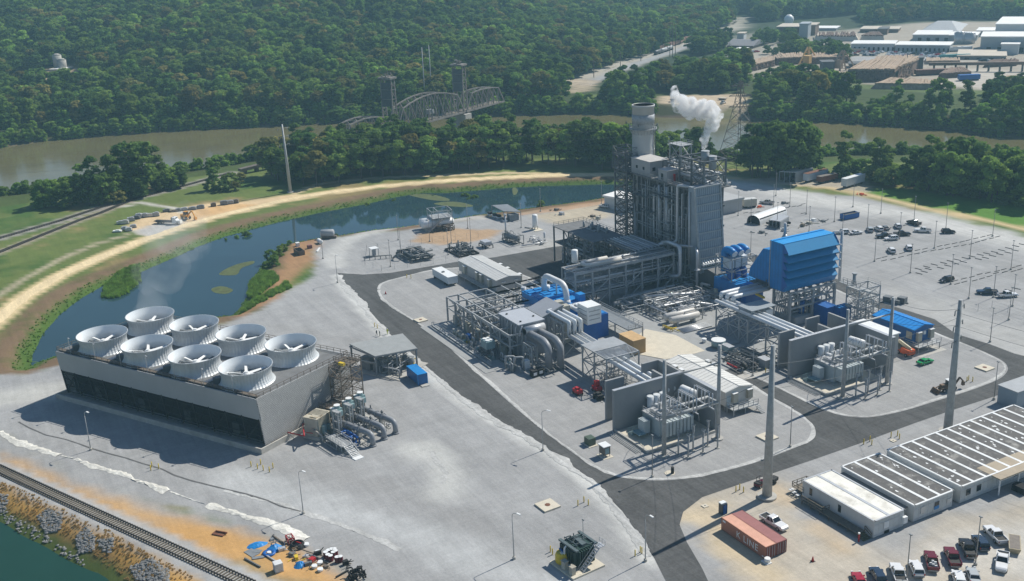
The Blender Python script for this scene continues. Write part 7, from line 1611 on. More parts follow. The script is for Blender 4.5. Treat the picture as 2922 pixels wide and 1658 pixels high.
def add_tree(t,i):
 H,cm,tm,lab=KIND[t[4]]
 nm={'s':'shrub','l':'bush','p':'pine_tree','b':'broadleaf_tree','o':'broadleaf_tree'}[t[4][0]]
 o=thing(nm,lab+' '+t[5],'shrub' if t[4]in('shrub','low_bush')else 'tree',(t[0],t[1],t[2]-.1),lab.split(' ',1)[0]+' trees '+t[5])
 s=t[3]/H;o.scale=(s*tg.uniform(.88,1.15),s*tg.uniform(.88,1.15),s);o.rotation_euler=(0,0,tg.uniform(0,6.28))
 for n,me in(('crown',cm),('trunk',tm)):c=bpy.data.objects.new(n,me);col.objects.link(c);c.parent=o;PROTO_T.setdefault((t[4],n),c)
 return o
for i in big:add_tree(trees[i],i)
def gn_stuff(name,pts,scl,rot,pick,protos,kindname='stuff'):
 me=bpy.data.meshes.new(name);me.vertices.add(len(pts));me.vertices.foreach_set('co',np.asarray(pts,np.float32).ravel())
 for nm,tp,dat in(('scl','FLOAT_VECTOR',scl),('rot','FLOAT_VECTOR',rot),('pick','INT',pick)):
  a=me.attributes.new(nm,tp,'POINT')
  if tp=='INT':a.data.foreach_set('value',np.asarray(dat,np.int32))
  else:a.data.foreach_set('vector',np.asarray(dat,np.float32).ravel())
 o=bpy.data.objects.new(name,me);col.objects.link(o);o['kind']=kindname
 ng=bpy.data.node_groups.new(name,'GeometryNodeTree');ng.interface.new_socket('Geometry',in_out='INPUT',socket_type='NodeSocketGeometry');ng.interface.new_socket('Geometry',in_out='OUTPUT',socket_type='NodeSocketGeometry')
 N,L=ng.nodes,ng.links.new;gi,go=N.new('NodeGroupInput'),N.new('NodeGroupOutput');ip=N.new('GeometryNodeInstanceOnPoints');j=N.new('GeometryNodeJoinGeometry')
 for p in reversed(protos):
  oi=N.new('GeometryNodeObjectInfo');oi.transform_space='ORIGINAL';oi.inputs['As Instance'].default_value=True;oi.inputs['Object'].default_value=p;L(oi.outputs['Geometry'],j.inputs[0])
 L(gi.outputs[0],ip.inputs['Points']);L(j.outputs[0],ip.inputs['Instance']);ip.inputs['Pick Instance'].default_value=True
 for nm,tp,so in(('scl','FLOAT_VECTOR','Scale'),('rot','FLOAT_VECTOR','Rotation'),('pick','INT','Instance Index')):
  na=N.new('GeometryNodeInputNamedAttribute');na.data_type=tp;na.inputs['Name'].default_value=nm
  L([s for s in na.outputs if s.enabled and s.name=='Attribute'][0],ip.inputs[so])
 L(ip.outputs[0],go.inputs[0]);md=o.modifiers.new('scatter','NODES');md.node_group=ng;return o
kl=[k for k in KIND if(k,'crown')in PROTO_T];ALT={k:(k if k in kl else 'broad_a')for k in KIND}
R=[trees[i][:4]+(ALT[trees[i][4]],)for i in rest]
s=np.array([t[3]/KIND[t[4]][0]for t in R]);sx=s*tg.uniform(.75,1.4,len(R))*1.05
o=gn_stuff('forest',[(t[0],t[1],t[2]-1.5)for t in R],np.stack([sx,sx*tg.uniform(.9,1.1,len(R)),s],1),np.stack([np.zeros(len(R)),np.zeros(len(R)),tg.uniform(0,6.28,len(R))],1),[kl.index(t[4])for t in R],[PROTO_T[(k,'crown')]for k in kl])
o['label']='dense mixed green woodland covering the far bank and hills';print('trees',len(trees),len(R),kl)
def tuft(seed,n,h,mat):
 g=random.Random(seed);m=MB()
 for _ in range(n):
  a,l,r=g.uniform(0,6.28),g.uniform(.5,1)*h,g.uniform(0,h*.45);x,y=r*math.cos(a),r*math.sin(a);b=g.uniform(0,6.28);d=h*.09
  m.add([(x-d*math.cos(b),y-d*math.sin(b),0),(x+d*math.cos(b),y+d*math.sin(b),0),(x+g.uniform(-.3,.3)*h,y+g.uniform(-.3,.3)*h,l)],[(0,1,2)])
 return m
def scat_pts(L,n,z=0.,q=None,dens=None):
 P=P2(L,z)if q is None else np.array([q(x,y,z)[:2]for x,y in L]);lo,hi=P.min(0),P.max(0);g=tg.uniform(lo,hi,(n,2));g=g[inpoly(g,P)];return g
def rot_z(n):return np.stack([tg.uniform(-.1,.1,n),tg.uniform(-.1,.1,n),tg.uniform(0,6.28,n)],1)
c=D(300,715);gt=one('reed_clump',MB(),LF['bright'],'upright reed clump at the edge of the pond','reeds',(c.x,c.y,POND_Z+.05));mm=tuft(1,60,1.3,None);gt.data.from_pydata([tuple(v)for v in mm.v],[],mm.f)
c=Q5(900,900);dg_=one('dry_grass_clump',MB(),M('straw',(.60,.42,.18),.9,0,.3,.3),'dry golden grass clump above the canal','grass',(c.x,c.y,-.6));mm=tuft(2,60,.9,None);dg_.data.from_pydata([tuple(v)for v in mm.v],[],mm.f)
A=[scat_pts([(255,745),(265,715),(300,690),(350,672),(352,705),(320,735),(290,748)],1500,POND_Z),scat_pts([(622,745),(628,710),(660,690),(690,700),(700,715),(640,760)],1500,POND_Z),scat_pts([(600,800),(620,770),(700,735),(720,720),(730,735),(640,780)],900,POND_Z)]
band=tg.uniform(POND.min(0)-8,POND.max(0)+8,(26000,2));d_=sdf(band,POND);yd_=sdf(band,YARD);band=band[(d_>-.4)&(d_<4.5)&(yd_>-.5)][:5200];A.append(band)
A=np.concatenate(A);ha=np.maximum(height(A),POND_Z-.05);sa_=tg.uniform(.5,1.3,len(A));sa_[-len(band):]*=.34
o=gn_stuff('pond_reeds',np.column_stack([A,ha]),np.stack([sa_]*3,1),rot_z(len(A)),np.zeros(len(A)),[gt]);o['label']='green reeds and long grass fringing the pond'
B=scat_pts([(-300,150),(0,545),(400,705),(700,865),(1000,995),(1300,1165),(1600,1315),(1800,1440),(1900,1600),(1500,1600),(1250,1430),(900,1180),(600,980),(300,860),(0,720)],9000,0,Q5);o=gn_stuff('dry_grass',np.column_stack([B,height(B)]),np.stack([tg.uniform(.2,.5,len(B))]*3,1),rot_z(len(B)),np.zeros(len(B)),[dg_]);o['label']='golden brown dry grass along the canal bank'
bk=PROTO_T.get(('low_bush','crown'))or PROTO_T.get(('shrub','crown'))
U=[scat_pts([(-60,600),(0,572),(100,548),(200,532),(330,498),(300,490),(180,515),(60,535),(0,540),(-60,560)],420),scat_pts([(380,520),(470,505),(520,480),(545,490),(480,515),(420,525)],120),scat_pts([(668,455),(760,476),(900,454),(1100,436),(1300,420),(1420,415),(1560,432),(1560,425),(1300,405),(1100,415),(900,430),(760,450)],800),scat_pts([(1800,430),(1870,446),(2030,448),(2170,468),(2260,478),(2470,512),(2800,570),(2800,530),(2470,480),(2200,440),(1870,425)],1100),scat_pts([(640,445),(668,455),(668,430),(640,432)],60)]
U=np.concatenate(U);hu=height(U);U=U[hu>-4.5];hu=hu[hu>-4.5];su=tg.uniform(.25,.8,len(U));o=gn_stuff('undergrowth',np.column_stack([U,hu-.3]),np.stack([su*1.2,su*1.2,su],1),rot_z(len(U)),np.zeros(len(U)),[bk]);o['label']='low green undergrowth along the foot of the river trees'
pb=scat_pts([(150,800),(60,905),(30,900),(110,800),(190,730),(250,700),(280,690),(270,720)],260,POND_Z);pb2=scat_pts([(640,720),(690,690),(735,640),(780,595),(740,590),(690,625),(650,680)],220,0);
W2=np.concatenate([pb,pb2]);hw=height(W2);sw=tg.uniform(.12,.4,len(W2));o=gn_stuff('bank_scrub',np.column_stack([W2,hw-.1]),np.stack([sw*1.3,sw*1.3,sw],1),rot_z(len(W2)),np.zeros(len(W2)),[bk]);o['label']='scrubby green growth on the pond banks'
rk=np.random.default_rng(5);m=MB();bmz=bmesh.new();bmesh.ops.create_icosphere(bmz,subdivisions=1,radius=.45);vs=[np.array(v.co)*rk.uniform(.7,1.25)for v in bmz.verts];bmz.verts.index_update();m.add([tuple(v)for v in vs],[tuple(v.index for v in f.verts)for f in bmz.faces]);bmz.free()
c=Q5(450,930,-1.5);rock=one('boulder',MB(),M('riprap',(.20,.20,.195),.9,0,.35,1.5),'pale grey boulder among the rubble on the canal bank','rock',(c.x,c.y,-1.6));rock.data.from_pydata([tuple(v)for v in m.v],[],m.f)
RP=np.concatenate([scat_pts(L,n,-2.,Q5)for L,n in(([(350,900),(450,860),(590,920),(560,1010),(420,1020)],700),([(710,1080),(800,1040),(880,1110),(860,1200),(720,1190)],600),([(1200,1350),(1400,1330),(1550,1440),(1560,1560),(1250,1460)],900),([(900,1130),(1050,1150),(1040,1240),(950,1210)],240),([(0,800),(150,860),(400,1010),(700,1200),(1000,1400),(960,1430),(650,1250),(300,1060),(0,880)],1500),([(-100,680),(90,720),(60,820),(-100,800)],300))])
hr=height(RP);RP=RP[hr>CANAL_Z+.15];sr=tg.uniform(.3,1.0,len(RP));o=gn_stuff('riprap',np.column_stack([RP,np.maximum(height(RP),CANAL_Z)]),np.stack([sr*tg.uniform(.8,1.4,len(RP)),sr,sr*.8],1),rot_z(len(RP)),np.zeros(len(RP)),[rock]);o['label']='loose grey rubble stones down the canal bank'
GB=np.concatenate([scat_pts([(700,1230),(900,1290),(1150,1420),(1350,1600),(1100,1600),(900,1380),(720,1290)],190,-3.5,Q5),scat_pts([(560,1130),(640,1140),(640,1210),(560,1180)],30,-3.2,Q5),scat_pts([(-60,760),(90,800),(60,860),(-60,850)],40,-3.2,Q5)])
sg=tg.uniform(.12,.32,len(GB));o=gn_stuff('bank_weeds',np.column_stack([GB,np.maximum(height(GB),CANAL_Z)-.1]),np.stack([sg]*3,1),rot_z(len(GB)),np.zeros(len(GB)),[PROTO_T.get(('shrub','crown'))]);o['label']='green weeds along the canal waterline'
for i,(q,L)in enumerate(((QM,[(1480,500),(1620,490),(1740,500),(1880,540),(1860,560),(1700,550),(1560,520)]),(QM,[(1700,580),(1860,560),(1990,570),(2110,605),(2000,615),(1800,600)]),(QM,[(2440,440),(2470,430),(2500,460),(2480,500),(2450,505)]),(QL,[(1990,1230),(2060,1180),(2180,1130),(2330,1100),(2330,1130),(2200,1170),(2180,1235),(2060,1240)]),(QL,[(1920,1360),(2030,1330),(2150,1370),(2080,1410),(1960,1400)]))):
 s=struct('algae_mat',MB().prism([q(x,y,POND_Z)[:2]for x,y in smooth_poly(L)],None,POND_Z+.03),M('algae',(.075,.095,.03),.8,0,.35,.5),'stuff');s['label']='flat green algae mat floating on the pond'
 # --- far side: lift bridge, towers, timber works, rail yard
BRS=M('bridge_steel',(.22,.20,.18),.7,0,.2,.5,(.14,.11,.09))
B0,B1=Q2(1005,1300,6),Q2(2320,940,6);bd=(B1-B0);BL=bd.length;bd.normalize();bn=Vector((-bd.y,bd.x,0))
t=thing('lift_bridge','grey steel truss railway lift bridge with two towers across the muddy river','bridge',(B0+B1)/2)
def bp3(s,k,z):return B0+bd*s+bn*k*3.6*1.0+Vector((0,0,z-6))
def truss(s0,s1,n,top,name='truss_span'):
 m=MB()
 for k in(0,2):
  P=[(s0+(s1-s0)*i/n)for i in range(n+1)]
  m.bar(bp3(s0,k,6),bp3(s1,k,6),.7,1.0)
  for i in range(1,n):m.bar(bp3(P[i],k,6),bp3(P[i],k,top(i/n)),.42)
  for i in range(1,n-1):m.bar(bp3(P[i],k,top(i/n)),bp3(P[i+1],k,top((i+1)/n)),.65)
  m.bar(bp3(P[0],k,6),bp3(P[1],k,top(1/n)),.6);m.bar(bp3(P[n],k,6),bp3(P[n-1],k,top(1-1/n)),.6)
  for i in range(1,n-1):m.bar(bp3(P[i],k,top(i/n)),bp3(P[i+1],k,6),.34);m.bar(bp3(P[i+1],k,top((i+1)/n)),bp3((P[i]+P[i+1])/2,k,6),.28)
 for i in range(1,n):m.bar(bp3(P[i],0,top(i/n)),bp3(P[i],2,top(i/n)),.3);m.bar(bp3(P[i],0,top(i/n)),bp3(P[min(i+1,n-1)],2,top(min(i+1,n-1)/n)),.2)
 build(name,m,BRS,t)
 m=MB();a,b=bp3(s0,0,5.9),bp3(s1,2,5.9);m.hexa([bp3(s0,.1,5.2),bp3(s1,.1,5.2),bp3(s1,1.9,5.2),bp3(s0,1.9,5.2),bp3(s0,.1,5.9),bp3(s1,.1,5.9),bp3(s1,1.9,5.9),bp3(s0,1.9,5.9)]);build('track_deck',m,WOOD,t)
truss(-9,34,7,lambda u:14.3+2.6*math.sin(PI*min(1,u*1.1)))
truss(36,102,10,lambda u:14.6+6.9*math.sin(PI*u)**.8)
truss(104,146,7,lambda u:14.6+2.4*math.sin(PI*min(1,.1+u*.9)))
for s_,zt_ in((35,34.6),(103,33.6)):
 m=MB()
 for k in(0,2):
  for d in(-2.2,2.2):m.bar(bp3(s_+d,k,0),bp3(s_+d*.6,k,zt_),.6)
  for i in range(5):z0,z1=8+i*5.2,13.2+i*5.2;m.bar(bp3(s_-2.2,k,z0),bp3(s_+2.2,k,z1),.3);m.bar(bp3(s_+2.2,k,z0),bp3(s_-2.2,k,z1),.3);m.bar(bp3(s_-2.2,k,z1),bp3(s_+2.2,k,z1),.3)
 for i in range(5):z1=13.2+i*5.2;m.bar(bp3(s_-2.2,0,z1),bp3(s_-2.2,2,z1),.3)
 m.hexa([bp3(s_-3,-.2,zt_),bp3(s_+3,-.2,zt_),bp3(s_+3,2.2,zt_),bp3(s_-3,2.2,zt_),bp3(s_-3,-.2,zt_+1),bp3(s_+3,-.2,zt_+1),bp3(s_+3,2.2,zt_+1),bp3(s_-3,2.2,zt_+1)]);m.mess(bp3(s_,1,0).x-3,bp3(s_,1,0).x+3,bp3(s_,1,0).y-3,bp3(s_,1,0).y+3,zt_+1,zt_+3.4,10,.15,.3,rng)
 build('lift_tower',m,BRS,t)
 m=MB();m.hexa([bp3(s_-1.9,.1,zt_-15),bp3(s_-1.2,.1,zt_-15),bp3(s_-1.2,1.9,zt_-15),bp3(s_-1.9,1.9,zt_-15),bp3(s_-1.9,.1,zt_-2),bp3(s_-1.2,.1,zt_-2),bp3(s_-1.2,1.9,zt_-2),bp3(s_-1.9,1.9,zt_-2)]);build('counterweight',m,M('weathered_weight',(.10,.105,.11),.9),t)
 m=MB();m.obox(bp3(s_,1,0),6.5,11,-9,4.8,math.atan2(bd.y,bd.x));build('pier',m,CONC,t)
 m=MB()
 for d in(-1,1):m.bar(bp3(s_+d,1,zt_+1),bp3(s_+d,1,zt_+12),.16)
 build('mast',m,BRS,t)
build('operator_cabin',MB().obox(bp3(72,1,0),4,3,9.5,12,math.atan2(bd.y,bd.x)),GREYP,t)
f_=D(600,425,2.5);e_=bp3(-9,1,5.6);t2=thing('trestle','dark low railway trestle on stubby bents leading to the lift bridge','trestle',f_)
m=MB();m.bar(Vector((f_.x,f_.y,2.2)),e_,3.4,1.4);build('deck',m,BROWNST,t2)
m=MB()
for i in range(9):p=Vector((f_.x,f_.y,2))+(e_-Vector((f_.x,f_.y,2)))*(i+.5)/9;m.bar(p,Vector((p.x,p.y,-8)),1.2);m.bar(p+bn*1.5,Vector((p.x,p.y,-8))+bn*2,.7)
build('bent',m,BROWNST,t2)
def lattice(b,H,w0,lab,arms=True):
 t=thing('lattice_tower',lab,'pylon',b);m=MB();n=9
 f=lambda i,sx,sy:Vector((b.x+sx*w0*(1-i/n)**1.25/2+sx*.55,b.y+sy*w0*(1-i/n)**1.25/2+sy*.55,b.z+H*i/n))
 for i in range(n):
  for sx,sy in((-1,-1),(1,-1),(1,1),(-1,1)):
   m.bar(f(i,sx,sy),f(i+1,sx,sy),.26);nx,ny=(-sy,sx)
   m.bar(f(i,sx,sy),f(i+1,nx,ny),.14);m.bar(f(i+1,sx,sy),f(i,nx,ny),.14);m.bar(f(i+1,sx,sy),f(i+1,nx,ny),.12)
 build('lattice',m,RUSTT,t)
 if arms:
  for z in(.72,.84,.95):
   m=MB();p=b+Vector((0,0,H*z));d=RT*(5.2 if z<.9 else 4)
   m.bar(p-d,p+d,.3);m.bar(p+Vector((0,0,1.6)),p+d,.18);m.bar(p+Vector((0,0,1.6)),p-d,.18);build('cross_arm',m,RUSTT,t)
RUSTT=M('galvanised_lattice',(.20,.17,.15),.6,0,.2,1.)
LB=D(1850,428);lattice(LB,41,15,'tall brown lattice transmission tower on the near river bank right of the steam')
for i,(x,y)in enumerate(((1066,262),(1083,255))):
 b=D(x,y);b.z=float(hz([(b.x,b.y)])[0]);one('tall_mast',MB().tube([b,b+Vector((0,0,38))],.45,6,r1=.25),STEEL,('left mast of the twin masts in the woods above the bridge','right mast of the twin masts in the woods above the bridge')[i],'mast',b)
P1,P2_=LB+Vector((0,0,34)),Vector((-676,300,36))
wires('power_line','high thin wires running from the lattice tower over the river',[(LB+Vector((0,0,z))+RT*k,D(1073,258)+Vector((k,0,34)),6)for z in(30,35,39)for k in(-5,5)]+[(LB+Vector((0,0,z))+RT*k,LB+RT*260+FH*(-120)+Vector((0,0,z-2)),7)for z in(30,35,39)for k in(-5,5)])
def zrow(p,ypx):
 lo,hi=p.z,200
 for _ in range(40):
  mid=(lo+hi)/2
  if pj((p.x,p.y,mid))[1]>ypx:lo=mid
  else:hi=mid
 return lo
def farhouse(name,lab,q,l,r,top,depth,wall,roof,oy,s=3.2075,gable=0.,dark=0,cat='building'):
 a,b=q(*l),q(*r);z0=min(0,0);h=zrow(a,oy+top/s)-a.z;t=thing(name,lab,cat,(a+b)/2);b=Vector((b.x,b.y,a.z))
 u=(b-a);Lh=u.length;an=math.atan2(u.y,u.x);T=rotT(a,an)
 build('walls',MB(T).box(0,Lh,0,depth,-1,h),wall,t)
 if gable:
  m=MB(T);m.hexa([(-1,-1,h),(Lh+1,-1,h),(Lh+1,depth+1,h),(-1,depth+1,h),(-1 if gable>0 else Lh*.3,depth*.45,h+abs(gable)),(Lh+1 if gable>0 else Lh*.7,depth*.45,h+abs(gable)),(Lh+1 if gable>0 else Lh*.7,depth*.55,h+abs(gable)),(-1 if gable>0 else Lh*.3,depth*.55,h+abs(gable))]);build('roof',m,roof,t)
 else:build('roof',MB(T).box(-.6,Lh+.6,-.6,depth+.6,h,h+.7),roof,t)
 m=MB(T)
 for i in range(dark):x=Lh*(i+.6)/dark;m.box(x,x+min(3.5,Lh/dark*.4),-.25,0,.3,min(4.2,h*.6))
 if dark:build('loading_door',m,DARK,t)
 return t
MW=M('mill_white',(.52,.54,.55),.6,0,.08,.08,(.44,.46,.47));MR=M('mill_white_roof',(.74,.73,.70),.6,0,.1,.1);MG=M('mill_grey',(.33,.36,.38),.6,0,.1,.08);MT=M('mill_tan_roof',(.48,.42,.34),.7,0,.12,.1);MD=M('mill_dark',(.10,.105,.11),.8,0,.2,.2);MB_=M('mill_brown',(.16,.11,.08),.8,0,.25,.2)
for a in(('works_building','long low white works building left of its twin behind the car park',Q4,(980,470),(1375,472),405,26,MW,MR,0,3.2075,0,9),('works_building','second long low white works building joined at the right of the first',Q4,(1385,474),(1880,480),415,26,MG,MR,0,3.2075,0,12),('works_building','white roofed works building before the dark grey hangar',Q4,(1545,378),(1868,380),322,40,MG,MR,0,3.2075,0,4),('works_building','grey works wing behind the two silo groups',Q4,(1870,378),(2130,380),326,30,MG,MR,0),('large_hangar','wide dark grey hangar with a low pitched roof in the timber works',Q4,(1602,312),(1960,314),300,90,MD,M('hangar_roof',(.30,.31,.32),.6),0,3.2075,-7),('warehouse','huge pale warehouse with the tallest flat white roof at the top right',Q4,(2290,420),(2760,425),225,70,MW,MR,0,3.2075,0,3),('warehouse','broad pale lower warehouse in front of the tallest one at the top right',Q4,(2160,480),(2760,485),340,40,MG,MR,0,3.2075,0,6),('warehouse','white topped block at the left shoulder of the tallest warehouse',Q4,(2125,345),(2280,346),285,30,MW,MR,0),('works_annex','small white roofed box in front of the broad pale warehouse',Q4,(2350,500),(2510,502),408,16,MW,MR,0),('low_store','long tan flat roofed store beside the teal lorry trailer',Q4,(1955,545),(2400,548),515,42,M('mill_dark_grey_wall',(.20,.20,.21),.8),MT,0,3.2075,0,4),('gatehouse','pale tan office low at the left end of the works car park',Q4,(990,475),(1120,476),455,14,MW,MT,0),('chip_house','tan roofed sawmill shed under the white flame-shaped water tower',Q4,(300,330),(505,330),250,36,MB_,MT,0,3.2075,0,2),('process_tower','tall grey process tower beside the tan roofed sawmill shed',Q4,(505,348),(585,348),222,20,MG,MG,0),('sawmill_wing','brown sawmill wing right of the grey process tower',Q4,(588,325),(652,325),232,24,MB_,MT,0),('sawmill_store','long white roofed store beyond the brown sawmill wing',Q4,(645,285),(845,285),262,24,MG,MR,0),('planer_shed','tan roofed planer shed left of the brown kiln',Q4,(1065,300),(1225,300),270,30,MB_,MT,0,3.2075,0,2),('drying_kiln','dark brown kiln block between two tan sheds',Q4,(1228,318),(1312,318),268,20,MB_,MD,0),('planer_shed','tan roofed shed right of the brown kiln',Q4,(1315,302),(1412,302),270,26,MB_,MT,0),('brick_shop','small orange tan roofed hut below the grey process tower',Q4,(410,352),(505,352),325,16,MW,MT,0),('riding_hall','grey tiled hall with a white annex by the railway crossing',Q3,(2165,440),(2400,445),415,30,MB_,M('grey_tile',(.20,.20,.21),.8),0,3.2075,4),('tower_block','pale beige block standing by the distant railway bend',Q3,(2255,365),(2315,365),310,14,MW,MT,0),('switch_hut','small white hut beside the railway where the road bends',Q3,(2240,470),(2320,472),450,10,MW,MR,0),('woodland_house','white gabled house high in the wooded hill at the top left',QTP(0,0,3.2075),(2025,112),(2100,115),92,12,MW,MR,0,3.2075,3),('woodland_house','tiny tan house in the woods left of the white gabled one',QTP(0,0,3.2075),(1280,158),(1308,158),132,10,MT,MT,0,3.2075,2),('woodland_house','pale house half hidden in woods above the concrete silos',QTP(0,0,3.2075),(340,350),(400,350),320,12,MW,MR,0,3.2075,3),('woodland_house','white roofed house in woods above the right bridge tower',QTP(700,0,3.2075),(1400,138),(1460,138),122,14,MW,MR,0,3.2075,2),('batch_shed','white roofed shed at the foot of the concrete silos',QTP(0,0,3.2075),(465,670),(580,672),640,14,MG,MR,0),('office_block','low white office left of the boiler behind its stair tower',QH,(1042,1130),(1290,1175),1030,9,OFFW,MR,240,3.2075,0,0),('metal_store','plain grey steel store right behind the boiler',QH,(2122,1195),(2300,1160),1085,12,CLADG,CLADG,240,3.2075,0,0),):farhouse(*a)  # the tan-roofed low store has plain darker grey walls
for i,(q,x,y,top,r,lab)in enumerate(((QTP(0,0,3.2075),540,640,505,3.6,'taller concrete silo of the pair in the woods at the left'),(QTP(0,0,3.2075),580,645,548,3.4,'shorter concrete silo of the pair in the woods at the left'),(Q4,1960,405,300,3.6,'left silo of the left pair before the pale warehouse'),(Q4,1984,405,300,3.6,'right silo of the left pair before the pale warehouse'),(Q4,2038,405,308,3.4,'first of three silver silos before the pale warehouse'),(Q4,2058,405,308,3.4,'second of three silver silos before the pale warehouse'),(Q4,2078,405,308,3.4,'third of three silver silos before the pale warehouse'))):
 b=q(x,y);hh=b.z;z=zrow(b,top/3.2075);t=thing('silo',lab,'silo',b);build('shell',MB().cyl(b,r,hh-1,z,16),CONC if i<2 else LAG,t);build('cap',MB().cyl(b,r*1.02,z,z+1.2,16,r*.4),CONC if i<2 else LAG,t)
b=Q4(412,252);z=zrow(b,135/3.2075);t=thing('water_tower','white flame-shaped water tower on a thin stem over the sawmill','water tower',b);build('stem',MB().cyl(b,.9,0,z-14,10),WHITE,t);build('bowl',MB().lathe((b.x,b.y,z-18),[(.9,0),(3.4,8),(5.2,13),(4.4,16),(2,18),(.1,18.4)],16),WHITE,t)
LOGS=M('stacked_logs',(.20,.135,.10),.9,0,.45,.35,(.09,.06,.05));LOGP=M('peeled_logs',(.36,.27,.19),.9,0,.35,.4,(.22,.15,.11));BARKP=M('bark_heap',(.12,.075,.055),.95,0,.35,.3)
def pile(q,front,back,top,lab,mt,mt2,n=80,name='log_pile',fl=0):
 """a heap of real logs laid side by side: front and back edge pixels on the ground"""
 F0,F1,K0,K1=q(*front[0]),q(*front[1]),q(*back[0]),q(*back[1]);h=zrow((F0+F1)/2,top/3.2075);t=thing(name,lab,'log pile',(F0+F1+K0+K1)/4)
 rr=random.Random(int(front[0][0]));m=MB();c=[F0,F1,K1,K0];ins=lambda p:p+(sum(c,Vector())/4-p)*.14
 m.hexa([p+Vector((0,0,-.5))for p in c]+[ins(p)+Vector((0,0,h*.9))for p in c]);build('heap',m,mt,t)
 m=MB()
 for i in range(n):
  u=(i+rr.random())/n;z=h*(.9+.12*rr.random());a,b_=ins(F0)+(ins(F1)-ins(F0))*u,ins(K0)+(ins(K1)-ins(K0))*(u+rr.uniform(-.04,.04));m.bar(a+Vector((0,0,z))-(b_-a)*.02*rr.random(),b_+Vector((0,0,z+rr.uniform(-.8,.8))),rr.uniform(.7,1.3),.8)
 build('top_logs',m,mt2,t)
 m=MB()
 for i in range(n*2):u=rr.random();z=rr.uniform(0,.88)*h;p=F0+(F1-F0)*u;pin=ins(F0)+(ins(F1)-ins(F0))*u;p=p+(pin-p)*z/h;d=(F0-K0).normalized();m.bar(p+Vector((0,0,z)),p+d*rr.uniform(.3,1.2)+Vector((0,0,z)),rr.uniform(.6,1.0))
 if not fl:build('log_ends',m,mt,t)
pile(Q4,((75,655),(290,605)),((110,590),(300,560)),575,'left rounded end of the curved dark log pile',LOGS,LOGP,40)
pile(Q4,((290,600),(560,585)),((250,560),(560,540)),530,'middle of the curved dark log pile behind the yellow crane',LOGS,LOGP,60)
pile(Q4,((600,590),(985,575)),((600,545),(980,540)),525,'right arm of the curved log pile behind the shed',LOGS,LOGP,70)
pile(Q4,((905,755),(1400,752)),((1080,660),(1500,640)),640,'largest dark brown log pile facing the river',LOGS,LOGP,110)
pile(Q4,((1400,752),(1545,690)),((1480,660),(1640,640)),585,'right end of the largest log pile next to the dark tower',LOGS,LOGP,40)
pile(Q4,((1150,815),(1840,825)),((1310,760),(1820,785)),770,'low pale pile of peeled logs nearest the river trees',LOGP,LOGP,120,fl=1)
pile(Q4,((1650,590),(2000,585)),((1640,560),(1990,560)),560,'low pale log pile before the tan store',LOGP,LOGP,70,fl=1)
pile(Q4,((1110,650),(1560,600)),((1200,570),(1560,555)),570,'pale logs spread on top behind the largest pile',LOGP,LOGP,80,fl=1)
pile(Q4,((2180,622),(2500,605)),((2260,580),(2530,575)),580,'dark brown bark heap at the right of the works',BARKP,BARKP,30,'bark_heap',1)
pile(Q4,((1765,725),(2100,705)),((1850,670),(2020,655)),670,'grey brown heap of scrap timber beside the blue skip',BARKP,LOGS,40,'bark_heap',1)
pile(Q4,((740,750),(930,760)),((720,690),(1010,700)),715,'scattered light logs left of the largest pile',LOGP,LOGP,40,fl=1)
pile(Q4,((2350,760),(2640,800)),((2390,730),(2640,750)),738,'loose pale timbers at the far right of the works',LOGP,LOGP,40,'timber_pile',1)
pile(Q4,((640,375),(1060,380)),((650,335),(1050,340)),330,'broad flat brown bark heap behind the works trees',MT,BARKP,40,'bark_heap',1)
pile(Q4,((1060,368),(1290,372)),((1150,335),(1240,335)),325,'peaked brown bark heap behind the long white building',MT,BARKP,24,'bark_heap',1)
CRY=M('crane_yellow',(.50,.30,.10),.6,0,.15,.5)
def crane(q,foot,top,foot2,lab,mt):
 a,b=q(*foot),q(*foot2);z=zrow(a,top[1]/3.2075);t=thing('log_crane',lab,'crane',a);ap=q(*top);ap=a+(b-a)*.45;ap.z=z;m=MB()
 for d in(-4,4):m.bar(a+RT*d,ap+RT*d*.2,1.0);m.bar(b+RT*d,ap+RT*d*.2,.8)
 for k in range(1,7):
  u=k/7;p,r=a+(ap-a)*u,b+(ap-b)*u;m.bar(p-RT*4*(1-u),p+RT*4*(1-u),.5);m.bar(p,b+(ap-b)*(u-.1),.35)
 build('crane_frame',m,mt,t);build('crane_cab',MB().obox(a+RT*3,5,5,2,8,.4),mt,t)
crane(Q4,(545,605),(605,450),(640,560),'yellow A-shaped log crane over the curved log pile',CRY);crane(Q4,(830,650),(835,468),(985,640),'tan log crane with a long sloping boom by the dark shed',M('crane_tan',(.38,.27,.19),.7,0,.15,.5))
farhouse('debarker_shed','dark blue grey shed between the two log cranes',Q4,(718,658),(830,655),575,12,MD,MD,0)
farhouse('sorting_tower','dark blue steel sorting tower at the right of the largest log pile',Q4,(1552,662),(1638,662),535,12,MD,MD,0)
farhouse('long_shed','dark low shed right of the second log crane',Q4,(960,622),(1120,622),590,14,MD,MD,0)
a,b=Q4(1690,650),Q4(2600,655);t=thing('conveyor','long dark raised conveyor crossing the right of the works','conveyor',a);build('belt_housing',MB().bar(a+Vector((0,0,5)),b+Vector((0,0,6)),3,2),MB_,t);m=MB()
for i in range(9):p=a+(b-a)*(i+.5)/9;m.bar(p,p+Vector((0,0,5)),1.0)
build('conveyor_leg',m,MD,t)
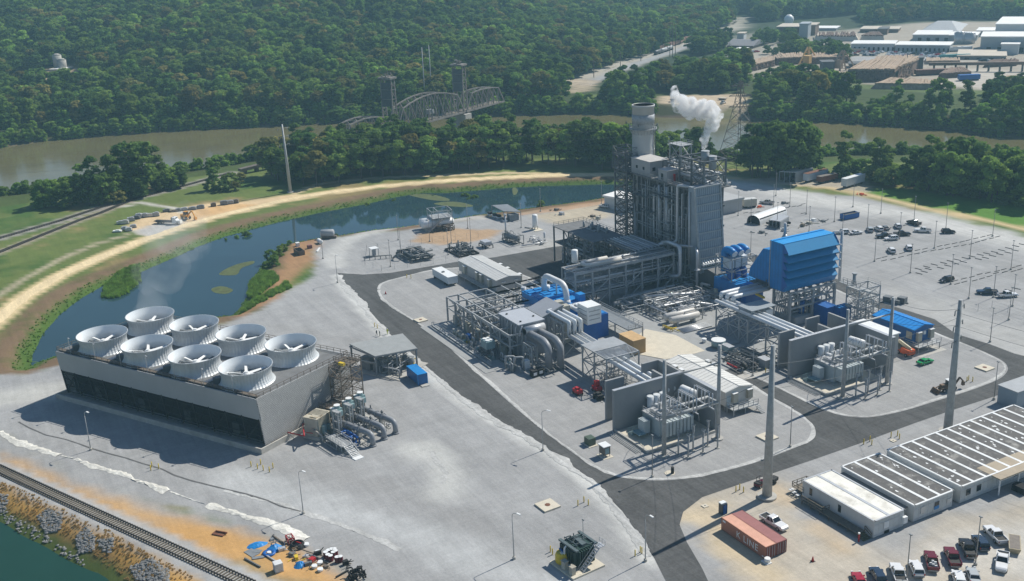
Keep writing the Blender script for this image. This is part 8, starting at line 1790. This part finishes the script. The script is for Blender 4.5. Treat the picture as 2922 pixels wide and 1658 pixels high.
for q,x,y,mt,lab,L,w_,h in((Q4,1710,685,M('rust_skip',(.14,.07,.05),.8),'long rust brown skip near the dark sorting tower',22,5,4),(Q4,2060,735,BLUED,'blue skip among the loose timbers of the works',14,4,4),(Q4,1928,540,M('teal_trailer',(.03,.22,.22),.5),'teal lorry trailer beside the tan store',24,3,3.6),(Q4,1905,472,WHITE,'white lorry trailer at the dock, leftmost of three',9,3,3.8),(Q4,1960,470,WHITE,'white lorry trailer at the dock, middle of three',9,3,3.8),(Q4,2035,466,WHITE,'white lorry trailer at the dock, rightmost of three',9,3,3.8)):
 c=q(x,y);an=math.atan2(RT.y,RT.x);t=thing('lorry_trailer' if 'trailer' in lab else 'skip',lab,'trailer' if 'trailer' in lab else 'skip',c);build('box',MB().obox(c,L,w_,.8,h,an),mt,t);build('chassis',MB().obox(c,L*.9,w_*.7,0,.8,an),BLACK,t)
def minicar(mt,nm):
 m=MB();m.box(-2.3,2.3,-.9,.9,.25,.95);m.hexa([(-1.6,-.85,.95),(1.0,-.85,.95),(1.0,.85,.95),(-1.6,.85,.95),(-1.2,-.7,1.5),(.4,-.7,1.5),(.4,.7,1.5),(-1.2,.7,1.5)])
 return one('parked_car',m,mt,'tmp small car label to replace','car',(0,0,0))
MC=[(minicar(CARP[k],k),k)for k in('white','white','silver','black','navy','red')]
cr=random.Random(4);an=math.atan2(RT.y,RT.x)
spots_=[(cr.uniform(1320,1830),cr.choice((488,497,507,517,527)))for _ in range(64)]+[(cr.uniform(990,1300),cr.choice((482,492,510)))for _ in range(22)]+[(x,478)for x in(60,90,120,230,260,290)]+[(2180+30*i,560+i)for i in range(3)]
for x,y in spots_:p,k=cr.choice(MC);dup(p,Q4(x,y),an+cr.choice((0,0,PI/2,.3)),'tiny %s car in the packed car park of the works'%k,'tiny %s cars in the works car park'%k,scale=1.15)
for p,k in MC:kill(p)
track('railway_track',[D(*p)for p in((1420,212),(1500,182),(1600,146),(1700,108),(1770,84),(1830,66),(1856,44),(1868,20))],.05,2.4,3.5,3.4,.4)
def wagon(a,b,tank,mt,lab):
 t=thing('tank_wagon' if tank else 'goods_wagon',lab,'railway wagon',(a+b)/2);d=(b-a).normalized();n=Vector((-d.y,d.x,0));an=math.atan2(d.y,d.x);c=(a+b)/2;L=(b-a).length*.9
 if tank:build('tank',MB().hcyl(c-d*L/2.2+Vector((0,0,2.6)),c+d*L/2.2+Vector((0,0,2.6)),1.6,10),mt,t)
 else:build('wagon_body',MB().obox(c,L,3.1,1.2,4.4,an),mt,t)
 build('bogie',MB().obox(c-d*L*.36,3,2.6,.1,1.2,an).obox(c+d*L*.36,3,2.6,.1,1.2,an),BLACK,t)
for i in range(3):wagon(Q3(1500+55*i,508-18*i),Q3(1555+55*i,490-18*i),True,GREYP if i else M('dark_tank',(.08,.08,.085),.5),('dark leading tank wagon nearest the viewer on the siding','grey tank wagon second on the siding','grey tank wagon third on the siding')[i])
for i in range(9):wagon(Q3(1535+48*i,470-17*i),Q3(1580+48*i,454-17*i),False,M('goods_brown_%d'%i,((.22,.13,.09),(.27,.16,.11),(.19,.10,.075))[i%3],.8,0,.2,.5),'brown goods wagon, number '+ORD[i][0:]+' from the viewer along the tree line' if i<8 else 'brown goods wagon last before the road crossing')
for i,(x,y,h)in enumerate(((1640,520,28),(1665,525,30),(1690,518,26),(945,720,14),(1188,640,14),(1375,560,14),(2095,640,14),(2185,545,14))):b=Q3(x,y);one('timber_pole',MB().tube([b,b+Vector((0,0,h))],.3,6,r1=.2).bar(b+Vector((0,0,h-1.5))-RT*1.6,b+Vector((0,0,h-1.5))+RT*1.6,.25),BARK,('left tall pole of three beside the tank wagons','middle tall pole of three beside the tank wagons','right tall pole of three beside the tank wagons','slim pole by the gravel rail bank nearest the river','slim pole second along the rail bank','slim pole third along the rail bank','slim pole in the log yard left of the curved pile','slim pole at the back of the log yard')[i],'utility pole',b)
farhouse('sandy_truck','tiny dark lorry parked on the sandy landing across the river',Q3,(1650,935),(1672,935),918,2.5,MD,MD,0,cat='lorry')
farhouse('sand_barge_ramp','tiny pale trailer on the sandy landing beside the white pickup',Q3,(2090,915),(2140,918),905,2.5,MB_,MT,0,cat='trailer')
# --- right bank store, trailers, tents in the big lot
def openshed(q,c4,lab,h,wall,roof):
 P=[q(*p)for p in c4];t=thing('open_shed',lab,'shed',sum(P,Vector())/4)
 build('roof',MB().hexa([p+Vector((0,0,h))for p in P]+[p+Vector((0,0,h+.25))for p in P]),roof,t)
 m=MB();a,b=P[1],P[2];m.bar((a+Vector((0,0,h/2))),(b+Vector((0,0,h/2))),.25,h);a,b=P[2],P[3];m.bar((a+Vector((0,0,h/2))),(b+Vector((0,0,h/2))),.25,h);build('walls',m,wall,t)
 m=MB()
 for u in(0,.33,.66,1):p=P[0]+(P[1]-P[0])*u;m.bar(p,p+Vector((0,0,h)),.3)
 build('post',m,GREYD,t);m=MB();m.mess(min(p.x for p in P)+1,max(p.x for p in P)-1,min(p.y for p in P)+1,max(p.y for p in P)-1,0,2,10,.2,.5,rng);build('stored_goods',m,DARK,t)
openshed(QR,((325,385),(470,392),(630,350),(500,340)),'grey open-fronted metal shed before the right bank trees',4.6,GREYP,ROOFG)
def trailer(q,a,b,h,wall,roof,lab,W=2.6,wh=True,z0=1.0):
 a,b=q(*a),q(*b);d=b-a;an=math.atan2(d.y,d.x);T=rotT(a,an);t=thing('box_trailer',lab,'trailer',(a+b)/2);Lt=d.length
 build('box',MB(T).box(0,Lt,0,W,z0,h),wall,t);build('roof',MB(T).box(-.03,Lt+.03,-.03,W+.03,h,h+.08),roof,t)
 if wh:
  m=MB(T)
  for x in(Lt*.12,Lt*.2,Lt*.85):m.tube([(x,.1,.5),(x,W-.1,.5)],.5,10)
  build('wheels',m,BLACK,t)
PALEB=M('pale_trailer',(.50,.54,.56),.5,0,.1,.4)
trailer(QR,(585,395),(770,345),4.0,PALEB,RUST,'pale box trailer with a rusty roof next to the open shed')
trailer(QR,(705,405),(862,370),3.2,RUST,BROWNST,'rusty brown wagon body between the two pale trailers')
trailer(QR,(938,447),(1110,395),4.2,PALEB,WHITE,'white box trailer apart at the right by the dirt road')
trailer(QH,(2320,1140),(2436,1130),3.6,BEIGE,ROOFG,'beige generator trailer beside the orange barriers',3,True,.8)
trailer(QR,(1,618),(118,630),2.6,BEIGE,LAG,'beige low cabin behind the boiler corner',3,False,.2)if False else None
c,c2=QR(922,735),QR(1058,708);d=c2-c;T=rotT(c,math.atan2(d.y,d.x));t=thing('roll_off_skip','blue roll-off skip with a dark tarpaulin edge in the big lot','skip',(c+c2)/2);build('walls',MB(T).box(0,d.length,0,.15,.2,2.1).box(0,d.length,2.4,2.55,.2,2.1).box(0,.15,0,2.55,.2,2.1).box(d.length-.15,d.length,0,2.55,.2,2.1),BLUED,t);build('load',MB(T).box(.15,d.length-.15,.15,2.4,.2,1.7),BLACK,t);build('rim',MB(T).bar((0,0,2.1),(d.length,0,2.1),.2).bar((0,2.5,2.1),(d.length,2.5,2.1),.2),GREYD,t)
c,c2=QR(150,780),QR(400,690);d=c2-c;T=rotT(c,math.atan2(d.y,d.x));t=thing('tunnel_tent','white tunnel tent with a dark open mouth in the big lot','tent',(c+c2)/2);W_=6.;m=MB(T);n=10
ring=lambda x:[(x,W_/2-W_/2*math.cos(PI*j/n),3.4*math.sin(PI*j/n)**.7)for j in range(n+1)]
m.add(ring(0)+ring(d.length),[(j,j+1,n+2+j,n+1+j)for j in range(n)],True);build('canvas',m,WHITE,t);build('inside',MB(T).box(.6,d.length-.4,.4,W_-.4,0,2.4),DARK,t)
openshed(QR,((232,800),(330,815),(412,765),(310,745)),'pale flat canopy over piled pipes beside the tunnel tent',2.8,GREYP,LAG)
for i,(q,x,y,mt,lab)in enumerate(((QR,145,612,ORANGE,'orange barrier blocks by the beige generator trailer'),(QR,210,580,LAG,'pale stacked pipes behind the boiler'),(QR,365,582,STEELD,'dark flat pallet frame in the back of the lot'),(QR,600,765,BEIGE,'beige crate with dark cable drums in the lot'),(QR,730,745,STEELD,'dark generator beside the beige crate in the lot'),(QR,165,850,STEELD,'dark scrap frame at the edge of the lot'),(QR,370,830,LAG,'curved grey sheet heap beside the pale canopy'),(QR,540,790,WOOD,'long brown timber stack beside the canopy'),(QR,640,742,WHITE,'white pipe bundle between crate and generator'),(QR,1080,498,ORANGE,'small orange box by the dirt road in the meadow'),(QF,2365,940,STEELD,'first dark rusty box in the row above the blue control building'),(QF,2460,965,STEELD,'second dark rusty box in the row above the blue control building'),(QF,2540,960,STEELD,'third dark box in the row above the blue control building'),(QH,605,1155,BROWNST,'brown box lying on the gravel left of the boiler stairs'),(QH,650,1195,LAG,'pale scattered fittings left of the boiler stairs'),(QH,935,1215,BROWNST,'small brown tripod stand left of the boiler stairs'),(QH,985,1235,BEIGE,'low beige crate beside the brown tripod stand'))):
 c=q(x,y);rr=random.Random(i+90);m=MB();big_=2.6 if i>9 and i<13 else 1.5
 m.obox(c,big_*rr.uniform(.8,1.3),big_*.8,0,rr.uniform(.5,1.2)*(2.0 if 9<i<13 else 1),.3)
 for k in range(6):p=c+Vector((rr.uniform(-2,2),rr.uniform(-2,2),.15));m.bar(p,p+Vector((rr.uniform(-2,2),rr.uniform(-2,2),rr.uniform(0,.4))),.2)
 one('stored_equipment',m,mt,lab,'equipment',c)
STOP=M('wheel_stop',(.07,.07,.068),.8,0,.2,2.)
ws=one('wheel_stop',MB().box(-1.2,1.2,-.12,.12,0,.16),STOP,'dark concrete wheel stop lying in one of the lot rows','wheel stop',(0,0,0))
wy=math.atan2(1,0.0)
for p in((1233,1085),(1290,1070),(1285,1102),(1368,1087),(1380,1050),(1440,1070),(1450,1035),(1520,1050),(1590,1008),(1585,1038),(1660,995),(1655,1022),(1735,1010),(1795,970),(1805,1000),(1860,958),(1870,988),(1930,945),(1945,973),(2000,930),(2015,962),(2055,917),(2085,950),(2125,900),(2140,933),(2190,885),(2200,917),(2250,870),(2270,900),(2325,884),(1935,1288),(1955,1315),(2020,1298),(2015,1268),(2115,1285),(2090,1252),(2180,1267),(2160,1228),(2250,1247),(2235,1215),(2310,1218),(2390,1207),(2320,1200),(2380,1183),(2465,1168),(2470,1200),(2520,1150),(2530,1183),(1330,805),(1480,780),(1610,755),(255,632),(330,628),(395,620),(460,608),(510,602),(545,585),(20,665),(75,663),(130,657),(545,670)):dup(ws,QR(*p),wy,None,'wheel stops laid across the lot')
for p in((1598,1180),(1605,1222),(1652,1205),(1675,1160),(1690,1180),(1745,1140),(1800,1170),(1830,1125),(1868,1150),(1890,1108),(1955,1095),(1940,1130),(2012,1115),(2028,1080),(2090,1065),(2150,1090),(2165,1050),(2212,1078),(2225,1038),(2278,1060),(2295,1025),(2345,1045),(2360,1008),(2420,1030),(2425,990),(2485,1010),(2490,970),(2550,955),(2425,1375),(2500,1360)):dup(ws,QR(*p),.15,'dark wheel stop seen end on in the middle lot row','wheel stops laid lengthwise in the lot')
kill(ws)
# --- yard between pond and turbine hall
c0,c1=QM(1625,835),QM(1900,800);d=(c1-c0).normalized();n=Vector((-d.y,d.x,0));Lk=(c1-c0).length
t=thing('fuel_tank','white horizontal fuel tank nearer the pond with a black round hatch','tank',c0+n*3.4,'twin fuel tanks');build('tank',MB().hcyl(c0+n*3.6+Vector((0,0,2.6)),c1+n*3.6+Vector((0,0,2.6)),1.6,16),WHITE,t);build('saddle',MB().box(c0.x-.4,c0.x+.4,c0.y+2,c0.y+5,0,1.4),CONC,t)
t=thing('fuel_tank','white horizontal fuel tank in front of its twin, under the steel platform','tank',c0,'twin fuel tanks');build('tank',MB().hcyl(c0+Vector((0,0,2.6)),c1+Vector((0,0,2.6)),1.6,16),WHITE,t);build('saddle',MB().bar(c0+d*1+Vector((0,0,.7)),c0+d*1.8+Vector((0,0,.7)),2.6,1.4).bar(c1-d*2+Vector((0,0,.7)),c1-d*1+Vector((0,0,.7)),2.6,1.4),CONC,t);build('manhole',MB().cyl(c0+d*2,.5,4.1,4.6,12),LAG,t)
t=thing('tank_platform','grey steel service platform with a stair over the white fuel tanks','platform',c0+d*8);an=math.atan2(d.y,d.x);m=MB(rotT(c0,an));m.frame([3.5,Lk*.5,Lk-.5],[-1.8,5.4],[0,4.8,7.6],.22,0);m.box(3.5,Lk-.5,-1.8,5.4,4.8,4.95);m.rail([(3.5,-1.8,4.95),(Lk-.5,-1.8,4.95),(Lk-.5,5.4,4.95),(3.5,5.4,4.95)],1.1,1.6,.08)
for s in(0,1.1):m.bar((2.5-1.0,-2.2-s,.1),(7.5,-2.2-s,4.8),.12,.3);m.bar((1.5,-2.2-s,1.1),(7.5,-2.2-s,5.8),.08)
for k in range(14):m.box(1.6+k*.42,1.95+k*.42,-3.3,-2.2,.2+k*.34,.26+k*.34)
build('steelwork',m,STEEL,t);m=MB(rotT(c0,an));m.mess(4,Lk,-4.5,0,.2,2.6,20,.08,.2,rng);m.box(Lk*.7,Lk*.8,-4,-2.8,0,1.8);build('pipes',m,BROWNST,t)
P=[QM(2255,595,4.2),QM(2365,650,3.6),QM(2520,655,3.6),QM(2400,585,4.2)]
t=thing('tractor_shelter','flat grey shelter with parked dark carts beneath, by the pond','shelter',sum((Vector((p.x,p.y,0))for p in P),Vector())/4);build('roof',MB().hexa([p-Vector((0,0,.2))for p in P]+P),GREYD,t);m=MB()
for p in P:m.bar((p.x,p.y,0),(p.x,p.y,p.z-.1),.25)
build('post',m,STEEL,t)
for i,(x,y)in enumerate(((2240,690),(2285,705),(2320,715),(2375,745))):
 c=QM(x,y);t=thing('site_cart','dark cart with white wheels under the grey shelter, %s from the left'%ORD[i],'cart',c,'carts under the shelter');build('body',bx(c.x-.9,c.x+.9,c.y-.7,c.y+.7,.5,1.5),BLACK,t);m=MB()
 for s in(-.6,.6):m.tube([(c.x+s,c.y-.85,.45),(c.x+s,c.y+.85,.45)],.42,10)
 build('wheels',m,WHITE,t)
c=QM(2430,735);one('shelter_store',MB().box(c.x-1.4,c.x+1.4,c.y-1,c.y+3,0,2.6),GREYD,'dark slatted store at the right end of the shelter','store',c)
c=Q9(2255,490);t=thing('nitrogen_tank','tall white upright tank on a pale pad left of the boiler','tank',c);build('tank',MB().hcyl((c.x,c.y,1.2),(c.x,c.y,5.6),1.05,16,.4),WHITE,t);build('pad',bx(c.x-1.6,c.x+3,c.y-1.6,c.y+2,0,.15),CREAM,t);m=MB();m.frame([c.x-.7,c.x+.7],[c.y-.7,c.y+.7],[0,1.3],.16);m.bar((c.x-4.5,c.y-2,.2),(c.x-1,c.y-.6,.3),.4,.2);build('leg',m,STEELD,t)
a,b=Q9(1900,620),Q9(2050,665);t=thing('gas_heater','dark cylindrical gas heater with a tall thin flue','heater',(a+b)/2);build('drum',MB().hcyl(a+Vector((0,0,1.9)),b+Vector((0,0,1.9)),1.15,14),GREYD,t);build('flue',MB().cyl(a,.32,0,9.6,10).cyl(a,.5,9.4,10,10),LAG,t);m=MB();m.mess(a.x-3,b.x+2,a.y-2,b.y+2,.1,3.6,22,.07,.16,rng);build('pipes',m,STEELD,t)
a,b=Q9(1590,690),Q9(1720,720);c=(a+b)/2;t=thing('gas_cooler','low grey finned cooler on a black skid left of the gas heater','cooler',c);build('fins',bx(c.x-2,c.x+2,c.y-1.4,c.y+1.4,1.2,2.4),LAG,t);m=MB();m.frame([c.x-2.6,c.x,c.x+2.6],[c.y-1.5,c.y+1.5],[0,1.2],.25);build('skid',m,BLACK,t)
c=Q9(1360,765);t=thing('valve_manifold','dark manifold skid bristling with upright valves beside the switchgear building','pipework',c);m=MB();m.mess(c.x-5.5,c.x+5.5,c.y-3.6,c.y+3.6,.2,2.6,40,.1,.25,rng)
for i in range(18):p=(c.x-5+rng.random()*10,c.y-3+rng.random()*6);m.cyl(p,.28,.2,rng.uniform(1.4,3.4),8);m.cyl(p,.4,1.2,1.6,8)
build('valves',m,STEELD,t);m=MB()
for y in(-3.9,3.9):m.bar((c.x-6,c.y+y,.3),(c.x+6,c.y+y,.3),.3,.5)
for x in(-6,6):m.bar((c.x+x,c.y-3.9,.3),(c.x+x,c.y+3.9,.3),.3,.5)
build('skid_frame',m,BLACK,t)
c=Q9(790,830);t=thing('metering_pipes','dark looping metering pipework on the gravel inside the wire fence','pipework',c);m=MB();m.mess(c.x-6,c.x+7,c.y-5,c.y+5,.3,2.4,46,.14,.32,rng)
m.tube([Q9(520,840,.4),Q9(560,800,2.0),Q9(640,800,2.0)],.35,8,1.);m.tube([Q9(750,790,2.0),Q9(1000,740,2.0)],.4,8);m.tube([Q9(715,800,.4),Q9(725,760,2.8),Q9(765,810,.4)],.32,8,1.2);m.tube([Q9(890,810,1.6),Q9(1010,800,1.6)],.35,8);build('pipes',m,M('metering_grey',(.12,.13,.135),.5,0,.2,1.),t);build('cabinet',MB().box(c.x-3.5,c.x-1,c.y-3,c.y-1.4,.2,1.6),GREYD,t)
a,b=Q9(170,870),Q9(500,840);m=MB();m.tube([a+Vector((0,0,1.2)),b+Vector((0,0,1.2))],.22,8)
for i in range(6):p=a+(b-a)*i/5;m.bar(p,p+Vector((0,0,1.2)),.2)
one('pipe_run',m,STEELD,'straight dark pipe on short posts left of the metering pipework','pipe',a)
c=Q9(290,810);t=thing('analyser_shelter','small open analyser shelter with a white roof by the metering pipes','shelter',c);build('roof',bx(c.x-1.6,c.x+1.6,c.y-1.4,c.y+1.4,2.8,2.95),WHITE,t);m=MB();m.frame([c.x-1.4,c.x+1.4],[c.y-1.2,c.y+1.2],[0,2.8],.14);build('post',m,STEEL,t);build('cabinet',bx(c.x-.6,c.x+.7,c.y-.5,c.y+.5,.2,2.2),GREYP,t)
c=Q9(2290,650);m=MB();m.tube([Q9(2090,690,.6),Q9(2400,640,.6)],.22,8);m.mess(c.x-4,c.x+4,c.y-2,c.y+2,.2,1.6,16,.08,.2,rng);m.cyl(Q9(2370,640),.35,0,3.6,8);one('pipe_spool',m,LAG,'pale knee-high pipe spool right of the gas heater','pipework',c)
m=MB();
for a,b in(((200,745),(1000,650)),((1000,650),(1560,590)),((380,1000),(1320,870)),((180,930),(380,1000)),((180,930),(200,745))):
 p,q=Q9(*a),Q9(*b);n_=max(2,int((q-p).length/4))
 for i in range(n_+1):r=p+(q-p)*i/n_;m.bar(r,r+Vector((0,0,2.2)),.06)
 for z in(.3,1.2,2.1):m.bar(p+Vector((0,0,z)),q+Vector((0,0,z)),.02)
one('wire_fence',m,STEEL,'thin wire fence round the gas metering yard','fence',Q9(380,1000))
m=MB()
for a,b in(((2010,50),(2566,210)),((2270,60),(2566,150))):
 p,q=QW(*a),QW(*b);n_=int((q-p).length/4)
 for i in range(n_+1):r=p+(q-p)*i/n_;m.bar(r,r+Vector((0,0,2.2)),.07)
 for z in(.3,1.2,2.1):m.bar(p+Vector((0,0,z)),q+Vector((0,0,z)),.025)
one('wire_fence',m,STEEL,'thin wire fence at the edge of the big lot above the ring road','fence',QW(2200,100))
a,b=QM(700,900),QM(810,895);t=thing('tanker_trailer','grey tanker trailer with a rounded tank on the pond peninsula','trailer',(a+b)/2);build('tank',MB().hcyl(a+Vector((0,0,2.1)),b+Vector((0,0,2.1)),1.35,14),GREYP,t);build('chassis',MB().bar(a+Vector((0,0,.6)),b+(b-a)*.25+Vector((0,0,.6)),1.8,.7),BROWNST,t)
c=QM(683,945);one('water_tank',MB().hcyl(c+Vector((-1.4,0,.9)),c+Vector((1.4,0,.9)),.85,12),WHITE,'small white tank in front of the tanker trailer','tank',c)
c=QM(495,1040);t=thing('open_skip','dark open rubbish skip at the pond peninsula','skip',c);m=MB();m.box(c.x-2.6,c.x+2.6,c.y-1.3,c.y-1.15,0,1.7);m.box(c.x-2.6,c.x+2.6,c.y+1.15,c.y+1.3,0,1.7);m.box(c.x-2.6,c.x-2.45,c.y-1.3,c.y+1.3,0,1.7);m.box(c.x+2.45,c.x+2.6,c.y-1.3,c.y+1.3,0,1.7);build('walls',m,BROWNST,t);build('floor',bx(c.x-2.5,c.x+2.5,c.y-1.2,c.y+1.2,0,.3),DARK,t)
c=QM(480,970);one('white_crate',MB().box(c.x-.7,c.x+.7,c.y-.6,c.y+.6,0,1.3).box(c.x-.8,c.x+.8,c.y-.7,c.y+.7,1.3,1.4),WHITE,'white crate behind the dark open skip','crate',c)
c=QM(590,990);one('red_crate',MB().box(c.x-.7,c.x+.7,c.y-.8,c.y+.8,0,1.3).bar((c.x-.8,c.y-.8,.65),(c.x+.8,c.y-.8,.65),.1),M('faded_red',(.20,.09,.08),.7),'faded red crate right of the dark open skip','crate',c)
p,q=QM(655,1025),QM(680,990);one('white_beam',MB().bar(p+Vector((0,0,.2)),q+Vector((0,0,.2)),.5,.35),WHITE,'short white beam lying beside the faded red crate','beam',p)
for i,(x,y,mt)in enumerate(((1100,765,LAG),(1145,765,LAG),(1200,740,GREYP),(1250,720,STEELD),(1275,710,LAG),(1325,705,GREYP),(1370,700,LAG),(1430,695,GREYP),(1075,840,WHITE),(1140,820,GREYP),(1180,830,LAG),(1220,800,GREYP),(1525,655,STEELD),(1590,655,WOOD),(1635,648,GREYD),(1690,640,GREYP),(1765,635,GREYD),(1838,625,STEELD),(1955,605,BROWNST),(2055,590,GREYD),(2110,582,GREYP),(2160,575,WOOD))):
 c=QL(x,y);rr=random.Random(i+300);a_z=.15+rr.uniform(-.2,.2)+math.atan2(RT.y,RT.x);t=thing('equipment_crate',('palleted crate %s along the front line beside the flatbed lorry'%ORD[i]if i<8 else 'pallet load %s in the short line nearest the dirt road'%ORD[i-8]if i<12 else 'stored block %s along the grass edge behind the excavator'%(ORD+('ninth','last'))[i-12]),'crate',c)
 w_,h=rr.uniform(2.2,3.4),rr.uniform(.9,1.7)*(.4 if i in(8,13)else 1);build('load',MB().obox(c,w_,1.7,.2,.2+h,a_z).obox(c+Vector((.3,.2,0)),w_*.5,1.2,.2+h,.45+h,a_z),mt,t);build('pallet',MB().obox(c,w_*1.06,1.9,0,.2,a_z),BLACK,t)
def person(c,a,jacket,lab,stride=.25):
 t=thing('person',lab,'person',c,None);sk=bpy.data.meshes.new('body')
 V=[(0,0,.95),(0,0,1.15),(0,0,1.42),(0,0,1.55),(.02,0,1.68),(0,.2,1.42),(.04,.27,1.15),(.12,.26,.92),(0,-.2,1.42),(-.02,-.27,1.15),(.06,-.27,.92),(.03,.1,.92),(.06+stride*.4,.11,.5),(stride*.6,.11,.08),(.12+stride*.6,.12,.04),(.03,-.1,.92),(.04-stride*.3,-.11,.5),(-stride,-.11,.08),(.12-stride,-.12,.04)]
 E_=[(0,1),(1,2),(2,3),(3,4),(2,5),(5,6),(6,7),(2,8),(8,9),(9,10),(0,11),(11,12),(12,13),(13,14),(0,15),(15,16),(16,17),(17,18)]
 R_=[.15,.14,.17,.06,.11,.07,.05,.04,.07,.05,.04,.1,.07,.05,.04,.1,.07,.05,.04]
 sk.from_pydata(V,E_,[]);o=bpy.data.objects.new('body',sk);col.objects.link(o);o.parent=t;o.rotation_euler=(0,0,a);sk.materials.append(jacket)
 md=o.modifiers.new('skin','SKIN');
 for i,r in enumerate(R_):sk.skin_vertices[0].data[i].radius=(r,r)
 sk.skin_vertices[0].data[0].use_root=True;s=o.modifiers.new('smooth','SUBSURF');s.levels=s.render_levels=1
 h=build('hard_hat',MB(rotT(c,a)).ball((.02,0,1.77),.14,10),WHITE,t)
for i,(x,y,mt,lab)in enumerate(((2228,298,M('dark_overalls',(.05,.05,.06),.8),'person in dark overalls and white hard hat walking, leftmost of three'),(2248,302,M('dark_green_overalls',(.05,.06,.05),.8),'person in dark green overalls walking, middle of three'),(2300,290,M('yellow_vest',(.5,.55,.05),.8),'person in a yellow vest standing apart behind the canopy shelter'))):person(QC(x,y),.6+i,mt,lab)
# --- steam and air
def cloud(name,path,lab,dens,cl,n=90,seed=1,noise=.25,vox=.55,lo=.42,hi=.62):
 rr=random.Random(seed);bmz=bmesh.new()
 for i in range(n):
  u=rr.random()*(len(path)-1);k=int(u);f=u-k;a,b=path[k],path[min(k+1,len(path)-1)]
  c=Vector(a[0])*(1-f)+Vector(b[0])*f;r=a[1]*(1-f)+b[1]*f
  d=Vector((rr.gauss(0,1),rr.gauss(0,1),rr.gauss(0,1))).normalized()*r*rr.uniform(.2,.75)
  bmesh.ops.create_icosphere(bmz,subdivisions=2,radius=r*rr.uniform(.3,.55),matrix=Matrix.Translation(c+d))
 me=bpy.data.meshes.new(name);bmz.to_mesh(me);bmz.free();o=bpy.data.objects.new(name,me);col.objects.link(o)
 md=o.modifiers.new('merge','REMESH');md.mode='VOXEL';md.voxel_size=vox
 m=bpy.data.materials.new(name);m.use_nodes=True;nn=m.node_tree;L=nn.links.new
 for q in list(nn.nodes):
  if q.type=='BSDF_PRINCIPLED':nn.nodes.remove(q)
 v=nn.nodes.new('ShaderNodeVolumePrincipled');v.inputs['Color'].default_value=(*cl,1);v.inputs['Anisotropy'].default_value=.15
 tc=nn.nodes.new('ShaderNodeTexCoord');t=nn.nodes.new('ShaderNodeTexNoise');t.inputs['Scale'].default_value=noise;t.inputs['Detail'].default_value=5;L(tc.outputs['Object'],t.inputs['Vector'])
 r=nn.nodes.new('ShaderNodeMapRange');r.inputs[1].default_value=lo;r.inputs[2].default_value=hi;r.inputs[3].default_value=dens*.03;r.inputs[4].default_value=dens;L(t.outputs['Fac'],r.inputs[0]);L(r.outputs[0],v.inputs['Density']);L(v.outputs[0],nn.nodes['Material Output'].inputs['Volume'])
 me.materials.append(m);o['kind']='stuff';o['label']=lab;return o
V0=Vector((-257.6,207.6,42.2));R_=lambda u,z,b=0.:tuple(V0+RT*u*1.0+FH*b+Vector((0,0,z)))
cloud('steam_plume',[(R_(0,.2),1.3),(R_(-.3,3),1.7),(R_(.3,6),2.2),(R_(2.2,8.6,1),2.9),(R_(2.6,11.4,1),3.4),(R_(.4,11.8,2),3.9),(R_(-3.4,12.2,2),4.4),(R_(-7,14.4,2),4.0),(R_(-9.4,17.2,2),1.8),(R_(-9.2,19.6,2),1.2)],'white billowing steam plume rising from the boiler vent',1.5,(1,1,1),170,3,.55,.32,.42,.66)
mp=lambda x,y,z:tuple(D(x,y,z))
cloud('cooling_mist',[(tuple(CT(14,18,19)),5.5),(tuple(CT(6,30,24)),8),(tuple(CT(-4,46,28)),10),(tuple(CT(-14,62,31)),9)],'faint white mist drifting from the far cooling fans over the pond',.022,(1,1,1),70,5,.09,1.2,.40,.66)
rgt=[RT*s*2600+FH*f for f in(-300,4700)for s in(-1,1)]
m=MB();q=[rgt[0],rgt[1],rgt[3],rgt[2]];m.hexa([(p.x,p.y,-10)for p in q]+[(p.x,p.y,185)for p in q])
hm=bpy.data.materials.new('haze');hm.use_nodes=True;nn=hm.node_tree
for q in list(nn.nodes):
 if q.type=='BSDF_PRINCIPLED':nn.nodes.remove(q)
v=nn.nodes.new('ShaderNodeVolumePrincipled');v.inputs['Color'].default_value=(.46,.80,1,1);v.inputs['Density'].default_value=.00017;v.inputs['Anisotropy'].default_value=.1
nn.links.new(v.outputs[0],nn.nodes['Material Output'].inputs['Volume'])
struct('haze',m,hm,'stuff')
